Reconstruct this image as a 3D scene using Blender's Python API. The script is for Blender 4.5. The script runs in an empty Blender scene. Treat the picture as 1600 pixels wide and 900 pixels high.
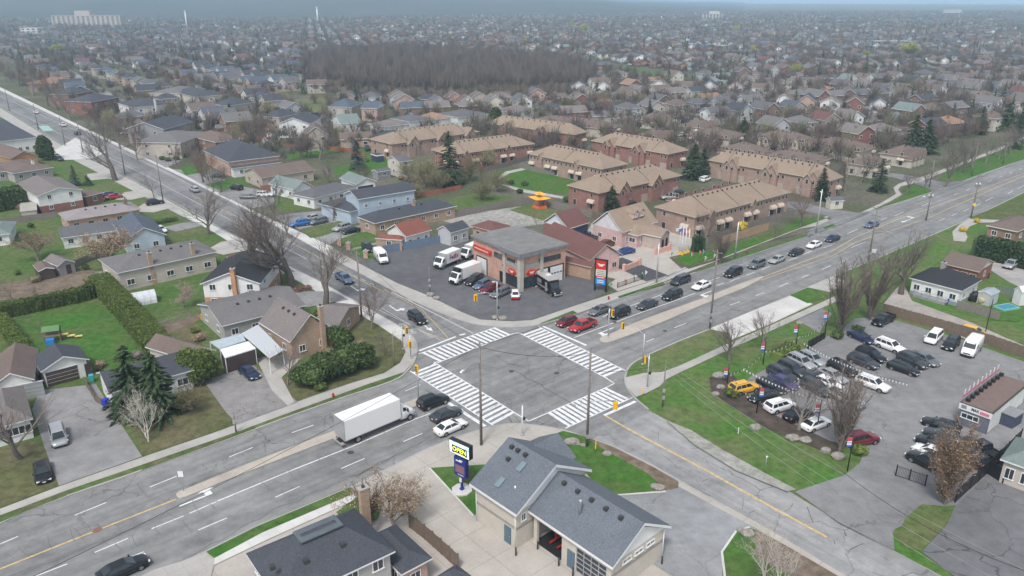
import bpy,bmesh,math,random,colorsys
import numpy as np
from mathutils import Vector,Matrix
from mathutils.geometry import tessellate_polygon
random.seed(7);RN=random.Random(11)
SC=bpy.context.scene;COL=SC.collection
R=math.radians
# ---------------- camera, sky, sun, exposure ----------------
FPX,HY,CH=1200.0,-5.0,54.0
PITCH=math.atan((450-HY)/FPX)
cam=bpy.data.cameras.new('camera');co=bpy.data.objects.new('camera',cam);COL.objects.link(co)
cam.lens=FPX/1600*36;cam.sensor_width=36;cam.clip_start=1;cam.clip_end=60000
co.location=(0,0,CH);co.rotation_euler=(math.pi/2-PITCH,0,0);SC.camera=co
SUN_EL,SUN_AZ=R(56),R(200)          # azimuth clockwise from +Y
W=bpy.data.worlds.new('World');SC.world=W;W.use_nodes=True
wn=W.node_tree.nodes;wl=W.node_tree.links
sky=wn.new('ShaderNodeTexSky');sky.sky_type='NISHITA';sky.sun_disc=False
sky.sun_elevation=SUN_EL;sky.sun_rotation=SUN_AZ;sky.dust_density=3.0;sky.air_density=1.0
hsv=wn.new('ShaderNodeHueSaturation');hsv.inputs['Saturation'].default_value=0.46
wl.new(sky.outputs[0],hsv.inputs['Color']);wl.new(hsv.outputs[0],wn['Background'].inputs[0])
wn['Background'].inputs[1].default_value=0.115
sl=bpy.data.lights.new('sun','SUN');sl.energy=1.5;sl.angle=R(11);sl.color=(1,.97,.93)
so=bpy.data.objects.new('sun',sl);COL.objects.link(so)
sd=Vector((math.sin(SUN_AZ)*math.cos(SUN_EL),math.cos(SUN_AZ)*math.cos(SUN_EL),math.sin(SUN_EL)))
so.rotation_euler=sd.to_track_quat('Z','Y').to_euler();so.location=(0,0,300)
SC.view_settings.view_transform='Standard';SC.view_settings.look='None'
SC.view_settings.exposure=0.73;SC.view_settings.gamma=1;SC.view_settings.use_curve_mapping=False
SC.render.engine='CYCLES'
SC.cycles.max_bounces=5;SC.cycles.diffuse_bounces=2;SC.cycles.glossy_bounces=2
SC.cycles.transparent_max_bounces=6;SC.cycles.volume_bounces=2
SC.cycles.use_denoising=True
# ---------------- pixel <-> world ----------------
GZ=0.12
cp,sp=math.cos(PITCH),math.sin(PITCH)
def G(x,y,z=GZ):
 X=(x-800)/FPX;Y=(450-y)/FPX
 d=(X,cp+Y*sp,-sp+Y*cp);t=(CH-z)/-d[2]
 return Vector((d[0]*t,d[1]*t,z))
def P(v):
 dz=v[2]-CH;f=v[1]*cp-dz*sp;u=v[1]*sp+dz*cp
 return (800+FPX*v[0]/f,450-FPX*u/f)
def Hgt(b,top,z0=GZ):
 g=G(b[0],b[1],z0);k=(450-top)/FPX
 dz=g.y*(k*cp-sp)/(cp+k*sp)
 return CH+dz-z0
AZA,AZB=R(49),R(-39)
DA=Vector((math.sin(AZA),math.cos(AZA),0));DB=Vector((math.sin(AZB),math.cos(AZB),0))
# ---------------- materials ----------------
MATS={}
def hexc(c):
 return tuple(c)+(1,) if len(c)==3 else c
class NT:
 def __init__(s,name,rough=.8,metal=0,spec=.3):
  s.m=bpy.data.materials.new(name);s.m.use_nodes=True
  s.n=s.m.node_tree.nodes;s.l=s.m.node_tree.links
  s.b=s.n['Principled BSDF'];s.b.inputs['Roughness'].default_value=rough
  s.b.inputs['Metallic'].default_value=metal;s.b.inputs['Specular IOR Level'].default_value=spec
  MATS[name]=s.m
 def co(s,kind='Object',scale=None,rot=None):
  t=s.n.new('ShaderNodeTexCoord');o=t.outputs[kind]
  if scale or rot:
   mp=s.n.new('ShaderNodeMapping');s.l.new(o,mp.inputs[0])
   if scale:mp.inputs['Scale'].default_value=scale
   if rot:mp.inputs['Rotation'].default_value=rot
   o=mp.outputs[0]
  return o
 def noise(s,v,sc,det=4,rough=.6,dist=0):
  t=s.n.new('ShaderNodeTexNoise');s.l.new(v,t.inputs['Vector'])
  t.inputs['Scale'].default_value=sc;t.inputs['Detail'].default_value=det
  t.inputs['Roughness'].default_value=rough;t.inputs['Distortion'].default_value=dist
  return t.outputs['Fac']
 def ramp(s,f,a,b,ca=(0,0,0),cb=(1,1,1)):
  t=s.n.new('ShaderNodeValToRGB');s.l.new(f,t.inputs[0])
  e=t.color_ramp.elements;e[0].position=a;e[1].position=b
  e[0].color=hexc(ca);e[1].color=hexc(cb);return t.outputs[0]
 def mix(s,f,a,b,mode='MIX'):
  t=s.n.new('ShaderNodeMix');t.data_type='RGBA';t.blend_type=mode;t.clamp_factor=True
  for val,k in ((f,0),(a,6),(b,7)):
   if isinstance(val,(int,float)):t.inputs[k].default_value=val
   elif isinstance(val,tuple):t.inputs[k].default_value=hexc(val)
   else:s.l.new(val,t.inputs[k])
  return t.outputs[2]
 def math(s,op,a,b=0):
  t=s.n.new('ShaderNodeMath');t.operation=op
  for val,k in ((a,0),(b,1)):
   if isinstance(val,(int,float)):t.inputs[k].default_value=val
   else:s.l.new(val,t.inputs[k])
  return t.outputs[0]
 def col(s,c):
  if isinstance(c,tuple):s.b.inputs['Base Color'].default_value=hexc(c)
  else:s.l.new(c,s.b.inputs['Base Color'])
  return s.m
 def bump(s,f,st=.3,d=.05):
  t=s.n.new('ShaderNodeBump');s.l.new(f,t.inputs['Height']);t.inputs['Strength'].default_value=st
  t.inputs['Distance'].default_value=d;s.l.new(t.outputs[0],s.b.inputs['Normal'])
def scl(c,k):return tuple(min(1,x*k) for x in c)
def plain(name,c,rough=.7,metal=0,spec=.3,var=.12,nsc=1.2):
 if name in MATS:return MATS[name]
 t=NT(name,rough,metal,spec)
 if var<=0:return t.col(c)
 f=t.noise(t.co(),nsc,5)
 return t.col(t.mix(t.ramp(f,.3,.7),scl(c,1-var),scl(c,1+var)))
def shingle(name,c):
 if name in MATS:return MATS[name]
 t=NT(name,.9);v=t.co()
 sp_=t.n.new('ShaderNodeSeparateXYZ');t.l.new(v,sp_.inputs[0])
 row=t.math('FRACT',t.math('MULTIPLY',sp_.outputs[2],9.0))
 rowm=t.ramp(row,.0,.25,(.72,.72,.72),(1,1,1))
 f1=t.noise(v,.35,3);f2=t.noise(v,6,2,.7)
 a=t.mix(t.ramp(f1,.3,.7),scl(c,.82),scl(c,1.15))
 a=t.mix(.55,a,t.mix(t.ramp(f2,.3,.7),scl(c,.6),scl(c,1.45)))
 return t.col(t.mix(.6,a,rowm,'MULTIPLY'))
def brick(name,c,mortar=None):
 if name in MATS:return MATS[name]
 t=NT(name,.9);v=t.co();sp_=t.n.new('ShaderNodeSeparateXYZ');t.l.new(v,sp_.inputs[0])
 cb=t.n.new('ShaderNodeCombineXYZ');t.l.new(t.math('ADD',sp_.outputs[0],sp_.outputs[1]),cb.inputs[0]);t.l.new(sp_.outputs[2],cb.inputs[1])
 b=t.n.new('ShaderNodeTexBrick');t.l.new(cb.outputs[0],b.inputs['Vector'])
 b.inputs['Scale'].default_value=1;b.inputs['Brick Width'].default_value=.24;b.inputs['Row Height'].default_value=.085
 b.inputs['Mortar Size'].default_value=.012
 b.inputs['Color1'].default_value=hexc(scl(c,.78));b.inputs['Color2'].default_value=hexc(scl(c,1.2))
 b.inputs['Mortar'].default_value=hexc(mortar or scl(c,1.25))
 f=t.ramp(t.noise(v,.5,4),.3,.7,(.82,.82,.82),(1.1,1.1,1.1))
 return t.col(t.mix(1.0,b.outputs[0],f,'MULTIPLY'))
def siding(name,c,pitch=.18):
 if name in MATS:return MATS[name]
 t=NT(name,.65);v=t.co();sp_=t.n.new('ShaderNodeSeparateXYZ');t.l.new(v,sp_.inputs[0])
 row=t.ramp(t.math('FRACT',t.math('MULTIPLY',sp_.outputs[2],1/pitch)),.0,.18,(.7,.7,.7),(1,1,1))
 f=t.ramp(t.noise(v,.7,4),.3,.7,scl(c,.88),scl(c,1.06))
 return t.col(t.mix(.5,f,row,'MULTIPLY'))
def grassmat(name,g,d,dry=.5,patch=.08):
 t=NT(name,.95,0,.1);v=t.co()
 f1=t.ramp(t.noise(v,patch,5,.6),.5-.2*(1.2-dry),.72,scl(g,1),scl(d,1))
 f2=t.ramp(t.noise(v,.9,5,.7),.3,.75,(.62,.62,.62),(1.35,1.35,1.35))
 f3=t.ramp(t.noise(v,9,3,.8),.25,.8,(.55,.55,.55),(1.4,1.4,1.4))
 a=t.mix(.8,t.mix(1,f1,f2,'MULTIPLY'),f3,'MULTIPLY')
 t.bump(t.noise(v,12,3,.8),.5,.05)
 return t.col(a)
def asphalt(name,c,crack=.55,seal=0,lanes=0,csc=.16,patch=.35):
 t=NT(name,.9,0,.25);v=t.co()
 big=t.ramp(t.noise(v,.05,4,.55),.3,.72,scl(c,.82),scl(c,1.15))
 med=t.ramp(t.noise(v,.5,5,.7),.3,.7,(.80,.80,.80),(1.16,1.16,1.16))
 fine=t.ramp(t.noise(v,14,2,.8),.2,.8,(.76,.76,.76),(1.22,1.22,1.22))
 a=t.mix(1,t.mix(1,big,med,'MULTIPLY'),fine,'MULTIPLY')
 if lanes:   # tyre-polished streaks along the driving direction
  vv=t.co('Object',(1,1,1),(0,0,lanes))
  mp=t.n.new('ShaderNodeMapping');t.l.new(vv,mp.inputs[0]);mp.inputs['Scale'].default_value=(.012,.55,1)
  st=t.ramp(t.noise(mp.outputs[0],1,4,.65),.3,.7,(.72,.725,.73),(1.2,1.2,1.19))
  a=t.mix(.95,a,st,'MULTIPLY')
  f5=t.ramp(t.noise(v,.16,6,.75),.52,.62,(1,1,1),(.80,.80,.81));a=t.mix(.8,a,f5,'MULTIPLY')
 if crack:
  dn=t.n.new('ShaderNodeTexNoise');t.l.new(v,dn.inputs['Vector']);dn.inputs['Scale'].default_value=.5;dn.inputs['Detail'].default_value=5
  av=t.n.new('ShaderNodeVectorMath');av.operation='MULTIPLY_ADD'
  t.l.new(dn.outputs['Color'],av.inputs[0]);av.inputs[1].default_value=(3.2,3.2,0);t.l.new(v,av.inputs[2])
  vo=t.n.new('ShaderNodeTexVoronoi');vo.feature='DISTANCE_TO_EDGE';t.l.new(av.outputs[0],vo.inputs['Vector']);vo.inputs['Scale'].default_value=csc
  line=t.ramp(vo.outputs['Distance'],.004,.012,(1,1,1),(0,0,0))
  gate=t.ramp(t.noise(v,.07,3,.5),.46,.6)
  k=t.math('MULTIPLY',t.math('MULTIPLY',line,gate),crack)
  a=t.mix(k,a,scl(c,.35))
 if patch:
  vp=t.n.new('ShaderNodeTexVoronoi');vp.feature='F1';vp.distance='CHEBYCHEV'
  mp=t.n.new('ShaderNodeMapping');t.l.new(v,mp.inputs[0]);mp.inputs['Rotation'].default_value=(0,0,R(-41));mp.inputs['Scale'].default_value=(.05,.16,1)
  t.l.new(mp.outputs[0],vp.inputs['Vector']);vp.inputs['Scale'].default_value=1
  sx=t.n.new('ShaderNodeSeparateColor');t.l.new(vp.outputs['Color'],sx.inputs[0])
  pk=t.ramp(sx.outputs[0],.2,.8,(.9,.9,.9),(1.1,1.1,1.1))
  a=t.mix(patch,a,t.mix(1,a,pk,'MULTIPLY'))
 t.bump(t.noise(v,30,2),.2,.01)
 return t.col(a)
def concrete(name,c,joint=1.6,rot=R(-41)):
 t=NT(name,.85,0,.25);v=t.co()
 a=t.mix(1,t.ramp(t.noise(v,.22,5,.65),.28,.72,scl(c,.80),scl(c,1.1)),t.ramp(t.noise(v,5,4,.75),.2,.8,(.88,.88,.88),(1.1,1.1,1.1)),'MULTIPLY')
 if joint:
  mp=t.n.new('ShaderNodeMapping');t.l.new(v,mp.inputs[0]);mp.inputs['Rotation'].default_value=(0,0,rot)
  sp_=t.n.new('ShaderNodeSeparateXYZ');t.l.new(mp.outputs[0],sp_.inputs[0])
  for ax in (0,1):
   fr=t.math('FRACT',t.math('MULTIPLY',sp_.outputs[ax],1/joint))
   ln=t.ramp(fr,.012,.03,(.72,.72,.72),(1,1,1));a=t.mix(.75,a,ln,'MULTIPLY')
 return t.col(a)
LEAF={}
def leafmat(name,c,var=.5,rough=.8):
 t=NT(name,rough,0,.2);g=t.n.new('ShaderNodeNewGeometry')
 f=t.ramp(g.outputs['Random Per Island'],0,1,scl(c,1-var),scl(c,1+var))
 o=t.n.new('ShaderNodeObjectInfo');k=t.ramp(o.outputs['Random'],0,1,(.8,.8,.8),(1.2,1.2,1.2))
 return t.col(t.mix(1,f,k,'MULTIPLY'))
# ---------------- mesh builder ----------------
class MB:
 def __init__(s):s.v=[];s.f=[];s.mi=[];s.sm=[]
 def add(s,vs,fs,mi=0,sm=False):
  o=len(s.v);s.v.extend([tuple(v) for v in vs])
  for f in fs:s.f.append([i+o for i in f]);s.mi.append(mi);s.sm.append(sm)
  return s
 def box(s,c,sz,rz=0,mi=0,taper=1.0):
  x,y,z=[q/2 for q in sz];ca,sa=math.cos(rz),math.sin(rz);vs=[]
  for k in (-1,1):
   t=taper if k>0 else 1
   for a,b in ((-x*t,-y*t),(x*t,-y*t),(x*t,y*t),(-x*t,y*t)):
    vs.append((c[0]+a*ca-b*sa,c[1]+a*sa+b*ca,c[2]+k*z))
  return s.add(vs,[(3,2,1,0),(4,5,6,7),(0,1,5,4),(1,2,6,5),(2,3,7,6),(3,0,4,7)],mi)
 def prism(s,pts,z0,z1,mi=0,mi_side=None):
  n=len(pts);a=sum(pts[i][0]*pts[(i+1)%n][1]-pts[(i+1)%n][0]*pts[i][1] for i in range(n))
  if a<0:pts=pts[::-1]
  vs=[(p[0],p[1],z0) for p in pts]+[(p[0],p[1],z1) for p in pts]
  s.add(vs,[tuple(range(n,2*n))],mi)
  s.add(vs,[(i,(i+1)%n,n+(i+1)%n,n+i) for i in range(n)]+[tuple(range(n-1,-1,-1))],mi if mi_side is None else mi_side)
  return s
 def flat(s,pts,z,mi=0):
  n=len(pts);a=sum(pts[i][0]*pts[(i+1)%n][1]-pts[(i+1)%n][0]*pts[i][1] for i in range(n))
  if a<0:pts=pts[::-1]
  return s.add([(p[0],p[1],z) for p in pts],[tuple(range(n))],mi)
 def tube(s,pts,rad,n=6,mi=0,cap=True,sm=True):
  pts=[Vector(p) for p in pts];rs=rad if isinstance(rad,(list,tuple)) else [rad]*len(pts)
  rings=[]
  for i,p in enumerate(pts):
   d=(pts[min(i+1,len(pts)-1)]-pts[max(i-1,0)]);d=d.normalized() if d.length>1e-9 else Vector((0,0,1))
   a=Vector((0,0,1)) if abs(d.z)<.9 else Vector((1,0,0));u=d.cross(a).normalized();w=d.cross(u)
   rings.append([p+(u*math.cos(6.2832*k/n)+w*math.sin(6.2832*k/n))*rs[i] for k in range(n)])
  vs=[q for r in rings for q in r];fs=[]
  for i in range(len(pts)-1):
   for k in range(n):
    fs.append((i*n+k,(i+1)*n+k,(i+1)*n+(k+1)%n,i*n+(k+1)%n))
  if cap:fs+=[tuple(range(n)),tuple((len(pts)-1)*n+k for k in range(n-1,-1,-1))]
  return s.add(vs,fs,mi,sm)
 def blob(s,c,r,mi=0,seed=0,sub=1,rough=.25):
  bm=bmesh.new();bmesh.ops.create_icosphere(bm,subdivisions=sub,radius=1);rr=random.Random(seed)
  vs=[]
  for v in bm.verts:
   k=1+rr.uniform(-rough,rough);vs.append((c[0]+v.co.x*r[0]*k,c[1]+v.co.y*r[1]*k,c[2]+v.co.z*r[2]*k))
  s.add(vs,[[v.index for v in f.verts] for f in bm.faces],mi,False);bm.free();return s
 def mesh(s,name,mats):
  me=bpy.data.meshes.new(name);me.from_pydata(s.v,[],s.f)
  for m in mats:me.materials.append(m)
  me.polygons.foreach_set('material_index',s.mi);me.polygons.foreach_set('use_smooth',s.sm);me.update();return me
 def build(s,name,mats,parent=None,loc=None,rz=0):
  if not isinstance(mats,(list,tuple)):mats=[mats]
  return link(name,s.mesh(name,mats),parent,loc,rz)
def link(name,me,parent=None,loc=None,rz=0):
 o=bpy.data.objects.new(name,me);COL.objects.link(o)
 if parent:o.parent=parent
 if loc is not None:o.location=loc
 if rz:o.rotation_euler=(0,0,rz)
 return o
def tag(o,label=None,cat=None,group=None,kind=None):
 if label:o['label']=label
 if cat:o['category']=cat
 if group:o['group']=group
 if kind:o['kind']=kind
 return o
def empty(name,loc,rz=0,label=None,cat=None,group=None):
 o=bpy.data.objects.new(name,None);o.empty_display_size=.3;COL.objects.link(o)
 o.location=loc;o.rotation_euler=(0,0,rz);return tag(o,label,cat,group)
def dup(o,loc=None,rz=None,label=None,group=None,scale=None,parent=None):
 c=o.copy();COL.objects.link(c)
 if parent:c.parent=parent
 if loc is not None:c.location=loc
 if rz is not None:c.rotation_euler=(0,0,rz)
 if scale is not None:c.scale=(scale,)*3 if isinstance(scale,(int,float)) else scale
 if label:c['label']=label
 if group:c['group']=group
 for ch in o.children:dup(ch,parent=c)
 return c
def smooth_mesh(me):
 me.polygons.foreach_set('use_smooth',[True]*len(me.polygons))
def text_me(body,size,mat,extrude=.01,bold=0):
 cu=bpy.data.curves.new('t','FONT');cu.body=body;cu.size=size;cu.extrude=extrude;cu.offset=bold
 cu.align_x='CENTER';cu.align_y='CENTER';cu.resolution_u=2
 o=bpy.data.objects.new('t',cu);COL.objects.link(o);bpy.context.view_layer.update()
 dg=bpy.context.evaluated_depsgraph_get();me=bpy.data.meshes.new_from_object(o.evaluated_get(dg))
 bpy.data.objects.remove(o);bpy.data.curves.remove(cu)
 me.materials.clear();me.materials.append(mat);return me
def text_on(body,size,mat,parent,loc,face=(0,-1),wid=None,name='lettering',extrude=.015,bold=0,rz=None):
 """upright lettering whose outward normal is face (local x,y)"""
 me=text_me(body,size,mat,extrude,bold);o=link(name,me,parent,loc)
 a=math.atan2(face[1],face[0])+math.pi/2 if rz is None else rz
 o.rotation_euler=(math.pi/2,0,a)
 if wid:
  xs=[v.co.x for v in me.vertices];k=wid/(max(xs)-min(xs));o.scale=(k,1,1)
 return o
ONES='first second third fourth fifth sixth seventh eighth ninth tenth eleventh twelfth thirteenth fourteenth fifteenth sixteenth seventeenth eighteenth nineteenth'.split()
def ordn(n):
 if n<20:return ONES[n-1]
 t=['twent','thirt','fort','fift','sixt','sevent','eight','ninet'][n //10-2]
 return t+'ieth' if n%10==0 else t+'y-'+ONES[n%10-1]
# ---------------- setting: ground, roads, pavements ----------------
M_ground=grassmat('suburb_ground',(.10,.112,.065),(.18,.16,.14),1.05,.035)
M_lawn=grassmat('lawn',(.072,.142,.034),(.150,.150,.072),.55,.07)
M_lush=grassmat('lush_lawn',(.048,.155,.022),(.105,.135,.048),.42,.12)
M_dry=grassmat('dry_lawn',(.110,.120,.052),(.165,.140,.085),.7,.12)
M_verge=grassmat('verge_grass',(.075,.125,.035),(.150,.130,.080),.65,.3)
M_soil=grassmat('bare_soil',(.17,.13,.095),(.22,.18,.14),.7,.3)
M_east=grassmat('verge_lawn_east',(.070,.170,.030),(.165,.155,.085),.55,.11)
M_mulch=grassmat('dark_mulch',(.075,.06,.05),(.11,.09,.075),.6,.4)
M_gravel=grassmat('gravel',(.36,.35,.33),(.24,.25,.20),.6,.12)
M_roadA=asphalt('main_road_asphalt',(.228,.229,.226),.75,lanes=R(-41),csc=.13)
M_roadB=asphalt('cross_road_asphalt',(.205,.206,.208),.55,lanes=R(51),csc=.13)
M_roadS=asphalt('worn_road_asphalt',(.295,.295,.295),.85,lanes=R(51),csc=.12)
M_lot=asphalt('lot_asphalt',(.212,.212,.214),.6,csc=.12)
M_plaza=asphalt('dark_lot_asphalt',(.112,.113,.120),.25,csc=.07)
M_black=asphalt('fresh_asphalt',(.085,.085,.095),.2)
M_oldlot=asphalt('stained_asphalt',(.17,.17,.18),.8,csc=.14)
M_drive=asphalt('driveway_asphalt',(.25,.247,.248),.8,csc=.2)
M_conc=concrete('pavement_concrete',(.40,.385,.36))
M_concw=concrete('new_pale_concrete',(.56,.55,.53))
M_fore=concrete('forecourt_concrete',(.42,.39,.35),4.5)
M_kerb=concrete('kerb_concrete',(.36,.355,.34),3)
M_med=concrete('median_concrete',(.43,.385,.33),2.5)
t=NT('road_paint_white',.7);v_=t.co();M_paint=t.col(t.mix(t.math('MULTIPLY',t.ramp(t.noise(v_,1.1,6,.8),.50,.66),.75),t.mix(t.noise(v_,.4,3),(.60,.61,.62),(.76,.77,.78)),(.30,.31,.32)))
M_paintw=plain('road_paint_worn',(.48,.49,.50),.75,var=.3,nsc=2.5)
M_paintf=plain('road_paint_faded',(.40,.40,.40),.75,var=.3,nsc=2.5)
M_yel=plain('road_paint_yellow',(.55,.40,.17),.75,var=.25,nsc=2)
M_green=plain('bike_lane_green',(.30,.46,.40),.8,var=.2)
M_tar=plain('crack_sealant',(.06,.062,.068),.7,var=.2)
def struct(o):o['kind']='structure';return o
def PX(pts,z=GZ):return [G(x,y,z) for x,y in pts]
PLN=[0];PLS=[]
def poly(name,pts,mat,lay,z=GZ):
 PLN[0]+=1;PLS.append([(p.x,p.y) for p in PX(pts)]) if name not in ('pavement_north','cycle_path') else 0;zz=z+lay*.004+PLN[0]*.0009
 return struct(MB().flat(PX(pts,zz),zz).build(name,mat))
def block(name,pts,mat):
 return struct(MB().prism([Vector((p[0],p[1])) for p in pts],-.15,GZ,0,1).build(name,[mat,M_kerb]))
def offs(pts,a,b):
 L,Q=[],[]
 for i,p in enumerate(pts):
  d=pts[min(i+1,len(pts)-1)]-pts[max(i-1,0)];d=Vector((d.x,d.y)).normalized();n=Vector((-d.y,d.x))
  L.append(Vector((p.x,p.y))+n*a);Q.append(Vector((p.x,p.y))+n*b)
 return L,Q
def strip(name,pts,a,b,mat,lay,z=GZ,world=False,build=True,mb=None):
 zz=z+lay*.004;w=pts if world else PX(pts,zz);L,Q=offs(w,a,b);m=mb or MB()
 for i in range(len(w)-1):
  m.add([(q.x,q.y,zz) for q in (L[i],L[i+1],Q[i+1],Q[i])],[(0,1,2,3)] if b>a else [(3,2,1,0)])
 return struct(m.build(name,mat)) if build else m
def spline(pts,n=4):
 out=[]
 for i in range(len(pts)-1):
  p0=pts[max(i-1,0)];p1=pts[i];p2=pts[i+1];p3=pts[min(i+2,len(pts)-1)]
  for k in range(n):
   t=k/n
   out.append(tuple(.5*(2*p1[j]+(p2[j]-p0[j])*t+(2*p0[j]-5*p1[j]+4*p2[j]-p3[j])*t*t+(3*p1[j]-p0[j]-3*p2[j]+p3[j])*t **3) for j in (0,1)))
 out.append(pts[-1]);return out
# base terrain sheet reaching the horizon
g=MB();n=48;rr=26000
g.add([(rr*math.cos(6.28319*i/n),rr*math.sin(6.28319*i/n),-.06) for i in range(n)],[tuple(range(n))])
struct(g.build('ground',M_ground))
def ext(p,d,k):return Vector((p.x+d.x*k,p.y+d.y*k,0))
# kerb lines in photo pixels, west/north/east/south quadrants
KW_A=[(0,818),(28,804),(105,775),(200,743),(360,685),(452,651),(540,620),(590,604)]
KW_C=spline([(590,604),(625,590),(645,570),(652,552),(652,538),(645,525),(634,515)],4)
KW_B=[(634,515),(620,506),(500,439),(432,405),(379,374.5),(304,333),(227,291),(181,266),(102,228),(45,194),(0,166),(-200,62)]
KN_B=[(-200,44),(0,142),(150,212.5),(300,284.5),(379,325),(500,392),(532,411),(600,447),(660,477),(700,494)]
KN_C=spline([(700,494),(740,506),(787,511),(815,511),(840,507.5),(870,500)],3)
KN_A=[(904,489),(1000,456),(1087,425.6),(1262,369),(1358.6,330.7),(1457,300),(1600,249)]
KE_A=[(1600,300),(1515,341),(1453,368),(1300,432),(1234,461),(1107,514),(1065,530)]
KE_C=spline([(1065,530),(1015,552),(986,568),(976,585),(977,602),(990,621),(1012,640)],4)
KE_B=[(1012,640),(1040,655),(1080,674),(1125,707),(1200,748),(1312,815),(1400,862),(1500,915)]
KS_B=[(1330,905),(1260,862),(1200,826),(1135,790),(1062,750),(1020,725),(960,697),(912,681)]
KS_C=spline([(912,681),(882,671),(850,665),(812,661),(785,662),(757,668),(725,678)],3)
KS_A=[(670,698),(550,759),(400,821),(322,860),(225,903)]
def far(v,az,k=14000):return Vector((v.x+math.sin(az)*k,v.y+math.cos(az)*k,0))
wB,nB=PX(KW_B),PX(KN_B)
azB=math.atan2(*(nB[0]-nB[1]).to_2d())
azA=math.atan2(*(PX(KN_A)[-1]-PX(KN_A)[1]).to_2d())
Pn=PX(KN_A);Pe=PX(KE_A)
wl0=ext(PX(KW_A)[0],DA,-260)
block('ground_west',[wl0]+PX(KW_A)+PX(KW_C[1:])+wB[1:]+[far(wB[-1],azB),far(wB[-1],R(-75),9000),Vector((-900,0,0))],M_lawn)
block('ground_north',[far(nB[0],azB)]+nB+PX(KN_C[1:])+Pn+[far(Pn[-1],azA),Vector((0,16500,0))],M_ground)
block('ground_east',[far(Pe[0],azA)]+Pe+PX(KE_C[1:])+PX(KE_B[1:])+[ext(PX(KE_B)[-1],-DB,60),Vector((500,-40,0)),Vector((9000,2000,0))],M_east)
block('ground_south',[ext(PX(KS_B)[0],-DB,60)]+PX(KS_B)+PX(KS_C[1:])+PX(KS_A)+[ext(PX(KS_A)[-1],DA,-60),Vector((-60,0,0)),Vector((60,0,0))],M_fore)
# roads: wide strips under the raised blocks
cA=[G(x,y,0) for x,y in ((-60,880),(300,755),(560,655),(680,610),(860,545),(1060,485),(1200,430),(1400,350),(1600,270))]
cA=[ext(cA[0],DA,-60)]+cA+[ext(cA[-1],Vector((math.sin(azA),math.cos(azA),0)),9000)]
strip('road',cA,-24,24,M_roadA,0,0,True)
cB=[G(x,y,0) for x,y in ((790,590),(700,520),(560,440),(430,372),(300,308),(150,236),(0,153),(-200,53))]
cB=cB+[ext(cB[-1],Vector((math.sin(azB),math.cos(azB),0)),9000)]
strip('cross_road',cB,-16,16,M_roadB,-1,0,True)
cS=[G(x,y,0) for x,y in ((860,625),(930,665),(1100,735),(1240,812),(1420,905))]
cS=cS+[ext(cS[-1],-DB,60)]
strip('cross_road_south',cS,-15,15,M_roadS,-2,0,True)
# worn centre of the junction runs over both
# kerbs
for nm,k,s_ in (('kerb_west',KW_A+KW_C[1:]+KW_B[1:],1),('kerb_north',KN_B+KN_C[1:]+KN_A,1),('kerb_east',KE_A+KE_C[1:],1),('kerb_south',KS_B[3:]+KS_C[1:]+KS_A,1)):
 strip(nm,k,0,.3*s_,M_kerb,1)
# pavements and verges (pixel polygons on top of the raised blocks)
poly('pavement_west',[(0,795),(92,760),(200,722),(337,675),(365,665),(460,629),(530,604),(600,583),(625,567),(634,550),(627,532),(590,507),(520,470),(383,392),(357,377),(326,358),(285,338),(200,294),(150,268),(80,232),(30,200),(-10,176),(0,168),(45,196),(102,230),(181,268),(227,293),(304,336),(379,375.5),(432,406),(500,440),(560,473),(620,507),(634,516),(645,527),(651,545),(650,560),(632,581),(575,600),(445,647),(375,673),(207,731),(107,765),(0,805)],M_conc,2)
poly('verge_west',[(450,650),(540,618),(600,596),(630,583),(575,601),(447,648)],M_verge,3)
for k_,q in enumerate(([(107,766),(104,774),(30,803),(0,816),(0,806)],[(222,726),(370,676),(395,665),(400,669),(360,684),(221,735)])):
 poly('verge_west',q,M_verge,3)
poly('pavement_north',[(-200,36),(0,138),(150,210),(300,281),(400,333),(525,390),(560,411),(620,442),(670,462),(720,487),(750,499),(800,502),(832,500),(900,477),(965,456),(1000,445),(1045,431),(1068,418),(1250,350),(1283,340),(1300,336),(1290,341),(1306,350),(1307,352),(1285,360),(1262,369),(1262,366),(1290,351),(1250,357),(1070,427),(1000,455),(904,488),(840,507),(815,510.5),(787,510.5),(740,505.5),(700,493.5),(660,476.5),(600,446.5),(532,410.5),(500,391.5),(379,324.5),(300,284),(150,212),(0,141),(-200,40)],M_conc,2)
poly('cycle_path',[(-200,34),(0,136),(150,208),(300,279),(400,331),(525,388),(500,391),(379,324),(300,283.6),(150,212),(0,141),(-200,40)],M_concw,3)
poly('cycle_path',[(290,338),(326,358),(357,377),(383,392),(520,470),(590,507),(624,530),(636,520),(620,507.5),(500,440.5),(432,406.5),(379,376),(304,336.5)],M_concw,3)
for q in ([(843,505.5),(895,485),(902,489),(845,506)],[(965,463),(1036,440),(1039,444),(1000,455.5),(968,466)],[(1083,424),(1260,366),(1262,368.5),(1088,425)],[(1286,356),(1300,350),(1306,352),(1290,358)]):
 poly('verge_north',q,M_lush,4)
poly('pavement_north',[(1345,332),(1375,318),(1400,303),(1396,293),(1404,287),(1430,279),(1450,273),(1480,262),(1512,250),(1555,233),(1600,214),(1700,176),(1700,180),(1600,218),(1560,236),(1512,254),(1462,274),(1440,284),(1408,291),(1403,296),(1409,304),(1392,314),(1360,329.5)],M_conc,3)
poly('verge_north',[(1362,329),(1395,315),(1412,305),(1410,296),(1420,290),(1436,290),(1456,297),(1456,299.5)],M_lush,2)
poly('verge_north',[(1466,280),(1480,268),(1555,238),(1600,222),(1700,184),(1700,206),(1600,249),(1560,262),(1508,281),(1480,284)],M_lush,2)
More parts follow.
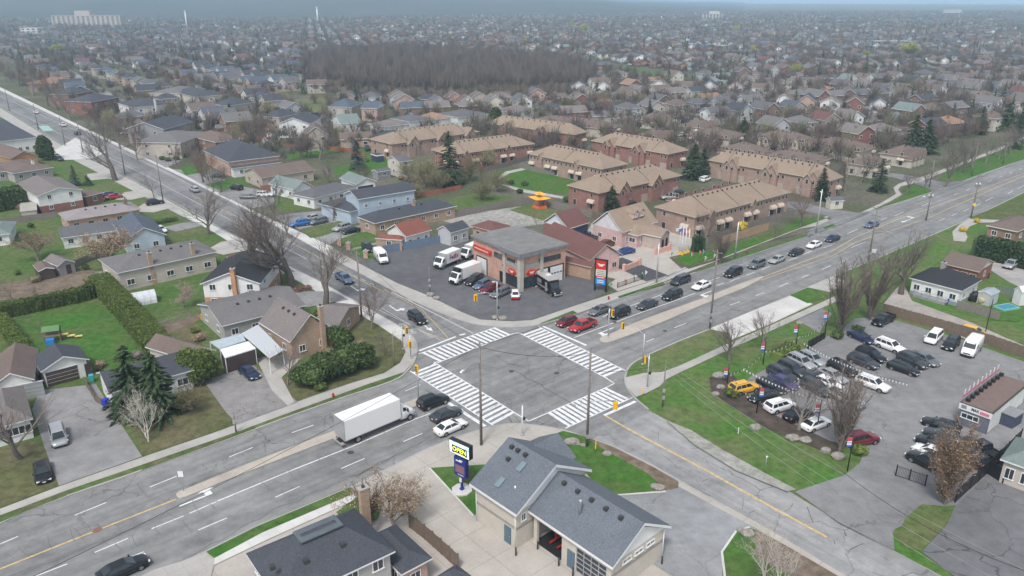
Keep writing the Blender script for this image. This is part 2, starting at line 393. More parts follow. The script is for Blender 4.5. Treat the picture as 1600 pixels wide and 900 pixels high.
poly('side_street',[(1262,368.5),(1307,352),(1306,346),(1292,337),(1277,334),(1255,329),(1200,318),(1200,312),(1262,317),(1290,325),(1340,332),(1358,331)],M_roadB,1)
poly('side_street',[(1457,299.5),(1436,289),(1400,278),(1360,272),(1360,267),(1410,272),(1461,282),(1480,285),(1508,282)],M_roadB,1)
poly('side_street',[(1262,369.5),(1310,352),(1358,332),(1356,331),(1300,342),(1262,360)],M_roadA,2)
# north quadrant surfaces
poly('plaza_parking',[(548,398),(590,385),(690,372),(730,378),(742,386),(880,425),(950,445),(938,462),(900,476),(832,499),(800,501),(750,498),(720,486),(670,461),(620,441),(575,417)],M_plaza,1)
poly('gravel_yard',[(690,345),(760,330),(815,322),(880,336),(850,350),(800,356),(740,357),(720,352)],M_gravel,1)
poly('forecourt',[(905,378),(925,350),(975,366),(1005,362),(1060,360),(1085,372),(1075,395),(1045,402),(1065,420),(1040,432),(1000,444),(965,455),(950,445),(962,436),(900,420)],M_fore,1)
poly('driveway',[(972,402),(1044,430),(1010,440),(965,418),(950,410)],M_black,3)
poly('lawn',[(1078,396),(1110,392),(1128,399),(1076,418),(1052,405)],M_lush,3)
poly('lawn',[(1108,404),(1134,388),(1200,363),(1250,343),(1285,338),(1292,341),(1250,356),(1130,402),(1116,405)],M_lush,2)
poly('lawn',[(780,268),(830,262),(905,282),(888,305),(820,297),(775,290)],M_lush,2)
poly('lawn',[(700,312),(745,300),(800,308),(800,320),(715,338)],M_lawn,2)
poly('lawn',[(796,328),(830,318),(880,332),(850,345)],M_lawn,2)
poly('footpath',[(770,284),(790,268),(828,260),(830,263),(795,271),(776,285),(820,296),(890,309),(888,312),(815,300)],M_conc,3)
for q in ([(517,262),(600,245),(615,262),(612,268),(525,275)],[(445,240),(540,225),(545,236),(450,250)],[(560,235),(620,224),(640,240),(570,250)]):
 poly('lawn',q,M_lush,2)
poly('lawn',[(428,300),(470,300),(520,312),(505,322),(440,332),(425,318)],M_lawn,2)
poly('lawn',[(470,360),(530,345),(555,352),(500,370),(485,372)],M_lawn,2)
poly('lawn',[(520,378),(562,362),(600,366),(612,372),(560,386),(535,388)],M_lawn,2)
poly('lawn',[(545,392),(620,374),(640,388),(596,396),(575,408)],M_lush,2)
for q in ([(425,338),(470,332),(520,328),(555,350),(530,346),(468,358),(452,352)],[(490,372),(560,352),(600,352),(560,366),(515,382)],[(540,390),(600,374),(640,368),(640,374),(560,396)],
   [(270,264),(310,268),(380,290),(340,300)],[(225,245),(250,238),(285,250),(260,262)],[(340,303),(372,290),(425,300),(430,318),(395,325)]):
 poly('driveway',q,M_drive,1)
for q in ([(280,262),(315,258),(325,268),(290,274)],[(320,288),(375,277),(400,286),(345,298)],[(205,230),(235,224),(255,232),(225,240)],[(250,236),(290,226),(310,240),(268,246)]):
 poly('lawn',q,M_lush,3)
poly('field',[(420,158),(505,152),(525,165),(515,176),(480,175),(425,166)],grassmat('field_grass',(.13,.16,.06),(.19,.16,.11),.6,.02),2)
poly('field',[(500,150),(700,148),(930,140),(930,146),(800,154),(560,156)],M_soil,2)
poly('park_lawn',[(925,97),(1000,107),(1085,122),(1010,127),(935,107)],grassmat('park_grass',(.07,.17,.045),(.10,.15,.06),.3,.01),2)
poly('footpath',[(400,158),(412,157),(470,171),(530,187),(520,190),(455,175)],M_concw,3)
# west quadrant surfaces
poly('lush_lawn',[(15,500),(130,470),(165,480),(250,560),(200,580),(150,578),(110,540),(45,548)],M_lush,1)
poly('dry_lawn',[(195,655),(240,690),(338,662),(368,652),(320,600),(230,610)],M_dry,1)
poly('dry_lawn',[(222,712),(340,673),(365,662),(352,640),(250,640),(205,670)],M_dry,2)
poly('driveway',[(62,610),(150,600),(168,630),(222,713),(92,759),(70,700),(50,640)],M_drive,3)
poly('front_lawn',[(0,700),(50,690),(72,700),(92,758),(0,793)],M_dry,2)
poly('driveway',[(318,595),(395,570),(440,605),(465,628),(370,663),(350,640)],asphalt('cracked_driveway',(.25,.24,.235),1.0,csc=.35),3)
poly('driveway',[(400,560),(445,552),(470,560),(440,590),(460,628),(450,634),(425,610)],M_conc,4)
poly('dry_lawn',[(440,592),(600,520),(632,545),(625,565),(600,581),(460,628)],M_dry,1)
poly('dry_lawn',[(500,480),(560,490),(590,509),(626,534),(600,545),(520,560)],M_dry,2)
poly('driveway',[(420,470),(470,455),(520,455),(545,468),(520,472),(480,480)],M_drive,3)
poly('driveway',[(385,432),(400,418),(440,412),(462,424),(410,436)],M_drive,3)
poly('driveway',[(320,392),(345,378),(378,372),(400,388),(350,398)],M_conc,3)
poly('driveway',[(255,355),(300,345),(318,352),(275,362)],M_drive,3)
poly('driveway',[(205,330),(225,318),(255,308),(278,322),(240,332)],M_conc,3)
poly('driveway',[(180,312),(195,300),(232,296),(245,304),(205,312)],M_conc,3)
poly('driveway',[(132,272),(172,268),(178,278),(140,282)],M_conc,3)
poly('garden_soil',[(60,432),(140,420),(180,440),(150,452),(0,470),(0,445)],M_soil,1)
poly('garden_soil',[(150,425),(185,420),(200,445),(165,455),(140,440)],M_gravel,2)
poly('dry_lawn',[(270,515),(300,500),(330,528),(300,540)],M_dry,2)
poly('garden_soil',[(255,508),(310,490),(318,497),(262,522)],M_soil,3)
poly('parking_lane',[(85,235),(118,215),(165,238),(145,248),(98,250)],M_concw,4)
# east quadrant
poly('pavement_east',[(976,590),(1005,583),(1035,581),(1060,572),(1130,540),(1200,510),(1300,465),(1310,460),(1318,465),(1300,474),(1135,548),(1060,583),(1042,592),(1030,604),(1010,614),(994,620),(980,606)],M_conc,2)
poly('forecourt_east',[(1107,514),(1170,488),(1190,480),(1235,462),(1270,475),(1200,508),(1140,532),(1140,520)],M_concw,1)
poly('lawn',[(1234,461),(1262,449),(1304,458),(1285,468),(1262,474)],M_lush,4)
poly('driveway',[(1234,460),(1300,432),(1325,440),(1290,460),(1262,449)],M_conc,3)
poly('driveway',[(1245,500),(1285,482),(1300,490),(1280,520)],M_lot,1)
poly('car_park',[(1250,556),(1285,530),(1320,510),(1335,498),(1378,494),(1500,530),(1600,565),(1650,600),(1600,720),(1560,750),(1500,790),(1480,790),(1395,828),(1315,812),(1330,760),(1352,700),(1300,690),(1205,655),(1150,625),(1170,590),(1210,570)],M_lot,1)
poly('car_park',[(1320,742),(1352,716),(1392,715),(1480,788),(1410,808),(1395,832),(1398,860),(1312,817),(1242,768)],M_lot,3)
poly('mulch_bed',[(1108,590),(1135,578),(1150,590),(1160,610),(1210,648),(1300,690),(1318,705),(1290,706),(1200,670),(1140,634),(1112,612)],M_mulch,3)
poly('lawn',[(1400,838),(1416,808),(1440,788),(1492,792),(1478,820),(1440,860),(1415,856)],M_lawn,4)
poly('paved_yard',[(1440,862),(1478,822),(1492,792),(1545,740),(1600,762),(1700,800),(1700,960),(1540,935)],M_oldlot,2)
poly('lane',[(1380,475),(1410,440),(1425,470),(1520,505),(1600,540),(1600,556),(1500,527)],asphalt('pale_lane',(.36,.33,.30),.5,csc=.1),2)
poly('yard',[(1545,420),(1560,400),(1640,410),(1640,470),(1575,440)],asphalt('pale_yard',(.35,.34,.325),.5,csc=.1),2)
poly('lawn',[(1515,340),(1560,322),(1600,302),(1700,255),(1700,330),(1560,345),(1520,343)],M_verge,1)
poly('lawn',[(1548,478),(1590,482),(1612,492),(1590,502),(1540,500)],M_lush,3)
poly('pavement_east',[(1515,342),(1580,344),(1580,347),(1530,348),(1515,354),(1508,362),(1512,370),(1508,378),(1490,376),(1488,362),(1500,350)],M_conc,2)
poly('gravel_shoulder',[(1040,656),(1080,672),(1130,703),(1205,744),(1245,765),(1230,768),(1150,735),(1085,695)],M_gravel,1)
# south quadrant
poly('apron',[(965,772),(1040,768),(1055,757),(1115,790),(1190,830),(1170,822),(1148,830),(1128,860),(1132,905),(1060,905),(1020,880),(1040,830)],asphalt('grey_apron',(.265,.272,.28),.7,csc=.12),1)
poly('lawn',[(848,685),(880,673),(912,681),(955,700),(1000,724),(1036,748),(1040,765),(965,772),(930,755),(880,700)],M_lush,2)
poly('garden_soil',[(912,681),(960,699),(1020,729),(1060,752),(1060,762),(1042,766),(1010,738),(950,706)],M_soil,3)
poly('lawn',[(671,731),(764,725),(800,700),(790,760),(740,806)],M_lush,2)
poly('lawn',[(1128,862),(1150,830),(1172,824),(1235,856),(1330,912),(1300,960),(1130,960)],M_lush,2)
poly('garden_soil',[(1180,826),(1235,856),(1330,912),(1290,950),(1240,900),(1180,870)],M_soil,3)
poly('verge_south',[(322,862),(400,823),(548,761),(557,768),(410,832),(335,872)],M_lush,3)
poly('pavement_south',[(240,905),(335,872),(410,832),(560,768),(566,776),(420,842),(330,885),(270,920)],M_concw,2)
poly('lawn',[(525,800),(560,775),(600,780),(590,810),(560,830)],M_lush,2)
poly('driveway',[(160,930),(240,890),(320,866),(336,874),(330,900),(300,930)],M_conc,3)
# kerbs edging the lawns of the south corner
for q in ([(671,731),(740,806)],[(965,773),(1040,768)],[(1133,905),(1128,862),(1150,830),(1172,823)]):
 struct(strip('lawn_kerb',q,-.12,.12,M_concw,25))
# medians
def median(pts):
 w=PX(spline(pts+[pts[0]],3)[:-1]);return struct(MB().prism(w,-.1,.15,0,1).build('median',[M_med,M_kerb]))
median([(275,772),(280,768),(300,760),(360,735.5),(425,710),(532,669),(600,642),(645,624.5),(656,622),(662,625),(658,631),(600,655),(532,681),(450,712.5),(360,747.5),(290,776),(278,777)])
median([(937,530),(942,525),(955,521),(1000,501),(1100,465.5),(1140,449.5),(1185,433),(1192,434),(1160,451),(1112,470),(1025,507),(960,532),(945,534.5),(938,533)])
# ---------------- road markings ----------------
ZR=.0
def mark(pts,w,mat,dash=None,z=.006,name='road_marking'):
 pw=[G(x,y,z) for x,y in pts];m=MB()
 for i in range(len(pw)-1):
  a,b=pw[i],pw[i+1];d=b-a;Ln=d.length;d.normalize();n=Vector((-d.y,d.x,0))*w/2;s=0
  segs=[(0,Ln)] if not dash else []
  while dash and s<Ln:segs.append((s,min(s+dash[0],Ln)));s+=dash[0]+dash[1]
  for q0,q1 in segs:
   p,q=a+d*q0,a+d*q1
   m.add([p-n,q-n,q+n,p+n],[(0,1,2,3)])
 return m
def marks(name,lst,mat,z=.006):
 mb=MB()
 for it in lst:
  m=mark(it[0],it[1],mat,it[2] if len(it)>2 else None,z);mb.add(m.v,m.f)
 struct(mb.build(name,mat))
def xwalk(o,i,n,w=.55):
 mb=MB();a0,a1=G(*o[0],.006),G(*o[1],.006);b0,b1=G(*i[0],.006),G(*i[1],.006)
 for k in range(n):
  t=(k+.5)/n;p=a0.lerp(a1,t);q=b0.lerp(b1,t);d=(a1-a0).normalized()*w/2
  mb.add([p-d,p+d,q+d,q-d],[(0,1,2,3)])
 for u,v in ((a0,a1),(b0,b1)):
  d=(v-u).normalized();nn=Vector((-d.y,d.x,0))*.1;u2,v2=u-d*.4,v+d*.4
  mb.add([Vector((q.x,q.y,.009)) for q in (u2-nn,v2-nn,v2+nn,u2+nn)],[(0,1,2,3)])
 struct(mb.build('crosswalk',M_paint))
xwalk([(643,581),(771,665)],[(680,567),(806,646)],20)
xwalk([(657,552),(775,511)],[(686,566),(799,522)],16)
xwalk([(844,511.5),(975,578)],[(815,522),(946,590)],20)
xwalk([(887,667.5),(985,622.5)],[(854,646),(948,605)],14)
marks('junction_line',[([(799,522),(809,520),(815,522)],.2),([(946,590),(960,599),(948,605)],.2),([(806,646),(826,658),(854,646)],.2),([(676,570),(682,565),(688,566)],.2)],M_paint,.011)
marks('stop_line',[([(655,548),(712,526)],.45),([(717,524),(727,521.5)],.45),([(848,509.5),(916,539.5)],.5),([(697,627),(758,666)],.55),([(944,649),(993,627)],.5)],M_paint,.008)
marks('lane_line',[
 ([(337,784),(460,733),(550,697.5),(648,655),(672,646)],.18),
 ([(56,900),(105,881)],.15),([(148,863),(200,841)],.15),([(237,826),(287,806)],.15),([(296,802),(340,783)],.15),
 ([(130,905),(60,935)],.15),
 ([(200,872),(225,862)],.15),([(310,828),(355,809)],.15),([(430,777),(468,760)],.15),([(533,732),(570,716)],.15),([(630,690),(660,677)],.15),
 ([(0,850),(28,838)],.15),([(117,805),(166,785)],.15),([(234,761),(276,744)],.15),([(358,714),(395,699)],.15),([(456,676),(490,664)],.15),([(545,643),(574,632)],.15),([(633,611),(657,601)],.15),
 ([(897,527.5),(1000,489),(1057,469),(1086,458)],.18),
 ([(905,509),(960,488)],.15,(3,3)),([(985,478),(1040,458)],.15,(3,3)),
 ([(1100,442),(1125,433)],.15),([(1120,446),(1131,442)],.15),([(1140,440),(1155,434)],.15),([(1166,430),(1180,425)],.15),([(1190,421),(1203,416)],.15),([(1232,407),(1246,402)],.15),([(1254,398),(1268,392)],.15),([(1287,387),(1300,383)],.15),([(1324,365),(1340,358)],.15),([(1398,337),(1412,331)],.15),([(1440,322),(1455,316)],.15),
 ([(1330,387),(1352,378)],.12),([(1490,305),(1600,262)],.15,(3,6)),([(1376,344),(1386,340)],.15),
 ([(1006,511),(1021,505)],.15),([(1054,512),(1072,505)],.15),([(1010,534),(1022,529)],.15),([(1140,477),(1156,471)],.15),([(1181,462),(1194,457)],.15),([(1217,448),(1231,442)],.15),([(1252,434),(1264,429)],.15),([(1284,421),(1298,415)],.15),([(1312,410),(1324,405)],.15),
 ([(1467,345),(1476,341)],.15),([(1487,337),(1496,333)],.15),([(1505,330),(1514,326)],.15),([(1522,323),(1532,318)],.15),([(1540,314),(1552,308)],.15),([(1575,302),(1583,298)],.15),([(1590,295),(1600,290)],.15)],M_paint)
marks('yellow_line',[([(0,889),(150,829),(275,780)],.2),([(-60,913),(0,889)],.2),([(1189,434),(1300,392),(1336,371),(1402,343),(1520,302),(1600,270)],.18),([(1120,462),(1190,437),(1300,400)],.14),([(1452,340),(1520,309),(1600,275)],.18),([(1336,379),(1452,340)],.15),
 ([(1300,400),(1336,379)],.15)],M_yel)
marks('yellow_line',[([(945,649),(990,675),(1100,733),(1200,789),(1292,839),(1292,839)],.28),([(660,518),(703,533)],.12),([(600,452),(660,484),(700,528)],.12),([(300,305),(450,376),(560,436),(600,456)],.14)],M_yel,.004)
marks('lane_line',[([(612,456),(740,521)],.3),([(592,484),(690,532)],.16),([(596,481),(676,528)],.16),([(540,425),(592,448)],.2,(1.5,1.5)),([(312,290),(420,344),(500,384),(555,414)],.18),([(0,150),(150,218),(300,290)],.25),([(0,163),(120,222),(220,270),(310,318),(400,364),(480,405)],.25),
 ([(20,153),(160,220),(290,283)],.2),([(500,415),(560,446)],.25)],M_paintf,.003)
# turn arrows and lane symbols
def arrow(px,ang,L=4.2,turn=0):
 c=G(*px,.007);m=MB();ca,sa=math.cos(ang),math.sin(ang)
 def T(x,y):return (c.x+x*ca-y*sa,c.y+x*sa+y*ca,.007)
 m.add([T(-L/2,-.12),T(L*.25,-.12),T(L*.25,.12),T(-L/2,.12)],[(0,1,2,3)])
 if turn:m.add([T(L*.1,.12),T(L*.25,.12),T(L*.25,.9),T(L*.1,.9)],[(0,1,2,3)]);m.add([T(-.1,.9),T(L*.175+.9,.9),T(L*.175,1.7)],[(0,1,2)])
 else:m.add([T(L*.2,-.55),T(L/2+.4,0),T(L*.2,.55)],[(0,1,2)])
 struct(m.build('lane_arrow',M_paint))
a41=math.pi/2-AZA
arrow((315,777),a41,5,1);arrow((943,518),a41+math.pi,5,1);arrow((1100,459),a41+math.pi,5,1);arrow((1425,341),a41,5,1)
arrow((665,510),R(-55),4.5);arrow((617,483),R(-55),4.5,1);arrow((556,452),R(-55),4.5,1);arrow((1415,345),a41+math.pi,4)
def bike(px,ang):
 c=G(*px,.007);m=MB()
 for k,(dx,dy) in enumerate(((-.6,0),(.6,0))):
  for i in range(14):
   t0,t1=i*6.2832/14,(i+1)*6.2832/14
   cc=(c.x+dx*math.cos(ang),c.y+dx*math.sin(ang))
   m.add([(cc[0]+r*math.cos(t),cc[1]+r*math.sin(t),.007) for r,t in ((.32,t0),(.45,t0),(.45,t1),(.32,t1))],[(0,1,2,3)])
 p=[(c.x-.6*math.cos(ang),c.y-.6*math.sin(ang)),(c.x+.6*math.cos(ang),c.y+.6*math.sin(ang))]
 dx,dy=-.07*math.sin(ang),.07*math.cos(ang)
 m.add([(p[0][0]-dx,p[0][1]-dy,.009),(p[1][0]-dx,p[1][1]-dy,.009),(p[1][0]+dx,p[1][1]+dy,.009),(p[0][0]+dx,p[0][1]+dy,.009)],[(0,1,2,3)])
 struct(m.build('cycle_symbol',M_paintw))
bike((644,518),R(-55));bike((640,468),R(-55));bike((656,473),R(-55));bike((630,508),R(-55))
marks('crossing_dashes',[([(52,197.5),(88,191)],.6,(.7,.7))],M_paint,.004)
struct(MB().flat([G(x,y,.004) for x,y in ((60,197),(75,196),(84,204),(68,205))],.004).build('green_lane',M_green))
# parking bay lines
def bays(lst,mat,z=GZ+.012,w=.12):
 mb=MB()
 for a,b in lst:
  m=mark([a,b],w,mat,None,z);p=[G(*a,z),G(*b,z)];d=(p[1]-p[0]).normalized();n=Vector((-d.y,d.x,0))*w/2
  mb.add([p[0]-n,p[1]-n,p[1]+n,p[0]+n],[(0,1,2,3)])
 struct(mb.build('parking_bay_line',mat))
bays([((609,396),(630,407)),((625,392),(646,403)),((641,388),(662,399)),((656,385),(677,395)),((818,459),(847,474)),((728,453),(743,446)),((742,459),(760,451)),((755,465),(774,458)),((771,470),(800,460)),((660,470),(700,481))],M_yel)
bays([((1430,640),(1490,600)),((1392,640),(1360,660)),((1300,640),(1380,690))],M_paintw)
# manhole covers and crack sealant lines
def disc(name,px,r,mat,z):
 g_=G(*px,z);return struct(MB().flat([(g_.x+r*math.cos(6.2832*i/14),g_.y+r*math.sin(6.2832*i/14)) for i in range(14)],z).build(name,mat))
M_iron=plain('manhole_iron',(.09,.085,.08),.6,.4);M_rust=plain('rusty_iron',(.22,.11,.08),.8)
for px in ((799,580),(548,707),(960,503),(957,524),(1039,517),(640,540),(870,583)):disc('manhole_cover',px,.42,M_iron,.012)
disc('manhole_cover',(152,828),.5,M_rust,.012)
def crack(pts,w,seed,z=.010,mat=None):
 rr=random.Random(seed);pw=[G(x,y,z) for x,y in pts];path=[]
 for i in range(len(pw)-1):
  n=max(2,int((pw[i+1]-pw[i]).length/1.1))
  for k in range(n):
   p=pw[i].lerp(pw[i+1],k/n);path.append(Vector((p.x+rr.gauss(0,.16),p.y+rr.gauss(0,.16),z)))
 path.append(pw[-1]);m=MB();L,Q=offs(path,-w/2,w/2)
 m.add([(q.x,q.y,z) for q in L]+[(q.x,q.y,z) for q in Q],[(i,i+1,len(L)+i+1,len(L)+i) for i in range(len(L)-1)])
 return m
rc=random.Random(5);mb=MB()
for pts,w in (([(800,578),(835,597),(870,617),(900,635)],.14),([(700,558),(760,572),(800,578)],.05),([(800,622),(840,600),(900,575),(930,565)],.09),([(560,742),(800,622)],.07),([(0,905),(160,845),(300,785)],.06),([(120,830),(300,755),(500,680),(640,632)],.05),([(940,535),(1100,475),(1190,440)],.08),
    ([(1020,725),(1060,750),(1110,775)],.12),([(300,870),(420,800),(560,740),(660,690)],.08),([(822,540),(825,580),(840,600)],.05),([(880,560),(930,590),(900,640)],.05),([(640,700),(700,668)],.06)):
 m=crack(pts,w,rc.random());mb.add(m.v,m.f)
for k in range(30):      # transverse joint cracks of the old concrete base
 ax=(k+rc.random())*640/30;y0=889-.40*ax+rc.choice((-48,-20,14,30,45))*(1.15-ax/1400)
 if y0>895 or y0<606:continue
 m=crack([(ax,y0),(ax+rc.uniform(8,20),y0+rc.uniform(9,22))],rc.uniform(.03,.055),rc.random());mb.add(m.v,m.f)
for k in range(16):
 x0=rc.uniform(960,1380);y0=655+(x0-950)*.535+rc.uniform(-25,25)
 m=crack([(x0,y0),(x0+rc.uniform(-25,35),y0+rc.uniform(-26,26))],rc.uniform(.04,.09),rc.random());mb.add(m.v,m.f)
struct(mb.build('pavement_cracks',plain('crack_filler',(.095,.097,.105),.8,var=.3)))
# ---------------- building kit ----------------
M_glass=plain('window_glass',(.035,.045,.055),.12,0,.6,0)
M_glass2=plain('window_glass_curtained',(.20,.21,.21),.25,0,.5,.2,3)
M_wht=plain('white_trim',(.70,.71,.71),.5,var=.06)
M_beige=plain('beige_trim',(.50,.43,.35),.6,var=.08)
M_blk=plain('black_paint',(.02,.021,.024),.45,var=.1)
M_dkbrown=plain('dark_brown_door',(.07,.05,.045),.5)
M_greymetal=plain('grey_metal',(.30,.31,.32),.45,.3,var=.1)
M_vent=plain('roof_vent',(.05,.052,.055),.7)
M_galv=plain('galvanised_metal',(.45,.46,.47),.4,.5,var=.08)
M_dkin=plain('dark_interior',(.015,.015,.016),.9,var=0)
def window_me(w,h,trim,glass,name='window',grid=1):
 """window centred at origin in the xz plane, facing -y"""
 t=.09;m=MB()
 m.box((0,-.03,h/2-t/2),(w,.10,t));m.box((0,-.05,-h/2+t/2),(w+.1,.16,t))
 m.box((-w/2+t/2,-.03,0),(t,.10,h-2*t));m.box((w/2-t/2,-.03,0),(t,.10,h-2*t))
 for k in range(1,grid+1):m.box((-w/2+k*w/(grid+1),-.025,0),(.06,.07,h-2*t))
 fm=m.mesh(name,[trim]);g_=MB().box((0,-.006,0),(w-2*t,.03,h-2*t)).mesh('pane',[glass])
 return fm,g_
WC={};OCC=[]
def put_window(root,x,y,z,ang,w=1.2,h=1.2,trim=None,glass=None,grid=1,pane=True,name='window'):
 trim=trim or M_wht;glass=glass or M_glass;k=(round(w,2),round(h,2),trim.name,glass.name,grid,pane)
 if k not in WC:
  f,g_=window_me(w,h,trim,glass,name,grid)
  if not pane:
   m=MB();m.box((0,-.03,0),(w,.08,h));m.box((0,-.05,0),(w-.2,.08,h-.2),0,1);f=m.mesh(name,[trim,glass])
  WC[k]=(f,g_)
 f,g_=WC[k];o=link(name,f,root,(x,y,z),ang)
 if pane:link('pane',g_,o)
 return o
def rect3(L,N,Rr,ze):
 z=ze+GZ;l,n,r=G(*L,z),G(*N,z),G(*Rr,z)
 a=Vector((r.x-n.x,r.y-n.y));w=a.length;a.normalize();b=Vector((-a.y,a.x));v=Vector((l.x-n.x,l.y-n.y));d=v.dot(b)
 if d<0:print('NEG rect',N);d=abs(d)
 sk=math.degrees(math.atan2(v.dot(a),d))
 if abs(sk)>24 and n.y>170:d=min(d,max(8.0,.75*w))
 c=Vector((n.x,n.y))+a*w/2+b*d/2;OCC.append((c.x,c.y,w/2,d/2,math.atan2(a.y,a.x)))
 return c,w,d,math.atan2(a.y,a.x),sk
def roof_mesh(kind,w,d,ze,rise,oh=.45,th=.18,hipk=1.0):
 """w along x, d along y, solid roof with fascia; materials 0 roof, 1 trim"""
 X,Y=w/2,d/2;m=MB();z0=ze-.02;z1=ze+th
 if kind in ('gx','gy'):    # ridge along x / y
  def q(a,b,z):return (a,b,z) if kind=='gx' else (b,a,z)
  A,B=(X,Y) if kind=='gx' else (Y,X)
  s=rise/B;zz=z1+rise
  vs=[q(-A,-B,z1),q(A,-B,z1),q(A,0,zz),q(-A,0,zz),q(A,B,z1),q(-A,B,z1)]
  lo=[(p[0],p[1],p[2]-th*1.15) for p in vs];m.add(vs+lo,[(0,1,2,3),(3,2,4,5)] if kind=='gx' else [(3,2,1,0),(5,4,2,3)],0)
  m.add(vs+lo,[(6,9,8,7),(9,11,10,8),(0,6,7,1),(5,4,10,11),(1,7,8,2),(2,8,10,4),(0,3,9,6),(3,5,11,9)],1)
 elif kind=='hip' or kind=='hx':
  if X>=Y:rr=max(X-Y*hipk,.02);ra,rb=(-rr,0),(rr,0)
  else:rr=max(Y-X*hipk,.02);ra,rb=(0,-rr),(0,rr)
  zz=z1+rise;vs=[(-X,-Y,z1),(X,-Y,z1),(X,Y,z1),(-X,Y,z1),(ra[0],ra[1],zz),(rb[0],rb[1],zz)]
  fs=[(0,1,5,4),(1,2,5),(2,3,4,5),(3,0,4)] if X>=Y else [(0,1,4),(1,2,5,4),(2,3,5),(3,0,4,5)]
  m.add(vs,fs,0);lo=[(-X,-Y,z0),(X,-Y,z0),(X,Y,z0),(-X,Y,z0)]
  m.add(vs[:4]+lo,[(0,4,5,1),(1,5,6,2),(2,6,7,3),(3,7,4,0),(7,6,5,4)],1)
 elif kind=='flat':
  m.prism([(-X,-Y),(X,-Y),(X,Y),(-X,Y)],z0,ze+rise,0,1)
 elif kind=='shed':
  vs=[(-X,-Y,z1),(X,-Y,z1),(X,Y,z1+rise),(-X,Y,z1+rise)];lo=[(p[0],p[1],p[2]-.15) for p in vs]
  m.add(vs,[(0,1,2,3)],0);m.add(vs+lo,[(7,6,5,4),(0,4,5,1),(1,5,6,2),(2,6,7,3),(3,7,4,0)],1)
 return m
def wall_mesh(kind,w,d,ze,rise,oh=.45,inset=0):
 X,Y=w/2-oh,d/2-oh;m=MB();m.box((0,0,ze/2-.1),(2*X,2*Y,ze+.2))
 if kind in ('gx','gy'):
  B=(d if kind=='gx' else w)/2;r=rise*(B-oh)/B-.03+rise*oh/B*.0
  zt=ze+.1;gz=zt+rise*(B-oh)/B-.08
  if kind=='gx':
   m.add([(-X,-Y,zt-.1),(-X,Y,zt-.1),(-X,0,gz),(X,-Y,zt-.1),(X,Y,zt-.1),(X,0,gz)],[(0,2,1),(3,4,5)],1)
  else:
   m.add([(-X,-Y,zt-.1),(X,-Y,zt-.1),(0,-Y,gz),(-X,Y,zt-.1),(X,Y,zt-.1),(0,Y,gz)],[(0,1,2),(3,5,4)],1)
 if kind=='shed':
  m.add([(-X,-Y,ze),(X,-Y,ze),(X,Y,ze+rise),(-X,Y,ze+rise)],[(3,2,1,0),(0,1,2,3)],1)
 return m
HOUSES=[]
def house(name,label,L,N,Rr,ze,rise,kind,wall,roof,gable=None,trim=None,wins=(2,2),st=1,chim=None,door=None,garage=None,vents=0,wt=None,ww=1.2,wh=1.2,cat='house',pane=True,group=None,oh=.4,hipk=1.,extra=0,low=None):
 c,w,d,rz,sk=rect3(L,N,Rr,ze);HOUSES.append((name,N,round(w,1),round(d,1),round(sk)))
 root=empty(name,(c.x,c.y,GZ),rz,label,cat,group)
 trim=trim or M_wht;wm=wall_mesh(kind,w,d,ze,rise,oh)
 wm.build('wall',[wall,gable or wall],root);rf=roof_mesh(kind,w,d,ze,rise,oh,.16,hipk).build('roof',[roof,trim],root)
 X,Y=w/2-oh,d/2-oh
 if low:   # contrasting lower storey, butted proud of the wall
  MB().box((0,0,low[1]/2-.1),(2*X+.06,2*Y+.06,low[1]+.2)).build('lower_wall',[low[0]],root)
 off=.03 if low else 0
 for s in range(st):
  z=1.6+s*2.75
  o2=off if (low and z<low[1]) else 0
  n=wins[0]
  for k in range(n):
   x=-X+(k+.5)*2*X/n
   if s==0 and garage and abs(x-garage[0])<garage[1]/2+ww/2:continue
   if s==0 and door is not None and abs(x-door)<.6+ww/2:continue
   put_window(root,x,-Y-o2,z,0,ww,wh,trim if wt is None else wt,pane=pane)
  n=wins[1]
  for k in range(n):
   y=-Y+(k+.5)*2*Y/n
   put_window(root,-X-o2,y,z,-math.pi/2,ww,wh,trim if wt is None else wt,pane=pane)
   if pane:put_window(root,X+o2,y,z,math.pi/2,ww,wh,trim if wt is None else wt,pane=pane)
 if garage:
  gx,gw,gm=garage;m=MB();m.box((gx,-Y-off-.03,1.15),(gw,.06,2.3));m.box((gx,-Y-off-.02,2.36),(gw+.3,.06,.12),0,1)
  for k in range(1,4):m.box((gx,-Y-off-.065,k*.57),(gw-.1,.012,.03),0,1)
  m.build('garage_door',[gm,trim],root)
 if door is not None:
  m=MB();m.box((door,-Y-off-.03,1.05),(.95,.06,2.1));dd=m.build('door',[M_dkbrown],root)
  MB().box((door+.35,-Y-off-.09,1.0),(.06,.06,.06)).build('handle',[M_galv],dd)
 if chim:
  for cx,cy,cm in ([chim] if not isinstance(chim,list) else chim):
   m=MB();zt=ze+rise+.9;m.box((cx*X,cy*Y,zt/2),(.75,.75,zt));m.box((cx*X,cy*Y,zt+.06),(.9,.9,.12),0,1);m.box((cx*X,cy*Y,zt+.25),(.28,.28,.3),0,2)
   m.build('chimney',[cm,M_conc,M_vent],root)
 if vents:
  for k in range(vents):
   t=(k+.5)/vents;m=MB()
   if kind in ('gx','hip','hx') and w>=d:
    xx=(-.55+1.1*t)*X;yy=-Y*.28;zz=ze+.16+rise*(1-abs(yy)/(d/2))
   else:
    xx=-X*.28;yy=(-.55+1.1*t)*Y;zz=ze+.16+rise*(1-abs(xx)/(w/2))
   m.box((xx,yy,zz+.10),(.4,.4,.35));m.build('roof_vent',[M_vent],root)
 root['_dim']=(w,d,ze)
 return root
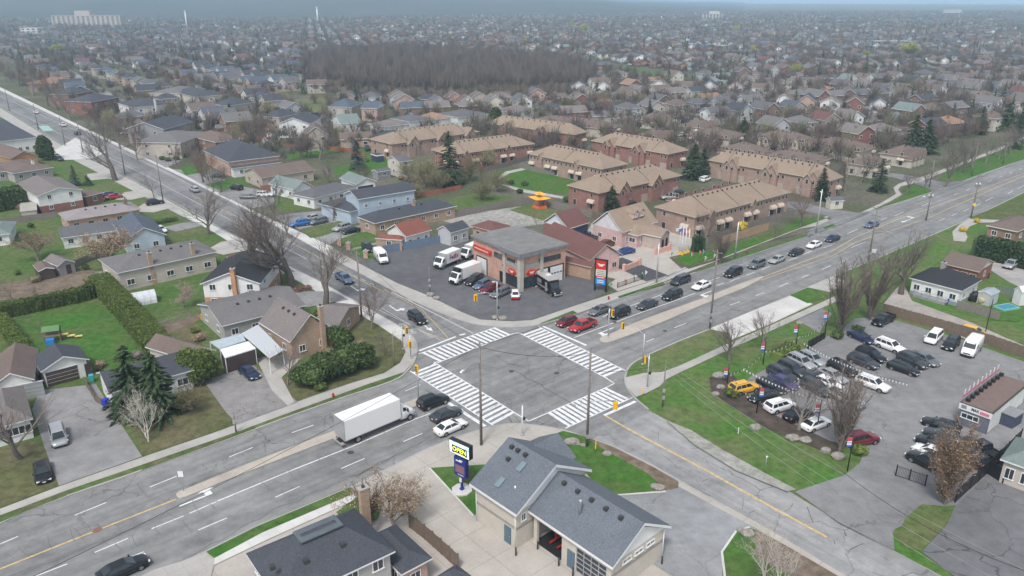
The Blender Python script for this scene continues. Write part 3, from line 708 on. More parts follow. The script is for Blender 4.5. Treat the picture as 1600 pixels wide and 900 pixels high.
def fence(label,pts,h,mat,group=None,posts=2.4,slat=True,z=GZ):
 w=PX(pts);root=empty('fence',w[0],0,label,'fence',group);m=MB();ps=[];o=w[0]
 for i in range(len(w)-1):
  a,b=w[i]-o,w[i+1]-o;d=b-a;Ln=d.length;an=math.atan2(d.y,d.x);n=max(1,round(Ln/posts))
  if slat:
   nb=max(2,int(Ln/.6));
   for k in range(nb):
    t=(k+.5)/nb;p=a.lerp(b,t);hh=h*(1+.015*((k*7)%3-1));m.box((p.x,p.y,hh/2),(Ln/nb-.015,.03,hh),an)
  else:
   p=a.lerp(b,.5)
   for zz in (.15,h-.08):m.box((p.x,p.y,zz),(Ln,.04,.05),an)
   nb=int(Ln/.16)
   for k in range(nb):p=a.lerp(b,(k+.5)/nb);m.box((p.x,p.y,h/2),(.022,.022,h-.1),an)
  for k in range(n+1):
   p=a.lerp(b,k/n);ps.append((p.x,p.y,an))
 m.build('panel',[mat],root)
 pme=MB().box((0,0,h/2+.06),(.12,.12,h+.12)).mesh('post',[mat])
 for x,y,an in ps[:99]:link('post',pme,root,(x,y,0),an)
 return root
# ---------------- houses ----------------
S_=shingle
R_dark=S_('dark_grey_shingles',(.062,.068,.082));R_grey=S_('grey_shingles',(.15,.145,.145));R_brown=S_('brown_shingles',(.15,.115,.10))
R_black=S_('black_shingles',(.032,.034,.040));R_blue=S_('slate_blue_shingles',(.085,.105,.135));R_pink=S_('pale_mauve_shingles',(.26,.235,.24))
R_red=S_('red_brown_shingles',(.17,.062,.055));R_rust=S_('rust_shingles',(.20,.075,.055));R_tan=S_('tan_shingles',(.265,.205,.155));R_green=S_('grey_green_shingles',(.17,.21,.20))
R_work=S_('workshop_slate_shingles',(.125,.143,.165));R_maroon=S_('maroon_shingles',(.145,.07,.065));R_mid=S_('mid_grey_shingles',(.115,.115,.125));R_taupe=S_('taupe_shingles',(.175,.155,.15));R_orange=S_('orange_tan_shingles',(.28,.175,.12))
W_white=siding('white_siding',(.70,.70,.69));W_cream=siding('cream_siding',(.58,.55,.47));W_blue=siding('pale_blue_siding',(.42,.50,.58));W_grey=siding('light_grey_siding',(.47,.48,.49));W_dgrey=siding('grey_siding',(.28,.28,.29));W_sand=siding('sand_siding',(.46,.41,.35))
W_stucco=plain('white_stucco',(.66,.65,.62),.9,var=.07);W_bstuc=plain('beige_stucco',(.47,.43,.38),.9,var=.08);W_gstuc=plain('grey_stucco',(.36,.35,.335),.9,var=.08)
B_tan=brick('tan_brick',(.36,.26,.19));B_red=brick('red_brick',(.24,.11,.09));B_brown=brick('brown_brick',(.24,.155,.12));B_pink=brick('pink_buff_brick',(.43,.29,.235));B_orange=brick('orange_brick',(.42,.23,.12));B_town=brick('townhouse_brick',(.33,.235,.195));B_townr=brick('townhouse_red_brick',(.27,.145,.12));B_pinkp=plain('pink_render',(.52,.36,.34),.85);B_shop=brick('salmon_brick',(.46,.285,.215))
H=house
# west quadrant
H('bungalow','split-level house with white gable over red brick, behind the mauve-roofed bungalow',(36.7,286),(57,308),(129.6,297),4.9,1.5,'gy',W_white,R_taupe,W_white,wins=(2,2),st=2,low=(B_red,2.2),ww=1.0)
H('carport_wing','low brown-roofed red brick wing beside the white split-level gable',(126,280),(134,308),(163,301),2.7,.8,'hip',B_red,R_brown,wins=(1,1),cat='annex')
H('bungalow','long pink brick bungalow under a pale mauve hip roof by the cross road',(88,334),(104,346),(221,327.5),3.0,1.5,'hip',B_pink,R_pink,trim=M_beige,wins=(5,2),vents=4,ww=1.3,chim=(.75,-.1,B_brown))
H('cottage','pale blue gabled cottage with a slate roof west of the cross road',(182,350),(194,377.5),(260,367.5),3.2,2.4,'gy',W_blue,R_blue,W_blue,wins=(2,2))
H('cottage_annex','long white annex with a flat dark roof joining the pale blue cottage',(84,357),(95,373),(190,360),2.6,.35,'hip',W_white,R_mid,wins=(4,1),cat='annex')
H('bungalow','long beige bungalow with grey hip roof and two chimneys above the cedar hedge',(156,405),(183,428),(340,394),3.9,1.7,'hip',W_bstuc,R_grey,wins=(5,2),vents=5,chim=[(-.35,-.95,B_tan),(.55,-.9,B_tan)],ww=1.5)
H('detached_house','white two-storey house with black roof over tan brick and a tall tan chimney',(285,406),(312,445),(407,444),5.0,2.1,'gy',W_white,R_black,W_white,wins=(3,2),st=2,low=(B_orange,2.4),chim=(.15,-1.06,B_orange),hipk=1)
H('garage_wing','maroon-roofed wing between the black-roofed white house and the big bare trees',(352,402),(392,434),(412,430),2.6,.9,'hip',B_brown,R_maroon,wins=(1,1),cat='annex')
H('bungalow','low grey-roofed flat wing beside the white house with the black roof',(352,468),(362,481),(422,461),2.7,.9,'hip',W_grey,R_grey,wins=(1,1),cat='annex')
H('bungalow','long grey stucco bungalow with grey gable roof behind the tan brick cottage',(300,478),(346.7,511),(478,478),3.1,1.7,'gx',W_gstuc,R_grey,W_gstuc,wins=(4,2),vents=4)
H('cottage','tan brick cottage with steep taupe gable roof and chimney by the cedar bushes',(403,505),(453,536),(523,514),3.3,3.6,'gy',B_tan,R_taupe,B_tan,wins=(2,2),vents=3,chim=(.52,-1.05,B_tan),ww=1.1)
H('cottage_annex','low brown-roofed side wing of the tan brick cottage toward the cross road',(462,468),(488,508),(527,512),2.7,1.6,'gx',B_tan,R_taupe,B_tan,wins=(1,1),cat='annex')
H('bungalow','white bungalow with dark grey roof half hidden behind the tall spruces',(150,584),(170,616),(304,579),3.0,1.7,'gx',W_white,R_dark,W_white,wins=(4,1),ww=1.6)
H('bungalow_wing','brown-roofed back wing of the bungalow beside the round cedar',(262,528),(300,566),(338,548),2.9,1.4,'gy',W_bstuc,R_brown,W_bstuc,wins=(1,1),cat='annex')
H('garage','white stucco garage with slate roof and wide brown door by the hedged lawn',(47.5,561),(64,582.5),(140,562.5),2.7,1.5,'gy',W_stucco,R_dark,W_stucco,wins=(0,0),garage=(-.6,4.2,M_dkbrown),door=2.9,cat='garage')
H('bungalow','brown-roofed house with a white gable at the left edge beside the garage',(-60,566),(-15,607),(54,594),2.8,1.6,'gy',W_stucco,R_brown,W_stucco,wins=(0,0),garage=(1.5,4,M_galv))
H('bungalow','brown-roofed white house at the left edge behind the bare front-yard tree',(-53,626),(-20,674),(52,655),2.8,1.5,'hip',W_white,R_taupe,wins=(3,1),ww=1.5)
H('garden_shed','small grey gabled shed with a dark door opening, right one of the garden pair',(82,404),(90,417),(118,410),2.2,1.0,'gy',W_dgrey,R_taupe,W_dgrey,wins=(0,0),door=.3,cat='shed',oh=.2)
H('garden_shed','rusty brown open-fronted shed left of the small grey gabled shed',(54,414),(60,425),(86,420),2.0,.5,'gy',M_dkbrown,R_brown,M_dkbrown,wins=(0,0),cat='shed',oh=.15)
H('garden_shed','low pale-roofed shed at the back corner of the white split-level house',(25,319),(31,331),(58,328),2.1,.5,'gx',W_sand,S_('pale_tan_shingles',(.34,.32,.28)),W_sand,wins=(0,0),cat='shed',oh=.2)
H('detached_house','orange brick gabled house with a brown roof near the left edge',(-8,234),(16,249),(60,243),3.2,1.9,'gy',B_orange,R_brown,B_orange,wins=(2,1),trim=M_beige)
H('bungalow','low brown hip-roofed house in front of the orange brick gable',(2,254),(20,272),(84,262),2.8,1.2,'hip',W_gstuc,R_brown,wins=(3,1),chim=(.5,-.4,W_stucco))
H('bungalow','brown-roofed house cut by the left edge under the orange brick gable',(-40,250),(-20,272),(12,268),2.8,1.2,'hip',W_gstuc,R_brown,wins=(2,1))
H('commercial_building','large white building with broad dark roof at the upper left edge',(-58,186),(-12,223),(58,215),5.0,2.8,'gx',W_white,R_dark,W_white,wins=(6,2),cat='building',st=1)
H('bungalow','grey-roofed low house cut by the left edge above the garden',(-30,352),(-22,370),(16,366),2.6,1.0,'hip',W_white,R_green,wins=(1,1))
# north side of the cross road
H('cottage','white cottage with bright red-brown roof beside the plaza parking',(600,361),(634,371),(675,360),3.0,2.2,'gx',W_stucco,R_rust,W_stucco,wins=(3,1),ww=1.0)
H('porch','rust-roofed porch on the front of the white red-roofed cottage',(598,364),(628,376),(634,371),2.5,.7,'hip',B_tan,R_rust,wins=(1,1),cat='porch',oh=.2)
H('garage','narrow light grey garage with slate roof at the back of the plaza parking',(687,357.5),(704,365),(734,356),3.1,1.3,'gx',W_grey,R_dark,W_grey,wins=(2,0),cat='garage',oh=.25)
H('bungalow','long tan brick bungalow with dark roof behind the red-roofed cottage',(560,339),(585,350),(714,322.5),3.0,1.8,'hip',B_tan,R_dark,wins=(6,1),vents=2,chim=(.1,-.2,B_tan))
H('detached_house','pale blue two-storey house with long dark roof and narrow windows',(539,302.5),(559,312.5),(650,297.5),6.3,1.5,'gx',W_blue,R_dark,W_blue,wins=(4,1),st=2,ww=.8,wh=1.1)
H('house_wing','dark-roofed front wing with garage below the pale blue two-storey house',(500,318),(547,332),(600,319),3.3,1.6,'hip',W_blue,R_dark,wins=(1,1),cat='annex')
H('cottage','white gabled cottage with grey-green roof among the north side houses',(432,285),(459,297.5),(489,291),2.9,2.0,'gy',W_white,R_green,W_white,wins=(1,3))
H('bungalow','grey-roofed bungalow with white front between green and blue houses',(466,301),(490,311),(560,292.5),2.9,1.6,'hip',W_white,R_mid,wins=(4,2))
H('garage','white gabled garage with pale grey-green roof and dark door opening',(527,279),(557,289),(589,284),3.0,1.6,'gy',W_white,R_green,W_white,wins=(0,1),cat='garage',garage=(-.3,5,M_blk))
H('bungalow','tan bungalow with long brown roof and wooden front porch',(380,268),(408,279),(492,266),3.2,2.0,'gx',W_sand,R_brown,W_sand,wins=(3,2),trim=M_beige)
H('detached_house','large brick house with broad dark pyramid roof north of the cross road',(338,233),(356,254),(438,244),4.6,4.2,'hip',B_pink,R_dark,wins=(4,2),st=1)
H('porch','long dark-roofed front porch of the large brick house with pyramid roof',(352,252),(363,264),(440,254),2.9,.9,'shed',W_white,R_dark,wins=(3,0),cat='porch')
H('detached_house','brick house with wide brown hip roof and a skylight',(308,212),(336,223),(380,217),5.2,2.2,'hip',B_brown,R_brown,wins=(3,1),st=2)
H('detached_house','beige two-storey house with grey hip roof and dark front gable',(256,207),(282,224),(328,207),5.5,2.0,'hip',W_sand,R_grey,wins=(3,2),st=2)
H('detached_house','grey house with steep slate gable beside the beige two-storey house',(240,190),(256,203),(302,190),5.6,2.6,'gx',W_dgrey,R_dark,W_dgrey,wins=(2,2),st=2)
H('detached_house','white stucco two-storey house with dark hip roof and tall side chimney',(196,160),(208,168.5),(271,163),6.0,2.4,'hip',W_stucco,R_dark,wins=(3,2),st=2,chim=(.1,-1.03,W_stucco))
H('detached_house','red brick two-storey house with slate hip roof near the far crossing',(128.5,146),(142.6,160),(187,152),6.0,2.6,'hip',B_red,R_dark,wins=(3,2),st=2)
H('detached_house','red brick house with slate roof left of the similar house by the crossing',(95,135),(112,148),(146,142),6.0,2.6,'hip',B_red,R_dark,wins=(2,2),st=2)
H('detached_house','orange tan roofed house near the row of bare trees at upper left',(70,120),(88,130),(118,124),5.5,2.4,'hip',B_brown,R_orange,wins=(2,2),st=2)
H('detached_house','pale house with light grey hip roof left of two slate-roofed houses',(265,137),(281,147),(322,139),6.0,2.4,'hip',W_cream,R_grey,wins=(2,2),st=2)
H('detached_house','cream two-storey house with slate roof and a red brick left corner',(285,142),(305,152),(354,148),6.0,2.5,'hip',W_cream,R_dark,wins=(3,2),st=2)
H('detached_house','tan two-storey house with pointed slate roof in front of the field',(340,157),(356,166),(400,160),6.0,2.5,'hip',W_sand,R_dark,wins=(2,2),st=2)
H('detached_house','tan house with wide slate roof left of the white slate-roofed gable',(414,172),(436,184),(468,178),5.8,2.4,'hip',W_sand,R_dark,wins=(3,2),st=2)
H('detached_house','white gabled house with slate roof facing the field',(455,182),(484,194),(503,184),5.6,2.4,'gx',W_white,R_dark,W_white,wins=(1,3),st=2)
H('detached_house','white house with pale slate roof between the field and the tan terraces',(524,183),(532,194),(566,192),5.6,2.4,'gx',W_white,R_green,W_white,wins=(3,1),st=2)
H('detached_house','tan two-storey house with high slate hip roof at the field corner',(524,160),(550,168),(567,161),5.8,3.0,'hip',W_sand,R_blue,wins=(1,2),st=2)
H('detached_house','gabled brick house with slate roof right of the high slate hip roof',(570,162),(590,170),(603,165),5.8,2.6,'gy',B_pink,R_blue,W_white,wins=(2,2),st=2)
H('bungalow','white house with brown hip roof at the left of the row behind the terraces',(580,193),(600,199),(642,194),4.6,1.8,'hip',W_white,R_taupe,wins=(3,1))
H('bungalow','white house with grey-green hip roof in the row behind the terraces',(618,184),(640,191),(680,186),4.6,1.8,'hip',W_white,R_mid,wins=(3,1))
H('bungalow','white house with orange tan roof in the row behind the terraces',(662,181),(682,187),(706,184),4.6,1.8,'hip',W_white,R_orange,wins=(2,1))
H('bungalow','grey-roofed white house left of the dark clipped conifer',(695,176),(715,184),(765,178),4.6,1.8,'hip',W_white,R_mid,wins=(3,1))
H('bungalow','white house with brown roof right of the dark clipped conifer',(785,170),(800,176),(835,170),4.6,1.8,'hip',W_white,R_taupe,wins=(3,1))
H('garden_shed','small navy shed on the lawn below the left terrace',(583,241),(588,244.5),(600,243),2.2,.4,'flat',plain('navy_paint',(.05,.055,.10),.6),R_dark,wins=(0,0),cat='shed',oh=.1)
H('outbuilding','two-storey cream outbuilding with grey roof beside the willow shrubs',(611,246.5),(624,254),(645,251),5.0,1.2,'gx',W_cream,R_mid,W_cream,wins=(1,1),cat='outbuilding',oh=.3,st=2)
H('garden_shed','grey garden shed below the two-storey cream outbuilding',(583,267),(590,270),(612,266),2.4,.6,'gx',W_dgrey,R_mid,W_dgrey,wins=(1,0),cat='shed',oh=.2)
H('garden_shed','small white shed with red-brown roof behind the brown-roofed bungalow',(415,216),(420,220),(436,218),2.2,.8,'gx',W_white,R_rust,W_white,wins=(0,0),cat='shed',oh=.2)
H('garden_shed','small white shed with pale pointed roof next to the red-roofed shed',(424,208),(429,211.5),(438,210),2.4,.8,'gx',W_white,R_dark,W_white,wins=(0,0),cat='shed',oh=.2)
# pink temple house, garage, hall
H('temple_house','pink rendered house with white front gable and tan roof beside the blue car',(926,350),(972.5,364),(1028,347),3.6,4.0,'gx',B_pinkp,R_tan,siding('pale_lilac_siding',(.60,.59,.62)),wins=(3,2),low=None,cat='house')
H('temple_house_wing','pink front wing with bay window and low tan roof',(975,357),(996,369.5),(1036,357),2.9,1.6,'hip',B_pinkp,R_tan,wins=(2,2),ww=1.8,cat='annex')
H('arched_porch','tan-roofed entrance porch with round arches beside the flag poles',(1008,358),(1033,372),(1049,364),3.0,1.3,'gy',plain('porch_render',(.43,.35,.31),.85),R_tan,wins=(0,0),cat='porch',oh=.3)
H('garage','white gabled garage with a blue mural and dark red roof by the gravel yard',(853,346),(888,358.5),(922,348),3.2,3.0,'gx',B_red,R_maroon,plain('mural_white',(.62,.66,.68),.8),wins=(0,0),cat='garage')
H('hall_back_wing','low brown-roofed back building behind the brick repair shop',(742,351.5),(772,363),(800,354),3.0,1.3,'hip',B_pink,R_maroon,wins=(2,2),cat='building',trim=M_beige)
H('temple_hall','long hall with maroon roof and pink gable behind the tall red sign',(842,370),(922,408),(972,398),3.6,2.8,'gy',B_pinkp,R_maroon,B_pinkp,wins=(3,5),cat='hall',trim=M_beige)
H('verandah','low maroon-roofed side verandah of the temple hall with wood posts',(884,399),(924,419),(934,414),2.7,.8,'gy',plain('plywood',(.40,.27,.19),.8),R_maroon,wins=(0,0),cat='verandah',trim=M_beige,oh=.3)
# east quadrant houses
H('bungalow','white bungalow with black hip roof and grey deck beside the pale lane',(1422.7,434),(1502.7,456),(1534.7,438),3.1,2.2,'hip',W_white,R_black,wins=(2,4),low=(plain('grey_foundation',(.25,.30,.33),.85),.7),chim=(0,.2,M_galv))
H('bungalow','red brick bungalow with brown gable roof behind the black-roofed white house',(1470,412),(1531,426),(1556,411),2.9,1.6,'gy',B_red,R_brown,W_white,wins=(1,4),trim=M_beige)
H('bungalow','brown-roofed house at the right edge behind the dark cedar hedge',(1548,350),(1590,363),(1625,348),3.0,1.5,'hip',B_brown,R_brown,wins=(2,2))
H('bungalow','beige stucco house with grey-green roof at the lower right edge',(1567,712),(1650,750),(1672,712),3.1,1.7,'hip',W_bstuc,R_green,wins=(1,3),ww=1.0,wh=1.5)
H('garden_shed','light grey metal garden shed right of the white black-roofed bungalow',(1533,454),(1549,462),(1563,456),2.2,.4,'gx',W_grey,plain('zinc_sheet',(.36,.42,.46),.5,.3),W_grey,wins=(0,0),cat='shed',oh=.1)
H('garden_shed','small cream shed with grey roof beside the side street corner',(1296,311),(1298,315),(1320,314),2.2,.9,'gx',W_cream,R_mid,W_cream,wins=(1,0),cat='shed',oh=.2)
H('garden_shed','white domed shed at the right edge beside the turquoise pool',(1590,452),(1597,458),(1625,455),2.6,.9,'gx',W_white,plain('white_sheet',(.70,.71,.72),.5),W_white,wins=(0,0),cat='shed',oh=.1)
# bottom house, large and close
H('detached_house','large grey-walled house with dark speckled hip roof at the bottom edge',(367,874),(438,948),(618,863),5.2,2.9,'hip',W_gstuc,R_dark,wins=(4,3),st=2,vents=0)
H('house_wing','low dark-roofed wing between the bottom house and the lattice fence',(590,834),(627,900),(676,874),2.9,1.0,'hip',B_pink,R_dark,wins=(1,2),cat='annex',hipk=.8)
H('garden_shed','dark hip-roofed corner shed at the bottom edge by the lattice fence',(683,902),(702,925),(737,902),2.4,.9,'hip',W_gstuc,R_dark,wins=(0,0),cat='shed')
def onroof(px,z,sz,mat,name,root,rz=0,label=None,cat=None):
 g_=G(px[0],px[1],z+GZ);m=MB().box((0,0,0),sz)
 o=m.build(name,[mat]);o.location=g_;o.rotation_euler=(0,0,rz);bpy.context.view_layer.update()
 mw=root.matrix_world.inverted() if root else None
 if root:o.parent=root;o.matrix_parent_inverse=Matrix.Identity(4);o.location=mw @ g_;o.rotation_euler=(0,0,rz-root.rotation_euler.z)
 return o
for h in HOUSES:
 if h[4]>14 or h[4]<-14 or h[2]<3 or h[3]<3:print(h)
for b,t,nm in (((749,817),767,'wsL'),((806,865),806,'wsN'),((814,459),399,'shopN'),((883,432),384,'shopR'),((56,594),573,'garageW'),((752,695),535,'pole1'),((1109,514),390,'pole3'),((917,698),545,'pole2'),((457,448),335,'tree'),((941,290),264,'T4')):print(nm,round(Hgt(b,t),2))
# ---------------- terraces of townhouses ----------------
AWN=MB();AWN.tube([(-1.0,-.02,0),(1.0,-.02,0)],.02,4)
def awning_me():
 m=MB();n=6
 for k in range(n):
  a0,a1=math.pi/2*k/n,math.pi/2*(k+1)/n
  m.add([(-1.2,-math.sin(a0)*.9,math.cos(a0)*.9),(1.2,-math.sin(a0)*.9,math.cos(a0)*.9),(1.2,-math.sin(a1)*.9,math.cos(a1)*.9),(-1.2,-math.sin(a1)*.9,math.cos(a1)*.9)],[(0,1,2,3)])
  for s in (-1.2,1.2):m.add([(s,0,0),(s,-math.sin(a0)*.9,math.cos(a0)*.9),(s,-math.sin(a1)*.9,math.cos(a1)*.9)],[(0,1,2)])
 return m.mesh('awning',[M_beige])
AW=awning_me()
M_gdoor=plain('taupe_garage_door',(.38,.33,.29),.6)
def gable_bay(root,x,y0,dep,wd,ze,zr,wall,roof,ang,nm='gable_bay'):
 """projecting gabled bay on a long side; ang 0 => facing -y"""
 m=MB();ca,sa=math.cos(ang),math.sin(ang)
 m.box((0,dep/2,ze/2),(wd,dep,ze));m.add([(-wd/2,0,ze),(wd/2,0,ze),(0,0,zr),(-wd/2,dep,ze),(wd/2,dep,ze),(0,dep,zr)],[(0,1,2)])
 b=m.build(nm,[wall],root,(x,y0,0),ang)
 r=MB();o=.35;t=.14;k=(zr-ze)/(wd/2);D=dep+2.5
 vs=[(-wd/2-o,-o,ze-k*o+t),(0,-o,zr+t),(wd/2+o,-o,ze-k*o+t),(-wd/2-o,D,ze-k*o+t),(0,D,zr+t),(wd/2+o,D,ze-k*o+t)]
 lo=[(p[0],p[1],p[2]-t-.08) for p in vs]
 r.add(vs,[(0,1,4,3),(1,2,5,4)],0);r.add(vs+lo,[(0,6,7,1),(1,7,8,2),(6,9,10,7),(7,10,11,8),(0,3,9,6),(2,8,11,5)],1)
 r.build('gable_roof',[roof,M_beige],b);return b
def terrace(label,L,N,Rr,wall,units,long='N-R',front=False,ze=5.3,rise=3.2,roof=None,kind='hip',group='tan roofed terraces',back=True,wins=True):
 c,w,d,rz,sk=rect3(L,N,Rr,ze);roof=roof or R_tan
 root=empty('terrace',(c.x,c.y,GZ),rz,label,'terrace',group)
 wall_mesh(kind,w,d,ze,rise).build('wall',[wall,wall],root);roof_mesh(kind,w,d,ze,rise,hipk=1.15).build('roof',[roof,M_beige],root)
 X,Y=w/2-.45,d/2-.45;lx=w>=d
 Ln=2*X if lx else 2*Y
 def place(t,out,z):  # t along long side, on the camera-facing long side
  if lx:return (t,-Y-out,z),0
  return (-X-out,-t,z),-math.pi/2
 up=Ln/units
 for u in range(units):
  t0=-Ln/2+(u+.5)*up
  if front:
   if u%2==1 or units<5:
    for dx,wd,dp,zr in ((-up*.12,up*.55,1.0,ze+.68*rise),(-up*.36,up*.42,1.6,ze+.42*rise)):
     (x,y,z),a=place(t0+dx,dp,0);b=gable_bay(root,x,y,dp,wd,ze-.25,zr,wall,roof,a)
     put_window(b,0,0,ze-.9,0,.9,1.4,M_beige,pane=False)
   (x,y,z),a=place(t0+up*.25,.05,1.1);MB().box((0,0,0),(2.5,.1,2.2)).build('garage_door',[M_gdoor],root,(x,y,z),a)
   for k in (.15,.38):
    (x,y,z),a=place(t0+up*k,0,4.2);put_window(root,x,y,z,a,.9,1.1,M_beige,pane=False)
  else:
   for k in (-.3,.02,.3):
    (x,y,z),a=place(t0+up*k,0,4.3);put_window(root,x,y,z,a,.85,1.0,M_beige,pane=False)
   (x,y,z),a=place(t0+(up*.2 if u%2 else -up*.2),0,1.1);put_window(root,x,y,z,a,1.9,2.0,M_wht,pane=False,name='patio_door')
   (x,y,z),a=place(t0+(up*.2 if u%2 else -up*.2),.03,2.15);link('awning',AW,root,(x,y,z),a)
   if u%3==1:
    (x,y,z),a=place(t0-up*.45,.5,0);gable_bay(root,x,y,.5,1.6,ze-.1,ze+1.1,wall,roof,a)
 # short camera-facing side
 for k in (-.28,.28):
  if lx:put_window(root,-X,k*2*Y,4.3,-math.pi/2,.9,1.2,M_beige,pane=False);put_window(root,-X,k*2*Y,1.3,-math.pi/2,1.2,1.7,M_beige,pane=False)
  else:put_window(root,k*2*X,-Y,4.3,0,.9,1.2,M_beige,pane=False);put_window(root,k*2*X,-Y,1.3,0,1.2,1.7,M_beige,pane=False)
 if lx:link('awning',AW,root,(-X,-.28*2*Y,2.2),-math.pi/2)
 else:link('awning',AW,root,(.28*2*X,-Y,2.2),0)
 # ridge vents
 for k in range(min(units*3,20)):
  t=-Ln/2+(k+.5)*Ln/min(units*3,20)
  if abs(t)>Ln/2-5:continue
  p=(t,-.9,ze+rise-.25) if lx else (-.9,t,ze+rise-.25)
  MB().box((0,0,.12),(.35,.3,.45)).build('roof_vent',[M_vent],root,p)
 for k in range(units-1):      # party-wall firebreak ridges on the roof
  t=-Ln/2+(k+1)*up
  if abs(t)>Ln/2-5.5 or k%2:continue
  m=MB();q=[(t,-Y-.3,ze+.22),(t,0,ze+.22+rise)] if lx else [(-X-.3,t,ze+.22),(0,t,ze+.22+rise)]
  m.tube(q,.09,4);m.build('flashing',[M_vent],root)
 return root
terrace('red brick terrace with tan roof and twin gables, behind the pink temple house',(886.5,289.6),(935.6,302.8),(1066,274.5),B_townr,5,front=True)
terrace('buff brick terrace with tan roof nearest the main road, with bow awnings',(1022.5,323.6),(1086.7,340.6),(1236.7,300.8),B_town,7)
terrace('buff brick terrace with tan roof and arched-window gables beside the white minivan',(1093,253.3),(1296.7,283.5),(1318,276.7),B_town,6,front=True)
terrace('buff brick terrace with tan roof and bow awnings beside the path lawn',(826,240),(941,265),(982,256.5),B_town,6)
terrace('dark brick terrace with tan roof and paired gables in the middle of the estate',(921,220.6),(1044,241.5),(1076,234.8),B_townr,5,front=True)
terrace('brick terrace with tan roof right of the dark clipped conifer',(777,190),(898,211),(918.6,206.4),B_townr,5,front=True)
terrace('long low brick terrace with tan roof at the left of the estate',(582.7,216.7),(612,226),(750,206),B_town,6,front=True)
terrace('red brick terrace with tan roof behind the tall spruce and willow shrubs',(676,234),(703,243),(836,225),B_townr,6)
W_ter=siding('terrace_cream_siding',(.50,.46,.39))
for lb,L,N,Rr,u in (('left row of the brown-roofed cream terraces, above the estate of tan roofs',(854,184),(950,203),(972,197),5),('brown-roofed cream terrace directly above the twin-gabled dark brick one',(952,196),(1030,218),(1052,210),4),
      ('brown-roofed cream terrace in the second row above the estate',(935,172),(1030,190),(1052,183),5),('brown-roofed cream terrace at the right end of the second row',(1035,186),(1100,201),(1122,194),4),
      ('brown-roofed cream terrace right of the small estate car park',(1122,232),(1180,243),(1210,236),3),('brown-roofed cream terrace behind the arched-window gables',(1195,242),(1272,258),(1300,248),4),
      ('brown-roofed cream terrace with small white gables, left of the far pair',(1182,212),(1258,224),(1278,218),4),('brown-roofed cream terrace with white gables near the side street',(1268,222),(1345,238),(1372,230),4),
      ('brown-roofed terrace nearest the big spruce by the main road',(1320,246),(1365,262),(1395,254),3),('brown-roofed cream terrace beyond the trees of the main road',(1350,226),(1420,246),(1446,238),4),
      ('brown-roofed building right of the car park lawn',(1085,206),(1140,218),(1165,210),3)):
 terrace(lb,L,N,Rr,W_ter,u,front=u>3,ze=3.6,rise=2.6,roof=R_brown,kind='hip',group='brown roofed terraces')
terrace('group of brown carports in the tan-roofed estate',(1045,312),(1062,318),(1150,293),B_brown,2,ze=2.4,rise=1.0,roof=R_maroon,group='estate carports')
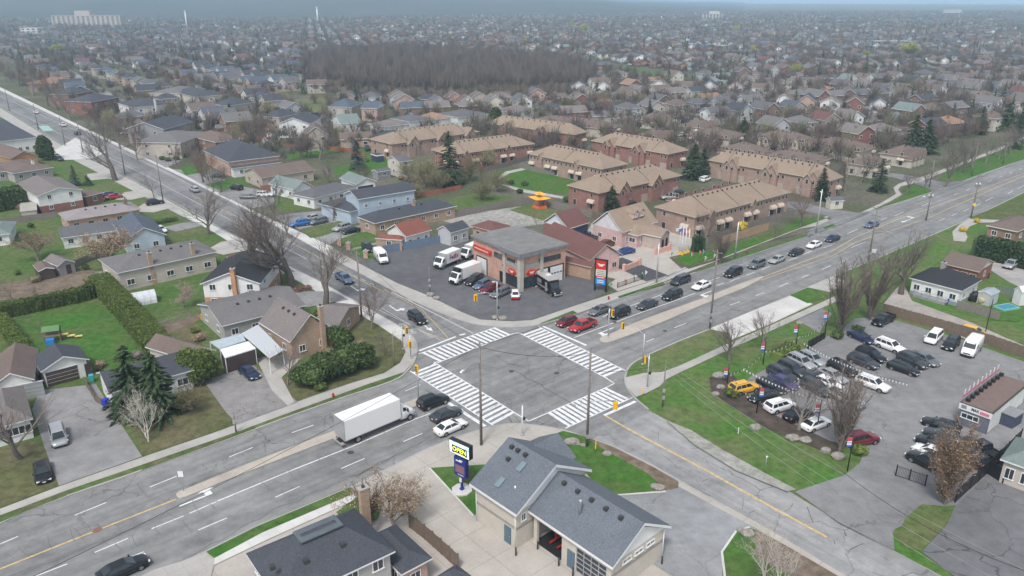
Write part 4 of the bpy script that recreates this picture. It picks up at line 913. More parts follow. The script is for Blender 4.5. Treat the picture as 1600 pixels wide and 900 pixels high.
# ---------------- workshop (bottom centre) ----------------
M_cblock=plain('cream_block',(.50,.46,.40),.9,var=.07);M_band=plain('grey_block_band',(.29,.27,.25),.9);M_sldoor=plain('slate_blue_door',(.10,.15,.19),.6);M_redm=plain('red_lift_paint',(.42,.03,.025),.5)
def workshop():
 c,w,d,rz,sk=rect3((736,756),(806.7,806.7),(925,736),4.6);print('ws',w,d,sk)
 root=empty('workshop',(c.x,c.y,GZ),rz,'cream block workshop with slate blue gable roofs behind the OPEN sign','workshop')
 X,Y=w/2-.5,d/2-.5;ze,rise=4.5,3.3
 m=wall_mesh('gy',w,d,ze,rise,.5)
 m.build('wall',[M_cblock,M_wht],root)
 MB().box((0,0,2.45),(2*X+.05,2*Y+.05,.35)).build('block_band',[M_band],root)
 roof_mesh('gy',w,d,ze,rise,th=.3).build('roof',[R_work,M_wht],root)
 # cross gable toward the cross road
 g=MB();s=3.0
 vs=[(X-1.5,2-s,ze+.5+0),(X+.9,2-s,ze+.42),(X+.9,2+s,ze+.42),(X-1.5,2+s,ze+.5),(X+.9,2,ze+2.3),(X-3.2,2,ze+2.3)]
 g.add(vs,[(1,4,5,0),(4,2,3,5)],0);g.add(vs,[(1,2,4)],1);g.build('cross_gable',[R_work,M_wht],root)
 for yy,xx in ((Y*.72,-.8),(Y*.42,-.8),(Y*.05,-.8),(Y*.5,-2.0)):MB().box((0,0,.14),(.42,.42,.36)).build('roof_vent',[M_vent],root,(xx,yy,ze+.35+rise*(1-abs(xx)/(w/2))))
 for xx,yy in ((-1.9,-Y*.12),(-4.2,Y*.15)):
  sk_=MB().box((0,0,.1),(1.2,.65,.12)).build('skylight',[plain('skylight_glass',(.17,.23,.25),.2)],root,(xx,yy,ze+.32+rise*(1-abs(xx)/(w/2))));sk_.rotation_euler=(0,-math.atan2(rise,w/2),0)
 m=MB();m.tube([(0,0,-.2),(0,0,.5)],.09,8);m.build('vent_pipe',[M_wht],root,(-X*.72,-Y*.45,ze+.3+rise*.25))
 # doors on the side wall facing the forecourt (-x)
 m=MB();m.box((-X-.04,-Y+1.3,1.05),(.08,1.0,2.1));dd=m.build('door',[M_sldoor],root);MB().box((-X-.1,-Y+.95,1.0),(.06,.06,.06)).build('handle',[M_galv],dd)
 put_window(root,-X+1.0,-Y,3.5,0,.7,1.0,M_wht)
 for k in (-1,1):MB().tube([(-X-.07,k*(Y-.12),0),(-X-.07,k*(Y-.12),ze)],.05,6).build('downpipe',[M_wht],root)
 # lower service wing
 c2,w2,d2,rz2,sk2=rect3((828,798.7),(957,892),(1049,826.7),3.6);print('ws2',w2,d2,sk2,math.degrees(rz2-rz))
 inv=Matrix.Rotation(-rz,4,'Z') @ Matrix.Translation((-c.x,-c.y,0));p=inv @ Vector((c2.x,c2.y,0));ar=rz2-rz
 wing=empty('service_wing',(p.x,p.y,0),ar);wing.parent=root
 X2,Y2=w2/2-.5,d2/2-.5;ze2,r2=3.7,2.7
 bays=[(Y2-2.3,3.6),(-Y2+2.6,4.0)]      # openings along the -x wall
 m=MB();t=.3
 m.box((X2-t/2,0,ze2/2),(t,2*Y2,ze2));m.box((0,-Y2+t/2,ze2/2),(2*X2-2*t,t,ze2))
 m.box((-X2+t/2,0,(ze2+3.0)/2),(t,2*Y2,ze2-3.0))
 ys=[-Y2];
 for yc,ww_ in sorted(bays):ys+=[yc-ww_/2,yc+ww_/2]
 ys.append(Y2)
 for k in range(0,len(ys),2):m.box((-X2+t/2,(ys[k]+ys[k+1])/2,1.5),(t,ys[k+1]-ys[k],3.0))
 m.add([(-X2,-Y2-.002,ze2),(X2,-Y2-.002,ze2),(0,-Y2-.002,ze2+r2*X2/(w2/2)-.1)],[(0,1,2)],1)
 m.box((0,0,.02),(2*X2-.1,2*Y2-.1,.03),0,2)
 m.build('wing_wall',[M_cblock,M_wht,M_dkin],wing)
 MB().box((0,-Y2-.01,2.3),(2*X2+.06,.06,.35)).build('block_band',[M_band],wing)
 roof_mesh('gy',w2,d2,ze2,r2,th=.28).build('wing_roof',[R_work,M_wht],wing)
 for k in range(5):MB().box((0,0,.14),(.42,.42,.36)).build('roof_vent',[M_vent],wing,(-.8,Y2*(.78-.36*k),ze2+.33+r2*(1-.8/(w2/2))))
 m=MB();m.tube([(0,0,-.5),(0,0,1.6),(0,0,1.75)],[.16,.16,.2],10);m.build('flue',[M_galv],wing,(-X2*.55,Y2*.1,ze2+.3+r2*.45))
 yc,ww_=bays[1]      # glazed roller door
 m=MB();m.box((-X2+.1,yc,1.5),(.06,ww_,3.0),0,1)
 for k in range(6):m.box((-X2+.04,yc,.06+k*.58),(.06,ww_,.09))
 for k in range(5):m.box((-X2+.04,yc-ww_/2+.05+k*(ww_-.1)/4,1.5),(.062,.08,3.0))
 m.build('glazed_door',[M_galv,M_glass],wing)
 m=MB();m.box((-X2-.04,-.1,1.05),(.08,1.0,2.1));m.build('door',[M_sldoor],wing)
 for s_ in (-.9,.9):m=MB().box((-1.0-X2+3,bays[0][0]+s_,1.3),(.25,.25,2.6));m.box((-X2+2,bays[0][0]+s_*.6,.5),(2.6,.16,.16));m.build('vehicle_lift',[M_redm],wing)
 for k in range(3):put_window(wing,(-.45+.45*k)*X2,-Y2,3.05,0,1.3,.55,M_wht,M_glass2)
 for k,xx in enumerate((X2-.1,)):MB().tube([(xx,-Y2-.08,0),(xx,-Y2-.08,ze2)],.06,6).build('downpipe',[M_wht],wing)
 return root
ws=workshop()
def bollard(px,label):
 g_=G(*px);o=MB().tube([(0,0,0),(0,0,1.0),(0,0,1.05)],[.09,.09,.05],8).build('bollard',[M_vent],None,g_);tag(o,label,'bollard','dark bollards round the workshop doors')
for px,lb in (((806,868),'dark bollard at the workshop corner beside the slate blue door'),((840,858),'dark bollard left of the open service bay'),((873,884),'dark bollard right of the open service bay'),((895,900),'dark bollard beside the glazed roller door'),((1034,882),'dark bollard at the right rear corner of the workshop')):bollard(px,lb)
# ---------------- flat-roofed repair shop ----------------
def shop():
 H_=7.0;q=[G(x,y,H_+GZ) for x,y in ((720,374),(813,399),(889,384))]
 c,w,d,rz,sk=rect3((720,374),(813,403),(889,384.5),H_);print('shop',w,d,sk)
 root=empty('repair_shop',(c.x,c.y,GZ),rz,'flat-roofed salmon brick repair shop with red winged emblems on its corner','shop')
 X,Y=w/2-.45,d/2-.45
 MB().box((0,0,H_/2-.1),(2*X,2*Y,H_+.1)).build('wall',[B_shop],root)
 m=MB();m.box((0,0,H_+.25),(w,d,.5),0,0);m.box((0,0,H_+.53),(w-.9,d-.9,.06),0,1)
 m.build('roof',[plain('roof_fascia_grey',(.19,.19,.20),.8),asphalt('gravel_roof',(.20,.20,.195),0,csc=.3)],root)
 t=MB();ex=5.6   # raised corner
 t.box((-X+ex/2-.45,-Y+ex/2-.45,H_+.45),(ex+1.0,ex+1.0,.9),0,0);t.box((-X+ex/2-.2,-Y+ex/2-.2,H_+.93),(ex,ex,.06),0,1);t.build('corner_parapet',[MATS['roof_fascia_grey'],MATS['gravel_roof']],root)
 M_pil=plain('pale_concrete_pilaster',(.43,.40,.355),.85)
 for x,y,a,b in ((-X-.15,-Y-.15,.9,.9),(-X+ex-.5,-Y-.12,.8,.3),(-X-.12,-Y+ex-.5,.3,.8)):MB().box((x,y,H_/2-.05),(a,b,H_-.1)).build('pilaster',[M_pil],root)
 M_pan=plain('grey_aggregate_panel',(.33,.32,.30),.9,var=.3,nsc=8)
 for fx,fy,sx,sy in ((-X+ex/2-.2,-Y-.05,ex-1.6,.1),(-X-.05,-Y+ex/2-.2,.1,ex-1.6)):
  MB().box((fx,fy,4.7),(sx,sy,.9)).build('aggregate_panel',[M_pan],root)
  m=MB();m.box((fx,fy,1.4),(sx,sy+(.02 if sy<1 else 0),2.3),0,0)
  along=sx>sy
  for k in range(5):
   tt=-.5+k/4
   m.box((fx+(tt*(sx-.08) if along else -.03),fy+(-.03 if along else tt*(sy-.08)),1.4),(.08 if along else .1,.1 if along else .08,2.35),0,1)
  m.build('shop_window',[M_glass,M_blk],root)
 M_red=plain('sign_red',(.55,.03,.025),.45,var=.05);M_emb=plain('emblem_white',(.75,.62,.55),.5,var=0)
 def emblem(root,loc,ang,s=1.0):
  m=MB();pts=[(-1,0),(-.55,.45),(-.15,.52),(0,.44),(.15,.52),(.55,.45),(1,0),(.5,-.5),(0,-.75),(-.5,-.5)]
  vs=[(x*s*1.35,-.06,z*s*1.1) for x,z in pts]+[(x*s*1.35,.12,z*s*1.1) for x,z in pts];n=len(pts)
  m.add(vs,[tuple(range(n-1,-1,-1))]+[(i,(i+1)%n,n+(i+1)%n,n+i) for i in range(n)],0)
  for sg in (-1,1):
   for k in range(3):m.add([(sg*.12*s,-.08,(.22-.16*k)*s),(sg*(.75-.16*k)*s,-.08,(.26-.2*k)*s),(sg*(.62-.16*k)*s,-.08,(.10-.2*k)*s),(sg*.12*s,-.08,(.1-.16*k)*s)],[(0,1,2,3)],1)
  m.add([(.22*s*math.cos(a),-.085,.22*s*math.sin(a)-.05*s) for a in [6.2832*i/10 for i in range(10)]],[tuple(range(10))],1)
  return m.build('emblem',[M_red,M_emb],root,loc,ang)
 emblem(root,(-X+ex/2-.2,-Y-.2,3.35),0);emblem(root,(-X-.2,-Y+ex/2-.2,3.35),-math.pi/2)
 shop.emblem=emblem;shop.red=M_red;shop.emb=M_emb
 # front (right hand) garage doors
 for k in range(2):
  x=X-2.4-k*3.9;m=MB();m.box((x,-Y-.03,1.75),(3.9,.06,3.6),0,1);m.box((x,-Y-.06,1.65),(3.2,.06,3.3));
  for j in range(4):m.box((x-1.2+j*.8,-Y-.1,1.9),(.5,.03,.28),0,1)
  for j in range(1,5):m.box((x,-Y-.092,j*.66),(3.2,.006,.03),0,2)
  m.build('garage_door',[M_wht,M_blk,M_galv],root)
 m=MB();m.box((X-4.2,-Y-.03,5.2),(5.6,.08,1.1),0,0)
 for j in range(6):m.box((X-6.9+j*1.1,-Y-.06,5.2),(.08,.08,1.0),0,1)
 m.build('window',[M_glass,M_dkbrown],root)
 for yy in (Y-8.6,Y-13.0):
  m=MB();m.box((-X-.03,yy,5.3),(.08,2.6,1.1),0,0)
  for j in range(3):m.box((-X-.06,yy-1.2+j*1.2,5.3),(.08,.08,1.0),0,1)
  m.build('window',[M_glass,M_dkbrown],root)
 m=MB();m.box((-X-.03,Y-3.0,1.75),(.06,3.9,3.6),0,1);m.box((-X-.06,Y-3.0,1.65),(.06,3.3,3.3));m.build('garage_door',[M_wht,M_blk],root)
 MB().box((-X-.04,Y-9.8,1.15),(.08,1.1,2.3)).build('door',[M_blk],root)
 m=MB();m.box((-X-.2,Y-3.4,5.2),(.3,6.2,.9),0,0)
 for j in range(15):m.box((-X-.37,Y-5.6+j*.33,5.2),(.02,.2,.28),0,1)
 m.build('sign_band',[M_red,M_emb],root)
 MB().box((-X-.15,Y-10.6,3.9),(.25,.3,.3)).build('wall_lamp',[M_vent],root)
 return root
sh=shop()
# ---------------- carports ----------------
def canopy(label,pts,z,th,mat,posts=True,sides=None):
 w=[G(x,y,z+GZ) for x,y in pts];o=sum((Vector(p) for p in w),Vector())/len(w);o.z=GZ
 root=empty('carport',o,0,label,'carport');MB().prism([(p.x-o.x,p.y-o.y) for p in w],z-th,z).build('roof',[mat],root)
 for p in w:MB().box((0,0,(z-th)/2),(.12,.12,z-th)).build('post',[M_wht],root,((p.x-o.x)*.96,(p.y-o.y)*.96,0))
 if sides:
  for i in sides:
   a,b=w[i]-o,w[(i+1)%len(w)]-o;dd=b-a;mid=(a+b)/2*.97
   MB().box((mid.x,mid.y,(z-th)/2),(dd.length*.93,.08,z-th),math.atan2(dd.y,dd.x)).build('screen',[M_dkbrown],root)
 return root
M_zinc=NT('corrugated_sheet',.35,.3);v_=M_zinc.co('Object',(1,1,1),(0,0,R(40)));s_=M_zinc.n.new('ShaderNodeSeparateXYZ');M_zinc.l.new(v_,s_.inputs[0])
M_zinc=M_zinc.col(M_zinc.ramp(M_zinc.math('FRACT',M_zinc.math('MULTIPLY',s_.outputs[0],2.2)),0,.3,(.42,.44,.46),(.66,.68,.70)))
canopy('pale blue flat carport roof between the stucco bungalow and round cedar',[(327,534),(378,521),(384,532),(343,545)],2.6,.15,plain('pale_blue_sheet',(.46,.53,.58),.4,.2),True)
canopy('bright white flat carport roof with dark screen behind the blue sedan',[(344,545.5),(388,533),(400,544),(351,559)],2.7,.15,plain('bright_white_sheet',(.75,.75,.74),.4),True,[2,3])
canopy('corrugated translucent carport beside the tan brick cottage',[(377,521),(403,507),(443,547),(421,560)],2.8,.08,M_zinc,True)
# greenhouse, deck, playset
def greenhouse():
 a,b,c_=G(198,481),G(246,472),G(205,460);d=(b-a);an=math.atan2(d.y,d.x);L_=9.0;root=empty('greenhouse',(a+b)/2+Vector((-.8,1.2,0)),an,'white arched greenhouse tunnel beside the long cedar hedge','greenhouse')
 m=MB();n=10;r=1.7;Wd=(b-a).length
 pts=[(-r*math.cos(math.pi*k/n),r*1.25*math.sin(math.pi*k/n)) for k in range(n+1)]
 for k in range(n):m.add([(-Wd/2,pts[k][0],pts[k][1]),(Wd/2,pts[k][0],pts[k][1]),(Wd/2,pts[k+1][0],pts[k+1][1]),(-Wd/2,pts[k+1][0],pts[k+1][1])],[(0,1,2,3)],0,True)
 for s in (-1,1):m.add([(s*Wd/2,y,z) for y,z in pts],[tuple(range(n+1))],0)
 m.build('cover',[plain('polythene_sheet',(.55,.58,.60),.35)],root)
 for k in range(6):
  x=-Wd/2+k*Wd/5;MB().tube([(x,y*1.02,z*1.02) for y,z in pts],.03,4).build('hoop',[M_galv],root)
greenhouse()
def playset():
 root=empty('playset',G(84,533),R(20),'wooden play tower with yellow slide and blue cover on the hedged lawn','playset');wd_=plain('weathered_wood',(.22,.17,.13),.9)
 for x in (-1.2,1.2):
  for y in (-.7,.7):MB().box((x,y,1.1),(.12,.12,2.2)).build('post',[wd_],root)
 MB().box((0,0,1.2),(2.6,1.6,.1)).build('deck',[wd_],root);MB().box((0,0,1.7),(2.6,.06,.8)).build('rail',[wd_],root)
 MB().add([(-1.3,-.9,2.1),(1.3,-.9,2.1),(1.3,0,2.8),(-1.3,0,2.8),(-1.3,.9,2.1),(1.3,.9,2.1)],[(0,1,2,3),(3,2,5,4)]).build('tarpaulin',[plain('green_tarp',(.10,.20,.08),.7)],root)
 m=MB()
 p=[(1.3,0,1.3),(2.2,.05,.8),(3.2,.1,.45),(4.3,.15,.2)]
 for i in range(3):m.box(((p[i][0]+p[i+1][0])/2,p[i][1],(p[i][2]+p[i+1][2])/2),(1.15,.5,.14))
 m.build('slide',[plain('yellow_plastic',(.75,.55,.22),.4)],root)
 MB().box((-.2,-1.3,.5),(1.2,.9,.9)).build('blue_box',[plain('blue_plastic',(.03,.22,.60),.5)],root)
playset()
# ---------------- vehicles ----------------
def paint(name,c,metal=.35):
 if name in MATS:return MATS[name]
 t=NT(name,.28,metal,.5);t.b.inputs['Coat Weight'].default_value=.6;t.b.inputs['Coat Roughness'].default_value=.08
 return t.col(c)
PAINT={'black':(.012,.013,.016),'dark grey':(.055,.06,.068),'grey':(.16,.17,.18),'silver':(.42,.43,.44),'white':(.78,.78,.77),'red':(.50,.03,.03),'dark red':(.20,.015,.025),'blue':(.02,.06,.28),
   'navy':(.02,.03,.09),'steel blue':(.12,.17,.26),'yellow':(.72,.38,.03),'bright blue':(.02,.16,.50),'maroon':(.12,.015,.02),'purple blue':(.07,.06,.18),'gold':(.30,.25,.16),'green':(.04,.09,.06)}
def pm(c):return paint('paint_'+c.replace(' ','_'),PAINT[c],0 if c in ('white','yellow') else .35)
M_tyre=plain('tyre_rubber',(.018,.018,.019),.85,var=0);M_rim=plain('alloy_rim',(.38,.39,.40),.3,.7,var=0)
M_lamp=plain('headlamp_lens',(.72,.75,.76),.15,0,.6,0);M_tail=plain('tail_lamp_red',(.42,.015,.015),.25,0,.6,0);M_trimk=plain('black_trim',(.02,.02,.021),.6,var=0)
M_plate=plain('licence_plate_white',(.68,.69,.70),.5,var=0);M_cglass=plain('car_glass',(.02,.028,.034),.06,0,.8,0)
# lower body profile rows: (x, z_low, z_top, half width); greenhouse: (xb_rear, xt_rear, xt_front, xb_front, z_belt, z_roof, wb, wt)
def body_loft(m,rows,mi=0):
 ring=[]
 for x,zl,zt,w in rows:
  zm=zl+(zt-zl)*.55
  half=[(w*.86,zl),(w*.99,zl+.10),(w,zm),(w*.975,zt-.10),(w*.90,zt-.02),(w*.55,zt+.02)]
  ring.append([(x,-y,z) for y,z in half]+[(x,y,z) for y,z in half[::-1]])
 n=len(ring[0]);vs=[p for r in ring for p in r];fs=[]
 for i in range(len(ring)-1):
  for k in range(n-1):fs.append((i*n+k,i*n+k+1,(i+1)*n+k+1,(i+1)*n+k)[::-1])
  fs.append((i*n+n-1,i*n,(i+1)*n,(i+1)*n+n-1)[::-1])
 fs.append(tuple(range(n-1,-1,-1))[::-1]);fs.append(tuple((len(ring)-1)*n+k for k in range(n))[::-1]);m.add(vs,fs,mi,True)
def greenhouse_mb(gh):
 xr,tr,tf,xf,zb,zt,wb,wt=gh;m=MB();rows=[]
 c=.08
 lower=[(xr,-wb,zb),(xf,-wb*.93,zb),(xf,wb*.93,zb),(xr,wb,zb)]
 up=[(tr,-wt,zt-.05),(tf,-wt*.95,zt-.05),(tf,wt*.95,zt-.05),(tr,wt,zt-.05)]
 top=[(tr+c,-wt+c,zt),(tf-c,-wt*.95+c,zt),(tf-c,wt*.95-c,zt),(tr+c,wt-c,zt)]
 m.add(lower+up,[(0,1,5,4),(1,2,6,5),(2,3,7,6),(3,0,4,7)]);m.add(up+top,[(0,1,5,4),(1,2,6,5),(2,3,7,6),(3,0,4,7),(4,5,6,7)],0,False)
 return m,lower,up
def quad_inset(a,b,c,d,s0,s1,b0,b1,off):
 """a,b bottom; d,c top; returns inset quad pushed out by off"""
 a,b,c,d=map(Vector,(a,b,c,d))
 def pt(u,v):return a.lerp(b,u).lerp(d.lerp(c,u),v)
 n=(b-a).cross(d-a).normalized()*off
 return [pt(s0,b0)+n,pt(1-s1,b0)+n,pt(1-s1,b1)+n,pt(s0,b1)+n]
KIND={
 'sedan':dict(L=4.8,rows=[(-2.38,.42,.86,.70),(-2.30,.30,.98,.84),(-1.7,.22,1.02,.90),(-.9,.20,.98,.91),(.8,.20,.93,.91),(1.5,.22,.86,.90),(2.05,.26,.76,.85),(2.34,.34,.66,.70),(2.40,.40,.58,.62)],gh=(-1.95,-1.15,.28,1.15,.96,1.45,.82,.60),wh=(-1.42,1.42,.33)),
 'hatch':dict(L=4.2,rows=[(-2.08,.42,.95,.74),(-2.0,.30,1.05,.84),(-1.5,.22,1.05,.88),(0,.20,1.0,.89),(1.1,.22,.94,.88),(1.75,.26,.84,.84),(2.05,.36,.70,.70),(2.1,.42,.6,.6)],gh=(-2.0,-1.6,.3,1.05,1.0,1.52,.82,.62),wh=(-1.28,1.28,.32)),
 'wagon':dict(L=4.75,rows=[(-2.35,.42,.95,.74),(-2.27,.30,1.02,.86),(-1.7,.22,1.02,.90),(.8,.20,.97,.91),(1.5,.22,.9,.90),(2.05,.26,.8,.85),(2.33,.36,.68,.70),(2.38,.42,.6,.62)],gh=(-2.25,-1.85,.3,1.15,.98,1.52,.82,.63),wh=(-1.4,1.4,.34)),
 'suv':dict(L=4.8,rows=[(-2.38,.48,1.05,.80),(-2.32,.36,1.16,.90),(-1.7,.28,1.16,.95),(.8,.28,1.12,.95),(1.5,.30,1.06,.94),(2.1,.34,.96,.90),(2.36,.42,.82,.78),(2.40,.48,.7,.7)],gh=(-2.30,-2.0,.35,1.1,1.12,1.74,.88,.70),wh=(-1.42,1.42,.38)),
 'minivan':dict(L=5.0,rows=[(-2.48,.45,1.0,.80),(-2.4,.30,1.14,.92),(-1.7,.24,1.14,.96),(.9,.24,1.08,.96),(1.7,.26,.98,.94),(2.25,.32,.84,.88),(2.48,.42,.7,.72)],gh=(-2.38,-2.15,.75,1.75,1.06,1.74,.88,.70),wh=(-1.5,1.5,.34)),
 'smart':dict(L=2.7,rows=[(-1.33,.4,.95,.66),(-1.25,.28,1.05,.76),(-.5,.22,1.05,.79),(.6,.22,1.0,.79),(1.15,.28,.86,.74),(1.33,.4,.66,.6)],gh=(-1.22,-.95,.3,.95,1.0,1.53,.72,.6),wh=(-.9,.9,.29)),
 'pickup':dict(L=5.7,rows=[(-2.82,.60,.98,.90),(-2.78,.50,1.06,.95),(-2.6,.42,1.08,.96),(.6,.40,1.08,.97),(1.6,.40,1.08,.97),(2.4,.44,1.0,.94),(2.76,.52,.88,.84),(2.82,.6,.76,.76)],gh=(-.85,-.70,.75,1.35,1.06,1.82,.88,.74),wh=(-1.75,1.85,.42),bed=True),
}
CARP={}
def car_proto(kind):
 k=KIND[kind];P_={};m=MB();body_loft(m,k['rows']);g_,lo,up=greenhouse_mb(k['gh']);m.add(g_.v,g_.f,0)
 xr,tr,tf,xf,zb,zt,wb,wt=k['gh']
 for s in (-1,1):m.box((xf-.25,s*(wb+.14),zb+.06),(.18,.16,.13))    # mirrors
 for wx in k['wh'][:2]:        # dark wheel arches
  for s in (-1,1):
   r=k['wh'][2]+.075;y=s*(max(q[3] for q in k['rows'])+.006);n=10
   m.add([(wx+r*math.cos(math.pi*i/n),y,k['wh'][2]+r*math.sin(math.pi*i/n)) for i in range(n+1)],[tuple(range(n+1)) if s<0 else tuple(range(n,-1,-1))],1)
 z0=min(q[1] for q in k['rows'])
 m.box((0,0,z0-.03),(k['L']*.9,1.55,.12),0,1)
 if kind in ('suv','wagon'):
  for s in (-1,1):m.tube([(tr+.3,s*(wt-.08),zt+.05),(tf-.2,s*(wt-.12),zt+.05)],.025,4,1)
 if k.get('bed'):m.box((-1.85,0,1.085),(1.75,1.5,.04),0,1);m.box((-1.85,-.86,1.16),(1.9,.1,.16));m.box((-1.85,.86,1.16),(1.9,.1,.16));m.box((-2.76,0,1.14),(.1,1.8,.2))
 P_['body']=m.mesh('body',[pm('white'),M_trimk])
 a=MB();q=quad_inset(lo[1],lo[2],up[2],up[1],.06,.06,.06,.92,.012);a.add(q,[(0,1,2,3)]);P_['windscreen']=a.mesh('windscreen',[M_cglass])
 a=MB();q=quad_inset(lo[3],lo[0],up[0],up[3],.08,.08,.12,.9,.012);a.add(q,[(0,1,2,3)]);P_['rear_window']=a.mesh('rear_window',[M_cglass])
 for nm,(b0,b1,t1,t0) in (('r',(lo[0],lo[1],up[1],up[0])),('l',(lo[2],lo[3],up[3],up[2]))):
  a=MB();cuts=[(.05,.45),(.5,.10)] if kind != 'smart' else [(.2,.12)]
  for s0,s1 in ([(.04,.70),(.33,.38),(.65,.05)] if kind in ('suv','wagon','minivan') else [(.06,.52),(.51,.07)] if kind != 'smart' else [(.2,.1)]):
   sa,sb=(s0,s1) if nm=='r' else (s1,s0);a.add(quad_inset(b0,b1,t1,t0,sa,sb,.08,.9,.012),[(0,1,2,3)])
  P_['side_window_'+nm]=a.mesh('side_window',[M_cglass])
 r=k['wh'][2];a=MB();n=16
 for y0,y1 in ((-.11,.11),):
  a.add([(r*math.cos(6.2832*i/n),y,r*math.sin(6.2832*i/n)) for y in (y0,y1) for i in range(n)],[(i,(i+1)%n,n+(i+1)%n,n+i)[::-1] for i in range(n)]+[tuple(range(n))[::-1][::-1],tuple(range(2*n-1,n-1,-1))],0,False)
 for y in (-.113,.113):
  a.add([(r*.66*math.cos(6.2832*i/12),y,r*.66*math.sin(6.2832*i/12)) for i in range(12)],[tuple(range(12))],1)
  for j in range(5):
   t=j*1.2566;a.add([(r*.2*math.cos(t),y*1.03,r*.2*math.sin(t)),(r*.6*math.cos(t+.22),y*1.03,r*.6*math.sin(t+.22)),(r*.6*math.cos(t+.65),y*1.03,r*.6*math.sin(t+.65))],[(0,1,2)],0)
 P_['wheel']=a.mesh('wheel',[M_tyre,M_rim])
 fr=k['rows'][-2];rr=k['rows'][1]
 a=MB().box((0,0,0),(.16,.34,.13));P_['headlight']=a.mesh('headlight',[M_lamp]);a=MB().box((0,0,0),(.10,.28,.16));P_['taillight']=a.mesh('taillight',[M_tail]);P_['licence_plate']=MB().box((0,0,0),(.03,.34,.13)).mesh('licence_plate',[M_plate])
 P_['grille']=MB().box((0,0,0),(.05,.75,.16)).mesh('grille',[M_trimk])
 P_['_k']=k;return P_
def car(kind,color,px,fwd,label,group=None,detail=True,z=GZ,cat=None,world=None,ang=None):
 if kind not in CARP:CARP[kind]=car_proto(kind)
 p=CARP[kind];k=p['_k'];loc=world if world is not None else G(px[0],px[1],z+.65)
 loc=Vector((loc.x,loc.y,z))
 if ang is None:
  if isinstance(fwd,tuple):q0,q1=G(*px),G(*fwd);d=q1-q0;ang=math.atan2(d.y,d.x)
  else:ang=math.pi/2-R(fwd)
 nm={'sedan':'sedan','hatch':'hatchback','wagon':'estate_car','suv':'suv','minivan':'minivan','smart':'microcar','pickup':'pickup_truck'}[kind]
 root=empty(nm,loc,ang,label,cat or nm.replace('_',' '),group);mt=pm(color)
 def part(n,me,l=(0,0,0)):
  o=link(n,me,root,l);return o
 b=part('body',p['body']);b.material_slots[0].link='OBJECT';b.material_slots[0].material=mt
 part('windscreen',p['windscreen']);part('rear_window',p['rear_window']);part('side_window',p['side_window_r']);part('side_window',p['side_window_l'])
 w=max(q[3] for q in k['rows'])-.10
 for wx in k['wh'][:2]:
  for s in (-1,1):part('wheel',p['wheel'],(wx,s*w,k['wh'][2]))
 f=k['rows'][-2];r_=k['rows'][1];f3=k['rows'][-3]
 for s in (-1,1):
  part('headlight',p['headlight'],((f[0]+f3[0])/2+.10,s*(f[3]-.10),f[2]-.06));part('taillight',p['taillight'],(r_[0]-.03,s*(r_[3]-.16),r_[2]-.2))
 part('grille',p['grille'],(f[0]+.02,0,f[2]-.16));part('licence_plate',p['licence_plate'],(f[0]+.06,0,f[1]+.12));part('licence_plate',p['licence_plate'],(k['rows'][0][0]-.01,0,k['rows'][0][1]+.3))
 return root
WB=229.0;RD=0.0
QUEUE='vehicles queuing on the main road'
for k,c,px,lb in (('hatch','dark red',(885,502),'dark red hatchback first in the kerb lane at the right stop line'),('pickup','red',(910,509),'bright red pickup truck waiting beside the dark red hatchback'),
  ('sedan','grey',(937,484),'grey sedan waiting behind the dark red hatchback'),('suv','black',(967,489),'black SUV waiting right behind the red pickup'),('sedan','dark grey',(1011,475),'dark grey sedan with a wide gap before it, behind the black SUV'),
  ('suv','black',(1050,461),'black SUV passing below the grey minivan'),('minivan','dark grey',(1063,438),'dark grey minivan in front of the forecourt entrance'),('sedan','white',(1096,445.5),'white sedan beside the tall pole right of the grey minivan'),
  ('suv','black',(1145.5,426),'black SUV with dark windows between white sedan and grey SUV'),('suv','grey',(1182,413),'grey SUV on the main road below the maroon-leaved tree'),('sedan','silver',(1214,405),'silver sedan with a hint of gold on the main road'),
  ('sedan','black',(1244,393.5),'black sedan on the main road between silver and white sedans'),('sedan','white',(1272,382),'white sedan near the end of the queue on the main road'),('sedan','navy',(1301,372),'navy sedan last in the queue by the side street corner')):
 car(k,c,px,228.5,lb,QUEUE,z=RD)
car('sedan','steel blue',(1362,350.5),232,'steel blue sedan alone on the main road past the side street',z=RD)
car('suv','black',(677,627),(718,611),'black SUV at the left stop line beside the traffic island',z=RD)
car('sedan','dark grey',(697,646),(738,628),'dark grey coupe with glowing red tail lights at the left stop line',z=RD)
car('sedan','white',(704,666),(745,648),'white sedan with black sunroof nearest the workshop corner',z=RD)
car('sedan','black',(192,887),(232,869),'black sedan cut by the bottom edge on the main road',z=RD)
car('suv','black',(652,497),(690,524),'black SUV driving down the cross road toward the crosswalk',z=RD)
car('pickup','steel blue',(538,435),(562,450),'blue pickup on the cross road seen through bare branches',z=RD)
car('suv','silver',(304,296),(280,283),'silver SUV driving away up the cross road',z=RD)
car('sedan','white',(56,175),(40,168),'white car farthest up the cross road',z=RD)
car('suv','white',(98,195),(80,188),'white SUV on the green crossing of the cross road',z=RD)
car('suv','dark grey',(121,208),(100,197),'dark grey SUV just below the far crossing',z=RD)
